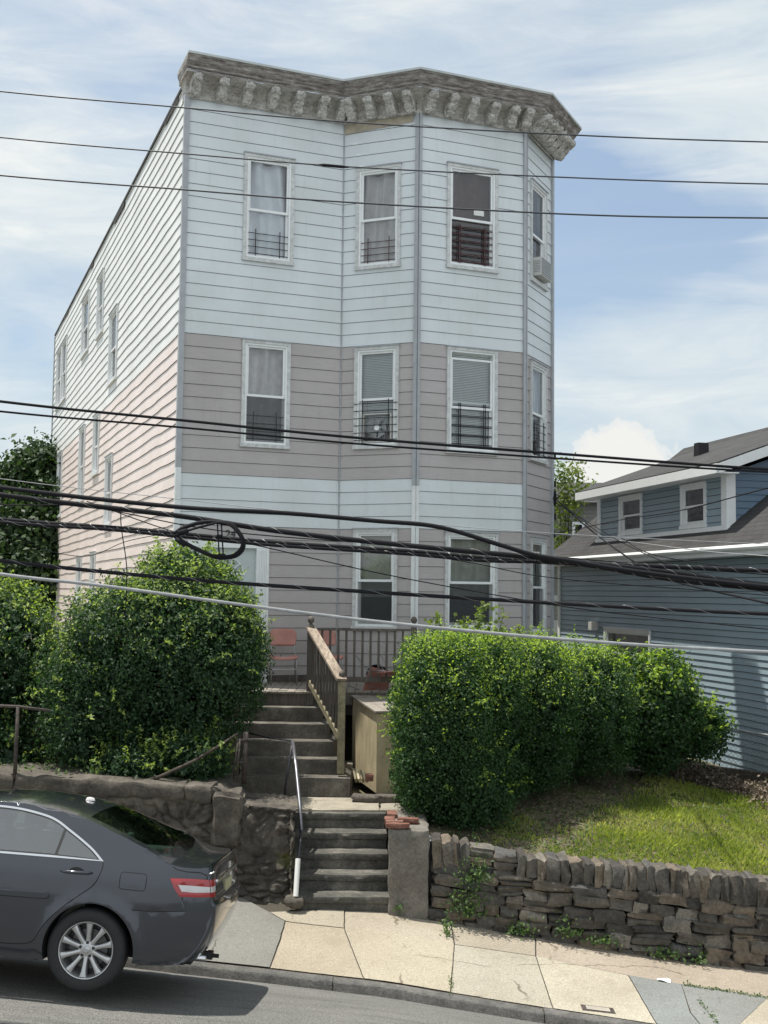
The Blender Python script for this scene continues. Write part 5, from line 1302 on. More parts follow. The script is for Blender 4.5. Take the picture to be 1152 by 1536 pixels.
# ================================================================== CABLES
def cable(name, pts, Y, r, mat, label, grp=None, n=7, dense=10, lash=None, Y2=None):
    P = []
    for i, (x, y) in enumerate(pts):
        t_ = (x-pts[0][0])/(pts[-1][0]-pts[0][0]); P.append(at(x, y, Y+((Y2 or Y)-Y)*t_))
    # Catmull-Rom through the points
    Q = [P[0]+(P[0]-P[1])]+P+[P[-1]+(P[-1]-P[-2])]; S_ = []
    for i in range(1, len(Q)-2):
        for k_ in range(dense):
            t = k_/dense; a, b_, c, d = Q[i-1], Q[i], Q[i+1], Q[i+2]
            S_.append(.5*((2*b_)+(-a+c)*t+(2*a-5*b_+4*c-d)*t*t+(-a+3*b_-3*c+d)*t**3))
    S_.append(P[-1]); a = MB(); a.tube(S_, r, n); o_ = a.build(name, M[mat], smooth=True); tag(o_, label, 'cable', grp or 'overhead cables')
    if lash:
        pitch, rr = lash; a = MB(); L_ = 0; path = []; ph = 0
        full = (S_[-1]-S_[0]).length; m_ = int(full/pitch*7)
        for k_ in range(m_+1):
            t = k_/m_*(len(S_)-1); i = min(int(t), len(S_)-2); q = S_[i].lerp(S_[i+1], t-i); ph = k_*2*pi/7
            path.append(q+V((0, cos(ph), sin(ph)))*(r+rr*.6))
        a.tube(path, rr, 4); a.build('lashing_wire', M['lash'], o_)
    return S_
E_ = lambda p0, p1: [(p0[0]-(p1[0]-p0[0])*.8, p0[1]-(p1[1]-p0[1])*.8)]
def ext(pts):
    a, b_ = pts[0], pts[1]; s0 = (b_[1]-a[1])/(b_[0]-a[0]); c, d = pts[-2], pts[-1]; s1 = (d[1]-c[1])/(d[0]-c[0])
    return [(a[0]-900, a[1]-900*s0*1.3-30), (a[0]-400, a[1]-400*s0*1.15-5)]+pts+[(d[0]+400, d[1]+400*s1*.85-3), (d[0]+900, d[1]+900*s1*.6-20)]
cable('power_line', ext([(0, 137), (270, 161), (520, 183), (870, 203), (1152, 213)]), 9.6, .0065, 'cable_thin', 'topmost of the three thin power lines crossing the sky')
cable('power_line', ext([(0, 206), (270, 230), (520, 250), (870, 267), (1152, 276)]), 9.8, .0065, 'cable_thin', 'middle of the three thin power lines, with a short dark splice')
b = MB(); b.tube([at(478, 247, 9.8), at(486, 247.6, 9.8), at(514, 250.2, 9.8), at(524, 250.8, 9.8)], [.006, .014, .014, .006], 8); tag(b.build('cable_splice', M['cable'], smooth=True), 'short dark splice sleeve on the middle thin power line', 'splice')
cable('power_line', ext([(0, 263), (270, 284), (500, 302), (870, 322), (1152, 327)]), 9.7, .0075, 'cable_thin', 'lowest of the three thin power lines crossing the upper windows')
cable('telephone_cable', ext([(0, 602), (270, 630), (540, 657), (870, 683), (1152, 704)]), 9.5, .012, 'cable', 'upper of the close pair of cables crossing the second floor')
cable('telephone_cable', ext([(0, 617), (270, 641), (540, 666), (870, 690), (1152, 708)]), 9.5, .009, 'cable', 'lower of the close pair of cables crossing the second floor')
cable('telephone_cable', ext([(0, 731), (262, 760), (420, 769), (560, 781), (656, 790), (746, 816), (800, 832), (860, 842), (960, 858), (1152, 880)]), 9.35, .019, 'cable', 'thick black cable that humps down across the ground floor bay')
cable('telephone_cable', ext([(0, 742), (262, 773), (420, 797), (600, 817), (830, 839), (1000, 858), (1152, 878)]), 9.4, .022, 'cable', 'thickest black cable with a bright spiral lashing wire', lash=(.42, .0017))
cable('cable_bundle', ext([(0, 779), (160, 791), (262, 800), (412, 814), (611, 827), (724, 837), (860, 845), (1000, 850), (1152, 856)]), 9.45, .020, 'cable', 'tight bundle of black cables wrapped in lashing wire', lash=(.22, .0021))
cable('cable_bundle', ext([(0, 783), (160, 794), (262, 804), (412, 818), (611, 831), (724, 841), (860, 846), (1000, 869), (1152, 885)]), 9.43, .014, 'cable', 'black cable hanging directly under the tight bundle', lash=(.27, .0019))
cable('telephone_cable', ext([(0, 841), (270, 868), (540, 887), (870, 907), (1152, 921)]), 9.3, .016, 'cable', 'black lashed cable below the bundle, crossing the door', lash=(.40, .0016))
cable('grey_cable', ext([(0, 861), (150, 878), (400, 912), (600, 936), (870, 961), (1152, 978)]), 9.2, .014, 'cable_grey', 'pale grey cable sagging lowest over the bushes and stair railing')
cable('thin_wire', ext([(0, 718), (262, 748), (420, 766), (560, 779), (828, 800), (1152, 816)]), 9.6, .0032, 'cable_grey', 'hair thin grey wire just above the thick black cables')
cable('thin_wire', ext([(0, 757), (130, 760), (290, 790), (420, 805), (746, 828), (1152, 862)]), 9.5, .005, 'cable', 'thin black wire threading behind the thickest cable')
cable('thin_wire', [(130, 752), (270, 800), (370, 815), (560, 858), (746, 893), (900, 917), (1152, 944)], 9.45, .0045, 'cable', 'thin black wire slanting from the coil down to the right')
cable('thin_wire', [(262, 806), (560, 824), (700, 843), (840, 868), (1152, 893)], 9.55, .004, 'cable', 'thin black wire running just under the bundle across the bay')
cable('thin_wire', [(0, 790), (60, 822), (130, 834), (190, 812), (250, 800)], 9.42, .003, 'cable', 'slack thin wire drooping in front of the side wall')
cable('drop_wire', [(0, 742), (6, 760), (10, 778)], 9.4, .004, 'cable', 'very short tie between two cables at the left edge')
cable('drop_wire', [(181, 768), (182, 792), (189, 840), (190, 868), (188, 930)], 9.38, .0045, 'cable', 'thin black lead hanging straight down in front of the left bush')
# fan of service drops from the house corner
for i, (pts, lab) in enumerate((([(829, 744), (880, 790), (940, 835), (1000, 868), (1152, 905)], 'steepest service drop leaving the house corner'),
        ([(829, 752), (870, 776), (930, 812), (1010, 848), (1152, 890)], 'service drop just below the steepest one at the house corner'),
        ([(829, 745), (900, 800), (930, 806), (980, 832), (1152, 858)], 'service drop crossing the far dormer window'),
        ([(829, 800), (860, 795), (930, 780), (1020, 766), (1152, 732)], 'thin wire rising right across the blue dormer'),
        ([(829, 801), (940, 812), (1050, 826), (1152, 834)], 'pale thin wire running level under the dormer'))):
    n_ = len(pts); P = []; a = MB(); c0 = at(829, pts[0][1], 21.2)
    for k_, (x, y) in enumerate(pts): P.append(at(x, y, 20.6-10.8*(k_/(n_-1))))
    S_ = []
    Q = [P[0]+(P[0]-P[1])]+P+[P[-1]+(P[-1]-P[-2])]
    for i_ in range(1, len(Q)-2):
        for k_ in range(8):
            t = k_/8; A_, B_, C_, D_ = Q[i_-1], Q[i_], Q[i_+1], Q[i_+2]; S_.append(.5*((2*B_)+(-A_+C_)*t+(2*A_-5*B_+4*C_-D_)*t*t+(-A_+3*B_-3*C_+D_)*t**3))
    S_.append(P[-1]); a.tube(S_, [.011 if i == 0 else .006]*len(S_), 6); tag(a.build('service_drop', M['cable' if i != 4 else 'cable_grey'], smooth=True), lab, 'cable', 'service drops at the house corner')
b = MB(); q = at(830, 745, 20.55); b.lathe([(0, .12), (.05, .1), (.06, .0), (.05, -.15), (0, -.2)], 10, Matrix.Translation(q)); b.tube([q+V((-.0, 0, -.15)), q+V((-.05, .1, -.9))], .02, 6); q = at(830, 802, 20.55); b.lathe([(0, .06), (.04, .05), (.04, -.05), (0, -.06)], 8, Matrix.Translation(q))
tag(b.build('weatherhead', M['cable'], smooth=True), 'black cable entry head fixed on the right corner of the main house', 'cable head')
# slack storage loop (two snowshoe brackets holding a cable loop)
lp = empty('cable_loop', at(315, 812, 9.3)); tag(lp, 'black cable slack loop hung in a bracket in front of the entrance door', 'cable loop'); iL = lp.matrix_basis.inverted()
def cat(pts, Y, d=10):
    P = [at(x, y, Y) for x, y in pts]; Q = [P[0]+(P[0]-P[1])]+P+[P[-1]+(P[-1]-P[-2])]; S_ = []
    for i_ in range(1, len(Q)-2):
        for k_ in range(d):
            t = k_/d; A_, B_, C_, D_ = Q[i_-1], Q[i_], Q[i_+1], Q[i_+2]; S_.append(.5*((2*B_)+(-A_+C_)*t+(2*A_-5*B_+4*C_-D_)*t*t+(-A_+3*B_-3*C_+D_)*t**3))
    return S_+[P[-1]]
a = MB(); a.M = iL; a.tube(cat([(262, 800), (275, 792), (300, 784), (325, 783), (345, 786), (358, 798), (365, 812), (364, 824), (355, 833), (342, 836), (325, 836), (300, 826), (275, 813), (262, 804)], 9.3), .017, 8); a.build('loop', M['cable'], lp, smooth=True)
a = MB(); a.M = iL; a.tube(cat([(264, 803), (285, 795), (310, 788), (330, 784), (348, 790), (361, 806), (362, 820), (350, 832), (330, 834), (305, 829), (280, 816), (268, 806)], 9.27), .010, 8); a.build('inner_loop', M['cable'], lp, smooth=True)
a = MB(); a.M = iL
for dx in (0, 6): a.tube([at(326+dx, 785, 9.28), at(329+dx, 835, 9.28)], .0065, 6)
a.tube([at(325, 804, 9.27), at(334, 804, 9.27)], .013, 6); a.tube([at(327, 833, 9.27), at(338, 833, 9.27)], .015, 6); a.build('hanger_bracket', M['cable'], lp, smooth=True)
a = MB(); a.M = iL; a.tube([at(267, 800, 9.27), at(282, 796, 9.27)], .022, 8); a.tube([at(264, 808, 9.27), at(278, 818, 9.27)], .020, 8); a.build('end_clamp', M['cable'], lp, smooth=True)

# ================================================================== VEGETATION
def leaves(name, P, Nn, size, mat, parent=None, tint=None, asp=.5, spread=.8, upb=.35, seed=1, label=None):
    g = np.random.default_rng(seed); n = len(P)
    nr = Nn*.7+np.array([0, 0, upb])+g.normal(size=(n, 3))*spread; nr /= np.linalg.norm(nr, axis=1)[:, None]
    t = g.normal(size=(n, 3))+np.array([0, 0, -.25]); t -= nr*np.sum(t*nr, axis=1)[:, None]; t /= np.linalg.norm(t, axis=1)[:, None]
    s = np.cross(nr, t); L_ = (size*g.uniform(.6, 1.35, n))[:, None] if np.isscalar(size) else (size*g.uniform(.7, 1.3, n))[:, None]
    w_ = L_*asp*.5
    v = np.stack([P, P+t*L_*.45+s*w_+nr*L_*.10, P+t*L_-nr*L_*.08, P+t*L_*.45-s*w_+nr*L_*.10], 1).reshape(-1, 3)
    me = bpy.data.meshes.new(name); me.vertices.add(4*n); me.vertices.foreach_set('co', v.astype(np.float32).ravel())
    me.loops.add(4*n); me.loops.foreach_set('vertex_index', np.arange(4*n, dtype=np.int32)); me.polygons.add(n)
    me.polygons.foreach_set('loop_start', np.arange(0, 4*n, 4, dtype=np.int32)); me.polygons.foreach_set('loop_total', np.full(n, 4, dtype=np.int32))
    me.update(calc_edges=True); me.materials.append(mat)
    if tint is None: tint = g.uniform(0, 1, n)
    tt = np.repeat(np.clip(tint, 0, 1), 4); ca = me.color_attributes.new('tint', 'FLOAT_COLOR', 'POINT')
    ca.data.foreach_set('color', np.stack([tt, tt, tt, np.ones_like(tt)], 1).astype(np.float32).ravel())
    o_ = bpy.data.objects.new(name, me); COL.objects.link(o_)
    if parent: o_.parent = parent
    return o_
def nz3(p, s, o=0): return noise.noise(V((p[0]*s+o, p[1]*s-o, p[2]*s+2*o)))
class Blob:
    """ellipsoidal shrub mass: centre, radii, squareness, lumpiness"""
    def __init__(s, c, r, e=2.6, lump=.16, seed=0, rot=0): s.c = np.array(c, float); s.r = np.array(r, float); s.e = e; s.l = lump; s.s = seed; s.rot = rot
    def sample(s, n, g, lo=.72, hi=1.03, front=None):
        d = g.normal(size=(n, 3)); d /= np.linalg.norm(d, axis=1)[:, None]
        k = (np.abs(d)**s.e).sum(1)**(-1/s.e); base = d*k[:, None]
        lum = np.array([1+s.l*(noise.noise(V(tuple(x*2.1+s.s)))+.55*noise.noise(V(tuple(x*4.7-s.s)))+.35*noise.noise(V(tuple(x*9+s.s)))) for x in base])
        rr = (lo**3+(hi**3-lo**3)*g.uniform(0, 1, n))**(1/3)
        # clumps: leaves gather on twig ends
        P = base*(lum*rr)[:, None]*s.r
        nn = base/s.r; nn /= np.linalg.norm(nn, axis=1)[:, None]
        if s.rot:
            c_, s_ = math.cos(s.rot), math.sin(s.rot); Rm = np.array([[c_, s_, 0], [-s_, c_, 0], [0, 0, 1]]); P = P @ Rm; nn = nn @ Rm
        return P+s.c, nn, rr
def shrub(name, label, cat, blobs, counts, size, leafmat, base, grp=None, seed=1, sprigs=0, stems=(), asp=.5, tops=.5, zmin=None, core=True, foll='foliage'):
    g = np.random.default_rng(seed); r = empty(name, base); tag(r, label, cat, grp); off = np.array(base); PP = []; NN = []; TT = []
    for bl, n in zip(blobs, counts):
        nt_ = int(n*1.25/7)
        tw, tn, rr = bl.sample(nt_, g)
        # thin spots and hollows where the twig tips have died back
        kp = np.array([noise.noise(V(tuple(q*2.6)))+.6*noise.noise(V(tuple(q*6.1))) for q in tw]) > -.34+g.normal(size=nt_)*.10
        tw, tn, rr = tw[kp], tn[kp], rr[kp]; nt_ = len(tw)
        # each twig carries seven leaves
        P = np.repeat(tw, 7, 0)+g.normal(size=(nt_*7, 3))*size*1.05; Nn = np.repeat(tn, 7, 0); rr7 = np.repeat(rr, 7)
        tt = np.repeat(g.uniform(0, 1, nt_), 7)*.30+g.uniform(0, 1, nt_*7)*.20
        up = np.clip((Nn[:, 2]), 0, 1); sunlit_young = (np.repeat(g.uniform(0, 1, nt_), 7) < .05+.95*up*tops)*(rr7 > .90)  # new-growth tint favours upward faces, putting sunlight on top into the colour
        tt = np.where(sunlit_young, .55+.45*g.uniform(0, 1, len(tt)), tt)
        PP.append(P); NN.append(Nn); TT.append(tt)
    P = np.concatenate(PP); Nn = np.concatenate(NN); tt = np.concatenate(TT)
    zr = (P[:, 2]-P[:, 2].min())/(P[:, 2].max()-P[:, 2].min()); tt = np.where((tt > .5) & (zr+g.normal(size=len(zr))*.10 < .55), tt*.45, tt)  # bright tints dimmed low down, so shade there is put into the colour
    if zmin is not None: k = P[:, 2] > zmin; P, Nn, tt = P[k], Nn[k], tt[k]
    # sprigs: young shoots standing out of the surface
    for k in range(sprigs):
        bl = blobs[int(g.integers(0, len(blobs)))]; q, n_, _ = bl.sample(1, g, .97, 1.0); q = q[0]; n_ = n_[0]
        if n_[2] < -.1: continue
        d = n_*.5+np.array([0, 0, .9*max(0, n_[2])+.1])+g.normal(size=3)*.3; d /= np.linalg.norm(d); L_ = g.uniform(.06, .34)**1.0
        m_ = int(L_/.016)
        t = np.linspace(0, 1, m_)[:, None]; S_ = q+d*L_*t+np.array([0, 0, -.05])*t*t; P = np.concatenate([P, S_]); Nn = np.concatenate([Nn, np.tile(d, (m_, 1))]); tt = np.concatenate([tt, g.uniform(.5, 1, m_)])
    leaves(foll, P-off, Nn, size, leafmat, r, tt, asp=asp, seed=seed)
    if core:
        # inner filler of big leaves in dark tints, added to block light and sight
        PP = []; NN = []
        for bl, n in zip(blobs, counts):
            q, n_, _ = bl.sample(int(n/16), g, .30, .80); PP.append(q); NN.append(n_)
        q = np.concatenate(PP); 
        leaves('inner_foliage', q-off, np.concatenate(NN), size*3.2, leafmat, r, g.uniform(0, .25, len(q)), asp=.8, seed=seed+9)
    for (pts, rad) in stems:
        a = MB(); a.tube([V(p_)-V(base) for p_ in pts], rad, 7); a.build('stem', M['bark'], r, smooth=True)
    return r
def bx_(px0, px1, py0, py1, Y, ry, e=3.2, lump=.13, seed=0):
    """shrub mass from where its outline stands at distance Y"""
    a = at(px0, (py0+py1)/2, Y); b_ = at(px1, (py0+py1)/2, Y); t_ = at((px0+px1)/2, py0, Y); l_ = at((px0+px1)/2, py1, Y)
    return Blob(((a.x+b_.x)/2, Y, (t_.z+l_.z)/2), ((b_.x-a.x)/2*.97, ry, (t_.z-l_.z)/2*.97), e, lump, seed)
def stemset(cx, cy, z0, n, h_, sp, g, r=.022):
    out = []
    for i in range(n):
        x = cx+g.uniform(-sp, sp); y = cy+g.uniform(-.4, .4); pts = [(x, y, z0-.1)]
        for k in range(4): x += g.uniform(-.14, .14); y += g.uniform(-.1, .1); pts.append((x, y, z0+h_*(k+1)/4))
        out.append((pts, [r, r*.85, r*.7, r*.55, r*.35]))
    return out
g0 = np.random.default_rng(3)
# big bush left of the steps
cxm = at(235, 1100, 15.6)
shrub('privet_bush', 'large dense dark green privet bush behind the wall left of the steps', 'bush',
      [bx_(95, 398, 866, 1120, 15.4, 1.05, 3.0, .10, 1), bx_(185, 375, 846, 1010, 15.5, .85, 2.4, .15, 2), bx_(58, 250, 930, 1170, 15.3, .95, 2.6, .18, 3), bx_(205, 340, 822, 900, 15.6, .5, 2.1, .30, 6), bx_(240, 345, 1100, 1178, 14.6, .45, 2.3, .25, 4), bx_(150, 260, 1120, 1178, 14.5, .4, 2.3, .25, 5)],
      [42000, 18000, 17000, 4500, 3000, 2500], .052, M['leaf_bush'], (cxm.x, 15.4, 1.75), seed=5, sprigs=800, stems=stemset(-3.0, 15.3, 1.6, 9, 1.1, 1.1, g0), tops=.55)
cxm = at(20, 1100, 15.9)
shrub('privet_bush', 'dark green privet bush at the left edge behind the pipe fence', 'bush',
      [bx_(-150, 92, 880, 1120, 16.0, 1.0, 2.8, .14, 11), bx_(-90, 50, 868, 960, 16.2, .7, 2.3, .2, 12), bx_(-140, 60, 1080, 1178, 15.2, .5, 2.4, .22, 13)],
      [26000, 8000, 5000], .055, M['leaf_bush'], (cxm.x, 16.0, 1.75), seed=6, sprigs=180, stems=stemset(-5.2, 15.9, 1.6, 6, 1.1, 1.0, g0), tops=.6)
# sunlit undergrowth behind the gap between them
shrub('garden_shrub', 'bright yellow green shrub seen through the gap between the two left bushes', 'shrub', [bx_(20, 150, 1010, 1125, 19.5, .8, 2.4, .25, 21)], [9000], .07, M['leaf_light'], tuple(at(80, 1120, 19.5)), seed=8, sprigs=40, tops=1)
# clipped hedge right of the steps
ctr = at(700, 1240, 14.9)
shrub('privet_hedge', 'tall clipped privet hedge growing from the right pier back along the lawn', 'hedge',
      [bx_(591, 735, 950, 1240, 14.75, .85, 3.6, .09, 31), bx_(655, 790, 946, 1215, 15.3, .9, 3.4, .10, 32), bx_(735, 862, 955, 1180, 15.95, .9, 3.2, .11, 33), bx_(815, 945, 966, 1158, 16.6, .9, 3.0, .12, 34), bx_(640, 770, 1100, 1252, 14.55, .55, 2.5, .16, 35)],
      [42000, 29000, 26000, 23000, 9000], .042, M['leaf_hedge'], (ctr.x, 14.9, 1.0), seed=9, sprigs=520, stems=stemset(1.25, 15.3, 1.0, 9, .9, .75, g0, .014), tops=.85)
ctr = at(980, 1155, 17.4)
shrub('rounded_bush', 'rounded dark leafy bush at the far end of the hedge by the blue house', 'bush',
      [bx_(912, 1042, 976, 1150, 17.3, .85, 2.5, .13, 41), bx_(1000, 1088, 1050, 1140, 17.4, .5, 2.2, .28, 42)], [19000, 4500], .062, M['leaf_hedge'], (ctr.x, 17.3, 1.3), seed=10, sprigs=110, stems=stemset(4.0, 17.3, 1.2, 5, .8, .5, g0), asp=.6, tops=.7)
# climbing tendrils above the hedge
tv = empty('climbing_vine', at(735, 960, 15.0)); tag(tv, 'light green vine tendrils with broad leaves rising above the hedge top', 'vine'); iT = tv.matrix_basis.inverted()
gv = np.random.default_rng(4); P = []
a = MB(); a.M = iT
for pts in ([(690, 960), (700, 940), (716, 932), (722, 948)], [(728, 965), (735, 935), (716, 925), (722, 912), (735, 910)], [(745, 960), (752, 935), (756, 915)], [(640, 950), (650, 928), (662, 922)], [(768, 965), (775, 948), (782, 942)], [(660, 955), (690, 930), (700, 936)]):
    S_ = cat(pts, 15.0, 8); a.tube(S_, .004, 4)
    for q in S_[4:]:
        for k in range(2): P.append(np.array(q-tv.location)+gv.normal(size=3)*.035)
a.build('tendril', M['weed'], tv); P = np.array(P)
leaves('foliage', P, np.tile([0, -.6, .5], (len(P), 1)), .058, M['leaf_light'], tv, gv.uniform(.3, 1, len(P)), asp=.85, seed=2)
# trees
def tree(name, label, base, h_, blobs, counts, size, mat, seed, trunk_r=.16, limbs=(), tops=.3):
    g = np.random.default_rng(seed); r = empty(name, base); tag(r, label, 'tree', None); off = np.array(base)
    a = MB(); tp = [V((0, 0, -.3)), V((.05, 0, h_*.25)), V((-.05, .05, h_*.5)), V((.1, 0, h_*.75)), V((0, 0, h_*.95))]; a.tube(tp, [trunk_r*1.2, trunk_r, trunk_r*.75, trunk_r*.45, trunk_r*.15], 9); tk = a.build('trunk', M['bark'], r, smooth=True)
    for bl in blobs:
        c = V(tuple(bl.c-off)); s_ = tp[2].lerp(tp[3], random.random()); a = MB(); mid_ = s_.lerp(c, .5)+V((0, 0, .15)); a.tube([s_, mid_, c], [trunk_r*.4, trunk_r*.25, trunk_r*.08], 6); a.build('limb', M['bark'], r, smooth=True)
    PP = []; NN = []; TT = []
    for bl, n in zip(blobs, counts):
        nt_ = n//9; q, n_, rr = bl.sample(nt_, g, .35, 1.08); P = np.repeat(q, 9, 0)+g.normal(size=(nt_*9, 3))*size*1.5; PP.append(P); NN.append(np.repeat(n_, 9, 0)); TT.append(np.repeat(g.uniform(0, 1, nt_), 9)*.6+g.uniform(0, .4, nt_*9))
    leaves('crown', np.concatenate(PP)-off, np.concatenate(NN), size, mat, r, np.concatenate(TT), seed=seed, asp=.6)
    return r
bl = []; cn = []
for (x, y, rx, Y) in ((-20, 800, 70, 36), (40, 730, 34, 36), (60, 700, 20, 35.5), (15, 770, 45, 36), (50, 790, 38, 35), (20, 850, 60, 35), (70, 835, 30, 34.8), (-60, 740, 60, 37), (75, 760, 24, 35), (-100, 820, 80, 37), (55, 862, 40, 34.5)):
    q = at(x, y, Y); R_ = rx*Y/1714; bl.append(Blob((q.x, q.y, q.z), (R_, R_, R_*.85), 2, .35, x)); cn.append(int(2600+R_*R_*3600))
tree('maple_tree', 'tall dark green tree rising behind the left bushes beside the side wall', (at(10, 900, 36).x, 36, 1.4), 6.5, bl, cn, .19, M['leaf_tree'], 51, .28)
bl = []; cn = []
for (x, y, rx, Y) in ((846, 722, 17, 27), (860, 708, 14, 27.3), (838, 745, 12, 27), (856, 752, 12, 27), (835, 705, 8, 27), (866, 733, 9, 27), (848, 770, 14, 27), (840, 800, 16, 27), (838, 825, 14, 27)):
    Y += 3; q = at(x, y, Y); R_ = rx*Y/1714; bl.append(Blob((q.x, q.y, q.z), (R_, R_*1.3, R_*.85), 2, .5, x)); cn.append(int(110+R_*R_*900))
tree('slender_tree', 'thin airy light green tree glimpsed between the house corner and the dormer roof', (at(848, 900, 30).x, 30, 1.4), 5.6, bl, cn, .11, M['leaf_light'], 52, .03)
# distant wooded rise closing the horizon
bl = []
g = np.random.default_rng(77); PP = []; NN = []
for i in range(60):
    x = -55+i*2.0; Y = 80+g.uniform(-4, 8); c = Blob((x, Y, 2.5+g.uniform(-.5, 1)), (3, 3, g.uniform(2.5, 4.0)), 2, .3, i)
    q, n_, _ = c.sample(900, g, .7, 1.05); PP.append(q); NN.append(n_)
P = np.concatenate(PP); o = leaves('far_woods', P, np.concatenate(NN), .8, M['leaf_tree'], None, None, asp=.8, seed=3); tag(o, 'low line of far trees on the horizon behind the houses', 'woods', kind='stuff')

# lawn
def lawn():
    g = np.random.default_rng(12); n = 105000
    x = g.uniform(.7, 9.5, n); d = g.uniform(.06, 4.8, n)**1.0
    P = []; keep = []
    for i in range(n):
        y = wY(x[i])+.28+d[i]
        pz = groundz(x[i], y)
        # patchy cover : thin under the hedge and along the path, worn spots elsewhere
        c = .55+.9*noise.noise(V((x[i]*.9, y*.9, 2)))+.4*noise.noise(V((x[i]*3, y*3, 5)))
        dh = (x[i]-1.2)*.80-(y-14.9)*.75      # distance from the hedge foot
        c += sstep(-.9, .9, dh)*.5-.4+1.3*sstep(-.7, .4, (x[i]-2.0)-(y-13.3)*.55)-.85
        if y > 17.4-(x[i]-4.2)*.35 and x[i] > 3.3: c -= .9
        if g.uniform() < c: P.append((x[i], y, pz))
    P = np.array(P); n = len(P); hgt = np.array([.03+.035*max(0, noise.noise(V((p_[0]*1.7, p_[1]*1.7, 0)))+.3) for p_ in P])*g.uniform(.6, 1.6, n)
    a_ = g.uniform(0, 2*pi, n); lean = g.normal(size=(n, 2))*.5*hgt[:, None]; w_ = .0045+g.uniform(0, .004, n)
    dx = np.cos(a_)*w_; dy = np.sin(a_)*w_; Z = np.zeros(n)
    v = np.stack([P+np.stack([dx, dy, Z-.01], 1), P-np.stack([dx, dy, Z+.01], 1), P+np.stack([lean[:, 0]*.4-dx*.7, lean[:, 1]*.4-dy*.7, hgt*.6], 1), P+np.stack([lean[:, 0], lean[:, 1], hgt], 1), P+np.stack([lean[:, 0]*.4+dx*.7, lean[:, 1]*.4+dy*.7, hgt*.6], 1)], 1).reshape(-1, 3)
    me = bpy.data.meshes.new('grass'); me.vertices.add(5*n); me.vertices.foreach_set('co', v.astype(np.float32).ravel()); me.loops.add(5*n); me.loops.foreach_set('vertex_index', np.arange(5*n, dtype=np.int32)); me.polygons.add(n)
    me.polygons.foreach_set('loop_start', np.arange(0, 5*n, 5, dtype=np.int32)); me.polygons.foreach_set('loop_total', np.full(n, 5, dtype=np.int32)); me.update(calc_edges=True); me.materials.append(M['grass'])
    tt = np.array([.45+.6*noise.noise(V((p_[0]*1.1, p_[1]*1.1, 9))) for p_ in P])+g.uniform(-.3, .3, n); tt = np.repeat(np.clip(tt, 0, 1), 5)
    ca = me.color_attributes.new('tint', 'FLOAT_COLOR', 'POINT'); ca.data.foreach_set('color', np.stack([tt, tt, tt, np.ones_like(tt)], 1).astype(np.float32).ravel())
    o_ = bpy.data.objects.new('grass', me); COL.objects.link(o_); tag(o_, 'patchy yellow green lawn above the dry stone wall', 'grass', kind='stuff')
    # broad-leaved weeds, fallen leaves and pebbles scattered on the bare soil
    n = 22000; x = g.uniform(.7, 7, n); d = g.uniform(.0, 4.6, n); y = wY(x)+.3+d
    P = np.array([(x[i], y[i], groundz(x[i], y[i])+.012) for i in range(n)]); k = g.uniform(0, 1, n) < .55
    o_ = leaves('leaf_litter', P[k], np.tile([0, 0, 1.5], (k.sum(), 1)), .035, M['litter'], None, None, asp=.6, spread=.35, seed=4); tag(o_, 'fallen dead leaves scattered over the bare soil under the hedge', 'leaf litter', kind='stuff')
    k = ~k; o_ = leaves('ground_weeds', P[k], np.tile([0, 0, 1.2], (k.sum(), 1)), .05, M['weed'], None, None, asp=.5, spread=.6, seed=6); tag(o_, 'small broad leaved weeds sprinkled through the lawn', 'weeds', kind='stuff')
    # dry brown brush along the fence
    P = []
    for i in range(9000):
        t_ = g.uniform(-.1, 1.6); q = at(1010, 1160, 18.3).lerp(at(1152, 1195, 16.9), t_); off = g.normal()*.28
        hh = abs(g.normal())*.08; P.append((q.x+off*.3, q.y+off, groundz(q.x, q.y+off)+hh))
    P = np.array(P); o_ = leaves('dry_brush', P, np.tile([0, -.3, .8], (len(P), 1)), .055, M['litter'], None, g.uniform(.2, 1, len(P)), asp=.5, spread=.9, seed=14); tag(o_, 'dry brown brush and dead leaves heaped along the chain link fence', 'brush', kind='stuff')
lawn()
# undergrowth on the left terrace
g = np.random.default_rng(31); P = np.array([(x, y, groundz(x, y)+abs(g.normal())*.07) for x, y in zip(g.uniform(-7, -1.4, 9000), g.uniform(14.1, 18.5, 9000))])
o = leaves('ground_cover', P, np.tile([0, -.2, 1.], (len(P), 1)), .06, M['weed'], None, None, seed=8); tag(o, 'low green ground cover under the left bushes', 'ground cover', kind='stuff')
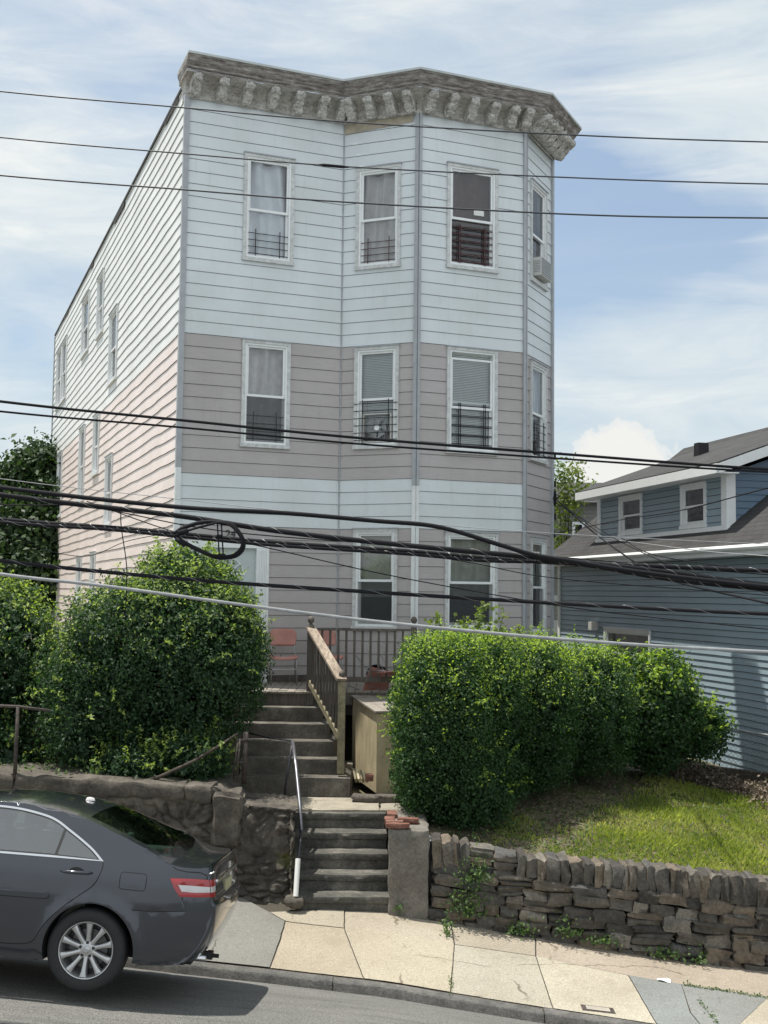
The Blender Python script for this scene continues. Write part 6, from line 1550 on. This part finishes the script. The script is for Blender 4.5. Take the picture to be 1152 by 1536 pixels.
# weeds at the foot of the walls
def weed(px, py, Y, r_, h_, n, label, seed, name='weed'):
    g = np.random.default_rng(seed); q = at(px, py, Y); base = (q.x, q.y, q.z); P = np.stack([g.normal(size=n)*r_*.55, g.normal(size=n)*.07-.03, np.abs(g.normal(size=n))*h_*.5], 1)
    r = empty(name, base); tag(r, label, 'weed'); leaves('foliage', P, np.tile([0, -.8, .5], (n, 1)), .045, M['weed'], r, None, asp=.5, seed=seed)
    a = MB()
    for k in range(7): e = P[int(g.integers(0, n))]; a.tube([(e[0]*.3, 0, -.02), (e[0]*.7, e[1]*.5, e[2]*.6), tuple(e)], .003, 4)
    a.build('stalk', M['weed'], r)
for i, (px, py, r_, h_, n, lab) in enumerate(((702, 1372, .22, .55, 420, 'tallest green weed clump against the dry stone wall near the pier'), (718, 1318, .16, .22, 200, 'weed growing out of the wall joints above the tallest weed clump'),
        (600, 1362, .06, .10, 50, 'tiny weed at the corner of the lower steps and the pier'), (670, 1400, .06, .22, 60, 'single pale weed growing in the pavement joint'), (780, 1398, .18, .16, 160, 'low weeds at the wall foot right of the tallest clump'),
        (850, 1402, .14, .20, 150, 'small weed tuft at the middle of the wall foot'), (905, 1414, .18, .12, 130, 'flat weeds at the wall foot right of the middle tuft'), (1000, 1432, .20, .09, 120, 'sparse flat weeds at the wall foot toward the right edge'), (1045, 1444, .10, .2, 80, 'weed tuft by the large corner boulder at the right edge'))):
    X = at(px, py, 13.2).x; q = hit(px, py, walkz); Yw = wY(q.x)-.06
    z0 = walkz(q.x, Yw) if i not in (1, 3) else None
    weed(px, py, Yw if i != 3 else q.y, r_, h_, n, lab, 60+i)
# weeds in pavement joints
g = np.random.default_rng(88); P = []
for (xa, ya, xb, yb, n) in ((1022, 1477, 1152, 1497, 260), (1048, 1500, 1075, 1536, 80), (676, 1460, 678, 1498, 40), (600, 1366, 1152, 1455, 300)):
    for k in range(n):
        t_ = g.uniform(); q = hit(xa+(xb-xa)*t_, ya+(yb-ya)*t_, walkz); P.append((q.x+g.normal()*.012, q.y+g.normal()*.014, q.z+abs(g.normal())*.012))
P = np.array(P); o = leaves('joint_moss', P, np.tile([0, 0, 1.], (len(P), 1)), .028, M['weed'], None, None, seed=15); tag(o, 'tiny weeds and moss in the pavement joints', 'moss', kind='stuff')

# ================================================================== PARKED CAR
def car_paint():
    t = NT('grey_metallic_paint'); n = t.noise(t.coord(), 900, 2); c = t.ramp(n, [(.35, (.030, .034, .043)), (.65, (.058, .064, .078))])
    d = t.noise(t.coord(scale=(1, 1, 1)), 3, 5); r = t.ramp(d, [(.3, (.12, .12, .12)), (.75, (.22, .22, .22))])
    t.pr(c, r, .55, None, Coat_Weight=.8, Coat_Roughness=.06); return t.mat
CM = dict(paint=car_paint(), seam=mat_plain('panel_gap', (.006, .006, .007), .8), chrome=mat_plain('bright_trim', (.72, .73, .74), .16, 1., var=.03),
          black=mat_plain('black_plastic', (.018, .018, .02), .45), rubber=mat_plain('tyre_rubber', (.020, .020, .021), .75, var=.2, vs=30), alloy=mat_plain('alloy_wheel', (.50, .50, .50), .32, .75, var=.06),
          red=mat_plain('red_lens', (.34, .012, .018), .12, var=.1, Coat_Weight=1.), white=mat_plain('clear_lens', (.62, .60, .60), .12, var=.1, Coat_Weight=1.), disc=mat_plain('brake_disc', (.10, .10, .10), .4, .8),
          seat=mat_plain('car_seat', (.22, .21, .19), .8), bronze=mat_plain('worn_bumper_paint', (.10, .10, .11), .25, .4, Coat_Weight=1.))
phi = radians(-1.5); gr = .086; roll = .105
Lx = V((cos(phi), sin(phi), -gr)).normalized(); Nf = V((-sin(phi), cos(phi), 0)); U0 = Lx.cross(Nf); Ny = (Nf*cos(roll)-U0*sin(roll)).normalized(); Uz = Lx.cross(Ny).normalized()
Wc = at(128, 1426, 9.645); CO = Wc+Ny*.885-Uz*.332
cm = Matrix((Lx, Ny, Uz)).transposed().to_4x4(); cm.translation = CO
car = empty('parked_car', mat=cm); tag(car, 'dark grey metallic saloon car parked at the kerb, seen from its rear left side', 'car')
TX = [(-3.62, .60), (-3.5, .70), (-3.3, .78), (-2.9, .865), (-2.4, .925), (-2.03, .965), (-1.72, 1.14), (-1.45, 1.30), (-1.30, 1.375), (-1.1, 1.415), (-.8, 1.428), (-.5, 1.405), (-.30, 1.375), (-.15, 1.343), (.02, 1.292), (.22, 1.228), (.38, 1.176), (.50, 1.125), (.58, 1.080), (.66, 1.060), (.75, 1.052), (.88, 1.056)]
def Tz(x): return interp(x, [a_ for a_, _ in TX], [b_ for _, b_ in TX])
WZs = [(.18, .855), (.28, .882), (.42, .898), (.6, .905), (.75, .906), (.88, .902), (.93, .900), (.97, .888), (1.03, .868)]
XS = [(.28, .76), (.33, .82), (.40, .88), (.5, .93), (.6, .96), (.7, .975), (.78, .965), (.85, .95), (.95, .93), (1.056, .88)]
XR = [(.26, .85), (.30, .90), (.4, .97), (.5, 1.015), (.6, 1.045), (.7, 1.06), (.765, 1.06), (.785, 1.01), (.82, .99), (.9, .98), (1.0, .965), (1.05, .955), (1.075, .92)]
def Wy(x, z):
    w_ = interp(z, [a_ for a_, _ in WZs], [b_ for _, b_ in WZs]) if z < 1.03 else .868-(z-1.03)*.50-.10*max(0, z-1.28)
    if x > .3: w_ *= 1-.20*((x-.3)/.65)**2.1
    if x < -2.9: w_ *= 1-.26*((-2.9-x)/.8)**2.2
    for cx in (0.02, -2.775):
        d = sqrt((x-cx)**2+(z-.33)**2); w_ += .014*math.exp(-((d-.40)/.045)**2)
    if abs(z-.80) < .1 and -.0: w_ += 0
    return w_
AR = .378
def arc(cx, a0, a1, r, n=26): return [(cx+r*cos(radians(a0+(a1-a0)*i/n)), .335+r*1.0*sin(radians(a0+(a1-a0)*i/n))) for i in range(n+1)]
XSP = [(x_, z_) for z_, x_ in XS]
OUT = [(-3.62, .60), (-3.60, .45), (-3.5, .26), (-3.2, .21)]+arc(-2.775, 198, -18, AR)+[(-2.3, .205), (-.45, .215)]+arc(.02, 197, -9, AR)+[(.45, .262), (.62, .268)]+XSP+[(a_, b_) for a_, b_ in TX[::-1] if a_ < .87 and a_ > -3.6]
def smooth_poly(P, d=6):
    Q = [P[0]]+P+[P[-1]]; S_ = []
    for i in range(1, len(Q)-2):
        for k_ in range(d):
            t = k_/d; S_.append(tuple(.5*((2*Q[i][j])+(-Q[i-1][j]+Q[i+1][j])*t+(2*Q[i-1][j]-5*Q[i][j]+4*Q[i+1][j]-Q[i+2][j])*t*t+(-Q[i-1][j]+3*Q[i][j]-3*Q[i+1][j]+Q[i+2][j])*t**3) for j in (0, 1)))
    return S_+[tuple(P[-1])]
top_g = smooth_poly([(-1.93, .995), (-1.62, 1.19), (-1.35, 1.325), (-1.15, 1.375), (-.96, 1.392), (-.75, 1.386), (-.54, 1.357), (-.42, 1.322), (-.30, 1.262), (-.18, 1.199), (-.06, 1.128), (.045, 1.046)], 4)
ring_o = top_g+[(-.4, 1.036), (-.84, 1.026), (-1.4, 1.008)]
def inset(P, d):
    n = len(P); A_ = sum(P[i][0]*P[(i+1) % n][1]-P[(i+1) % n][0]*P[i][1] for i in range(n)); sg = 1 if A_ > 0 else -1; R_ = []
    for i in range(n):
        a_, b_, c_ = V(P[i-1]), V(P[i]), V(P[(i+1) % n]); n1 = (b_-a_).normalized(); n2 = (c_-b_).normalized(); m1 = V((-n1.y, n1.x))*sg; m2 = V((-n2.y, n2.x))*sg; m_ = (m1+m2); m_ = m_/max(.5, (1+m1.dot(m2))); R_.append(tuple(b_+m_*d))
    return R_
ring_i = inset(ring_o, .016); glass_o = inset(ring_o, .026)
def strip(P, w_):
    P = [V(p_) for p_ in P]; l_ = []; r_ = []
    for i, p_ in enumerate(P):
        d = (P[min(i+1, len(P)-1)]-P[max(0, i-1)]).normalized(); n_ = V((-d.y, d.x))*w_/2; l_.append(tuple(p_+n_)); r_.append(tuple(p_-n_))
    return l_+r_[::-1]
door_r = smooth_poly([(.045, 1.040), (.042, .965), (-.005, .855), (-.12, .755), (-.235, .655), (-.335, .548), (-.39, .466), (-.44, .372), (-.52, .335), (-.72, .322), (-1.00, .318)], 4)
seams = [strip(door_r, .009), strip([(-1.01, 1.02), (-1.01, .8), (-1.0, .318)], .009), strip(smooth_poly([(-1.0, .318), (-1.9, .31), (-2.02, .40), (-2.06, .7), (-1.98, .965)], 4), .009),
         strip([(.345, .690), (.45, .694), (.6, .700), (.775, .712), (.73, .822)], .007), strip([(.62, 1.055), (.66, 1.035), (.74, 1.022), (.85, 1.02), (.90, 1.0), (.91, .97)], .008)]
def rrect(x0, x1, z0, z1, r, n=5, sk=0):
    P = []
    for cx, cz, a0 in ((x1-r, z1-r, 0), (x0+r, z1-r, 90), (x0+r, z0+r, 180), (x1-r, z0+r, 270)):
        for k in range(n+1):
            a_ = radians(a0+90*k/n); x_ = cx+r*cos(a_); z_ = cz+r*sin(a_); P.append((x_+sk*(z_-z0), z_))
    return P
fd = rrect(.205, .43, .845, .985, .03); fdi = inset(fd, .006)
lamp = [(.615, .968), (.80, .972), (.935, .966), (.945, .90), (.952, .83), (.83, .826), (.71, .826), (.655, .895)]
lamp_w = [(.688, .920), (.80, .917), (.940, .910), (.947, .868), (.83, .862), (.722, .868)]
divq = strip([(-.338, 1.30), (-.372, 1.020)], .022); bp_ = strip([(-1.0, 1.40), (-1.02, 1.0)], .085)
rub = [(-1.9, .66), (-1.9, .705), (-.40, .765), (-.362, .760), (-.352, .735), (-.36, .715), (-.40, .705)]
polys = [OUT, ring_o, ring_i, glass_o, fd, fdi, lamp, lamp_w, divq, bp_]+seams
verts = []; edges = []
for P_ in polys:
    b0 = len(verts); verts += [V(p_) for p_ in P_]; edges += [(b0+i, b0+(i+1) % len(P_)) for i in range(len(P_))]
x = -3.6
rg = random.Random(1)
while x < 1.0:
    z = .2
    while z < 1.45:
        q = (x+rg.uniform(-.004, .004), z+rg.uniform(-.004, .004))
        if inpoly(q[0], q[1], OUT): verts.append(V(q))
        z += .036
    x += .036
vo, eo, fo, *_ = delaunay_2d_cdt(verts, edges, [], 0, 1e-5)
CL = {k: MB() for k in ('body', 'chrome', 'glass', 'black', 'lampr', 'lampw')}; CIDX = {k: {} for k in CL}
for sgn in (-1, 1):
    idx = {k: {} for k in CL}
    for f in fo:
        cx = sum(vo[i].x for i in f)/len(f); cz = sum(vo[i].y for i in f)/len(f)
        if not inpoly(cx, cz, OUT): continue
        mi = 0
        if inpoly(cx, cz, ring_o):
            if not inpoly(cx, cz, ring_i): k = 'chrome'
            elif not inpoly(cx, cz, glass_o) or inpoly(cx, cz, divq) or inpoly(cx, cz, bp_): k = 'black'
            else: k = 'glass'
        elif inpoly(cx, cz, lamp_w): k = 'lampw'
        elif inpoly(cx, cz, lamp): k = 'lampr'
        else:
            k = 'body'
            if any(inpoly(cx, cz, s_) for s_ in seams) or (inpoly(cx, cz, fd) and not inpoly(cx, cz, fdi)): mi = 1
        mb = CL[k]; ii = []
        for i in f:
            if i not in idx[k]:
                x_, z_ = vo[i].x, vo[i].y; y_ = Wy(x_, z_)+{'chrome': .004, 'glass': -.004, 'lampr': .006, 'lampw': .007}.get(k, 0); idx[k][i] = len(mb.v); mb.v.append((x_, y_*sgn, z_))
            ii.append(idx[k][i])
        mb.f.append(tuple(ii) if sgn < 0 else tuple(ii[::-1])); mb.m.append(mi)
body = CL['body']
# top skin stations (side x, centre x, centre z, zone)
ST = [(-3.60, -3.74, .62, 0), (-3.45, -3.62, .74, 0), (-3.2, -3.35, .83, 0), (-2.8, -2.88, .915, 0), (-2.4, -2.48, .975, 0), (-2.03, -2.18, 1.0, 0), (-1.72, -1.84, 1.17, 1), (-1.45, -1.54, 1.335, 1), (-1.30, -1.33, 1.425, 1),
      (-1.1, -1.1, 1.458, 0), (-.8, -.8, 1.470, 0), (-.5, -.5, 1.458, 0), (-.30, -.3, 1.432, 0), (-.18, -.16, 1.402, 0), (.02, .07, 1.330, 2), (.22, .29, 1.245, 2), (.38, .47, 1.165, 2), (.50, .60, 1.100, 2),
      (.58, .67, 1.084, 0), (.68, .755, 1.082, 0), (.78, .85, 1.086, 0), (.88, .94, 1.090, 0)]
gl = {1: MB(), 2: MB()}
NS = 28
def toprow(a_):
    xs_, xc, zc, _ = a_; r = []
    for i in range(NS+1):
        s_ = -1+2*i/NS; s_ = math.copysign(1-(1-abs(s_))**1.35, s_); x_ = xs_+(xc-xs_)*(1-s_*s_); zt = Tz(xs_); yt = Wy(xs_, zt); r.append(V((x_, s_*yt, zt+(zc-zt)*(1-abs(s_)**2.4))))
    return r
# refine stations
STR = []
for i in range(len(ST)-1):
    for k in range(3): t = k/3; STR.append(tuple(ST[i][j]+(ST[i+1][j]-ST[i][j])*t for j in range(3))+(ST[i+1][3],))
STR.append(ST[-1][:3]+(0,)); rows = [toprow(s_) for s_ in STR]
for i in range(len(rows)-1):
    zn = STR[i][3] 
    for j in range(NS):
        q = [rows[i][j], rows[i+1][j], rows[i+1][j+1], rows[i][j+1]]; sm = abs(-1+2*(j+.5)/NS)
        if zn and sm < .76: gl[zn].add(q, [(0, 1, 2, 3)])
        elif zn and sm < .80: body.add(q, [(0, 1, 2, 3)], 1)
        else: body.add(q, [(0, 1, 2, 3)], 0)
# rear and front fascias
def xs_of(z): return interp(z, [a_ for a_, _ in XS], [b_ for _, b_ in XS])
def xr_of(z): return interp(z, [a_ for a_, _ in XR], [b_ for _, b_ in XR])
zl = [.28, .30, .33, .37, .42, .48, .54, .60, .66, .71, .75, .765, .785, .80, .826, .845, .866, .89, .912, .94, .966, .99, 1.01, 1.03, 1.045, 1.056]
NT_ = 36; fl = {'lampr': [], 'lampw': []}
def fasc(z, t):
    # t -1..1 across the car
    s_ = min(1, abs(t)); a_ = (1-s_)*pi/2; xs_ = xs_of(min(z, 1.056)); xr = xr_of(z if z < .78 or z > .8 else z); y0 = Wy(xs_, z); kx = sin(a_)**.80; ky = cos(a_)**.80 if s_ > 0 else 0
    zz = z+(.034*max(0, (z-.95)/.106))*(1-s_**2.4); 
    return V((xs_+(xr-xs_)*kx, math.copysign(y0*ky, t), zz-.0))
for i in range(len(zl)-1):
    for j in range(NT_):
        t0 = -1+2*j/NT_; t1 = -1+2*(j+1)/NT_; q = [fasc(zl[i], t0), fasc(zl[i], t1), fasc(zl[i+1], t1), fasc(zl[i+1], t0)]; tm = abs((t0+t1)/2); zm = (zl[i]+zl[i+1])/2
        if .826 < zm < .966 and tm > .62:
            k = 'lampw' if .866 < zm < .912 else 'lampr'; CL[k].add([p_+V((.004, 0, 0)) for p_ in q], [(0, 1, 2, 3)])
        elif .765 < zm < .785: body.add(q, [(0, 1, 2, 3)], 0)
        elif .30 > zm: body.add(q, [(0, 1, 2, 3)], 1)
        else: body.add(q, [(0, 1, 2, 3)], 0)
for i in range(9):
    z0, z1 = [.22+.045*k for k in (i, i+1)]
    for j in range(20):
        def ff(z, t): a_ = (1-min(1, abs(t)))*pi/2; xs_ = -3.58+.06*(z < .3); return V((xs_-.17*sin(a_)**.8-.03*sin((z-.2)*7), math.copysign(Wy(-3.58, z)*cos(a_)**.8, t), z))
        t0 = -1+.1*j; t1 = t0+.1; body.add([ff(z0, t1), ff(z0, t0), ff(z1, t0), ff(z1, t1)], [(0, 1, 2, 3)], 0 if i != 3 else 1)
# arch lips
for cx, a0, a1 in ((.02, 197, -9), (-2.775, 198, -18)):
    P_ = arc(cx, a0, a1, AR)
    for sgn in (-1, 1):
        for i in range(len(P_)-1):
            (xa, za), (xb, zb) = P_[i], P_[i+1]; ya, yb = Wy(xa, za), Wy(xb, zb); k = 1.04
            body.add([(xa, ya*sgn, za), (xb, yb*sgn, zb), (xb, (yb-.03)*sgn, zb), (xa, (ya-.03)*sgn, za)], [(0, 1, 2, 3)], 0)
            body.add([(xa, (ya-.03)*sgn, za), (xb, (yb-.03)*sgn, zb), (xb, .45*sgn, zb), (xa, .45*sgn, za)], [(0, 1, 2, 3)], 1)
        body.add([(cx+.38*cos(a_/14*pi), .45*sgn, .335+.38*sin(a_/14*pi)) for a_ in range(15)], [tuple(range(15))], 1)
body.box((-3.4, -.80, .20), (-3.18, .80, .30), 1); body.box((-2.36, -.83, .205), (-.40, .83, .33), 1); body.box((.42, -.70, .27), (.85, .70, .36), 1); body.box((-3.2, -.44, .22), (.5, .44, .5), 1)
bo = body.build('body', [CM['paint'], CM['seam']], car, fix=False)
bm = bmesh.new(); bm.from_mesh(bo.data); bmesh.ops.remove_doubles(bm, verts=bm.verts, dist=.0015); bm.to_mesh(bo.data); bm.free()
bo.data.polygons.foreach_set('use_smooth', [True]*len(bo.data.polygons)); bo.data.set_sharp_from_angle(angle=radians(38))
gl[1].build('windscreen', M['car_glass_dark'], car, smooth=True, fix=True); gl[2].build('rear_window', M['car_glass_dark'], car, smooth=True, fix=True)
for sgn in (-1, 1):
    for k, nm, mt in (('lampr', 'tail_lamp', 'red'),):
        def half(mb, s_):
            o_ = MB(); mp = {}
            for f, m_ in zip(mb.f, mb.m):
                if sum(mb.v[i][1] for i in f)*s_ > 0:
                    ii = []
                    for i in f:
                        if i not in mp: mp[i] = len(o_.v); o_.v.append(mb.v[i])
                        ii.append(mp[i])
                    o_.f.append(tuple(ii)); o_.m.append(0)
            return o_
        half(CL['black'], sgn).build('pillar_trim', CM['black'], bo, smooth=True); half(CL['chrome'], sgn).build('window_trim', CM['chrome'], bo, smooth=True)
        half(CL['glass'], sgn).build('side_window', M['car_glass'], car, smooth=True)
        tl = half(CL['lampr'], sgn).build('tail_lamp', CM['red'], car, smooth=True); half(CL['lampw'], sgn).build('clear_lens', CM['white'], tl, smooth=True)
# raised side moulding, door handle
for sgn in (-1, 1):
    a = MB(); n = len(rub); sm_ = rub; f_ = []
    R1 = [(x_, (Wy(x_, z_)+.001)*sgn, z_) for x_, z_ in sm_]; R2 = [(x_, (Wy(x_, z_)+.016)*sgn, z_) for x_, z_ in inset(sm_, .008)]
    a.add(R1+R2, [(i, (i+1) % n, n+(i+1) % n, n+i) for i in range(n)]+[tuple(range(n, 2*n))]); a.build('side_moulding', CM['paint'], bo, auto=60)
    for hx in (-.16, -1.18):
        a = MB(); q = [V((hx-.13+.26*i/8, (Wy(hx, .945)+.012+.030*sin(pi*i/8)**.5)*sgn, .940+.012*(i/8))) for i in range(9)]; a.tube(q, [.008, .013, .015, .0155, .0155, .0155, .015, .013, .008], 8)
        hd_ = a.build('door_handle', CM['paint'], car, smooth=True)
        a = MB(); a.add([(hx+.062*cos(t_*pi/10), (Wy(hx, .945)+.0035)*sgn, .948+.036*sin(t_*pi/10)) for t_ in range(20)], [tuple(range(20)) if sgn < 0 else tuple(range(19, -1, -1))]); a.build('handle_recess', CM['black'], hd_)
        a = MB(); a.lathe([(0, .008), (.012, .007), (.014, 0)], 12, Matrix.Translation((hx+.11, (Wy(hx, .945)+.004)*sgn, .93)) @ Matrix.Rotation(radians(90*-sgn), 4, 'X')) if False else None
# wheels
def wheel(x_, sgn):
    r = empty('wheel', (x_, sgn*.885, .332), parent=car); MX = Matrix.Rotation(radians(90 if sgn > 0 else -90), 4, 'X')   # lathe z -> towards the car centre
    MX = Matrix.Rotation(radians(90), 4, 'X') if sgn > 0 else Matrix.Rotation(radians(-90), 4, 'X')
    a = MB(); a.lathe([(.226, .035), (.230, .012), (.245, .004), (.268, .0), (.300, .006), (.320, .020), (.331, .045), (.3325, .08), (.3325, .15), (.325, .185), (.30, .205), (.23, .21)], 64, MX); a.build('tyre', CM['rubber'], r, smooth=True)
    a = MB(); a.lathe([(.229, .014), (.226, .008), (.219, .010), (.214, .022), (.207, .045), (.200, .17)], 64, MX)
    for k in range(10):
        an = 2*pi*k/10+pi/10*.0+radians(18); P_ = []
        for (rr, wd, yo) in ((.040, .020, .040), (.075, .0165, .036), (.12, .016, .028), (.165, .019, .021), (.212, .026, .018)):
            c_, s_ = cos(an), sin(an); row = []
            for (t_, dz_) in ((-1.15, .05), (-1, .006), (-.55, 0), (.55, 0), (1, .006), (1.15, .05)): row.append(MX @ V((rr*c_-s_*wd*t_, rr*s_+c_*wd*t_, yo+dz_)))
            P_.append(row)
        a.grid(P_)
    a.lathe([(0, .034), (.045, .036), (.066, .042), (.074, .06), (.07, .12)], 40, MX); a.build('rim', CM['alloy'], r, auto=50)
    a = MB(); a.lathe([(0, .0295), (.026, .030), (.031, .034), (.032, .04)], 28, MX)
    cap = a.build('hub_cap', CM['alloy'], r, smooth=True)
    a = MB()
    for (rx, rz_, cz_) in ((.022, .015, 0), (.007, .0145, 0), (.013, .006, .008)):
        a.tube([MX @ V((rx*cos(t_*pi/12), rz_*sin(t_*pi/12)*(-1 if sgn < 0 else 1)+cz_*(-1 if sgn < 0 else 1), .0285)) for t_ in range(25)], .0014, 4, cap=False)
    if sgn < 0: a.build('emblem', CM['chrome'], r)
    a = MB()
    for k in range(5):
        an = 2*pi*k/5+radians(18+36); q = (.056*cos(an), .056*sin(an)); a.lathe([(.0135, .0375), (.0135, .036), (.006, .0365)], 12, MX @ Matrix.Translation((q[0], q[1], 0))); a.lathe([(0, .033), (.007, .034), (.008, .040)], 6, MX @ Matrix.Translation((q[0], q[1], 0)))
    a.build('wheel_nuts', CM['black'], r)
    a = MB(); a.lathe([(0, .10), (.16, .10), (.163, .12), (0, .12)], 32, MX); a.lathe([(.0, .125), (.215, .125), (.215, .19)], 32, MX, 1); a.build('brake_disc', [CM['disc'], CM['black']], r)
for x_ in (0.0, -2.775):
    for sgn in (-1, 1): wheel(x_, sgn)
# rear details : plate, trim bar, badge, aerial, hitch and exhaust
a = MB(); a.bbox((.975, -.16, .795), (1.0, .16, .90), .004); a.build('number_plate', mat_plain('plate', (.45, .42, .25), .4), car)
a = MB(); a.tube([V((fasc(.945, t).x+.008, fasc(.945, t).y, .945)) for t in [-.6+.1*i for i in range(13)]], .012, 8); a.build('chrome_bar', CM['chrome'], bo, smooth=True)
def badge_text(s, size, u, z):
    q = fasc(z, u); q2 = fasc(z, u+.03 if u < 0 else u-.03); d = (q2-q).normalized(); n_ = V((d.y, -d.x, 0)).normalized(); n_ = n_ if n_.x > 0 else -n_
    mm = Matrix((d, V((0, 0, 1)), n_)).transposed().to_4x4(); mm.translation = q+n_*.006+d*.0
    return text_mesh('model_badge', s, size, .002, CM['chrome'], bo, None, mw=mm)
badge_text('CAMRY', .034, -.74, 1.005)
a = MB(); a.lathe([(.001, .026), (.022, .022), (.030, .004), (.031, 0)], 14, Matrix.Translation((-.36, 0, 1.44)) @ Matrix.Diagonal((1.5, .7, 1.2, 1))); a.build('roof_aerial', CM['white'], car, smooth=True)
a = MB(); a.tube([(.70, -.40, .27), (.93, -.42, .27)], .024, 12); a.build('exhaust', CM['chrome'], car, smooth=True)
a = MB(); a.box((.70, -.03, .20), (.93, .03, .245)); a.box((.88, -.045, .185), (.93, .045, .25)); a.tube([(.93, -.0, .215), (.985, -.0, .215)], .018, 8); a.build('tow_hitch', CM['black'], car)
# cabin
a = MB(); a.bbox((-.62, -.66, .45), (-.1, .66, .74), .06); a.bbox((-.18, -.66, .70), (.02, .66, 1.02), .06)
for y_ in (-.42, .42): a.bbox((-.12, y_-.13, 1.0), (-.02, y_+.13, 1.14), .04)
for y_ in (-.38, .38): a.bbox((-1.45, y_-.24, .45), (-.95, y_+.24, .68), .06); a.bbox((-1.05, y_-.24, .66), (-.92, y_+.24, 1.10), .06); a.bbox((-1.03, y_-.12, 1.12), (-.94, y_+.12, 1.27), .04)
a.quad((-.0, -.72, 1.02), (.56, -.66, 1.035), (.56, .66, 1.035), (0, .72, 1.02)); a.box((-2.0, -.7, .35), (-.1, .7, .42)); a.bbox((-2.05, -.7, .75), (-1.75, .7, .98), .05); a.build('seats', CM['seat'], car, auto=40)
b = MB(); b.M = cm; b.add([(.22, -.42, 1.045), (.53, -.40, 1.052), (.53, -.12, 1.056), (.24, -.10, 1.05)], [(0, 1, 2, 3)]); tag(b.build('paper_sheet', mat_plain('pale_sheet', (.62, .72, .64), .6, var=.15, vs=14)), 'pale green sheet lying on the shelf behind the car rear window', 'paper')

# ================================================================== FINISH : put each single-mesh thing's origin at its base
bpy.context.view_layer.update()
for o_ in list(bpy.data.objects):
    if o_.type == 'MESH' and o_.parent is None and o_.get('kind') not in ('structure', 'stuff') and o_.location.length < 1e-6 and len(o_.data.vertices) and o_.data.users == 1:
        me = o_.data; n = len(me.vertices); c = np.empty(3*n, dtype=np.float32); me.vertices.foreach_get('co', c); c = c.reshape(-1, 3)
        base = np.array([(c[:, 0].min()+c[:, 0].max())/2, (c[:, 1].min()+c[:, 1].max())/2, c[:, 2].min()]); c -= base; me.vertices.foreach_set('co', c.ravel()); o_.location = tuple(base); me.update()
        for ch in kids(o_): ch.location = tuple(-base)
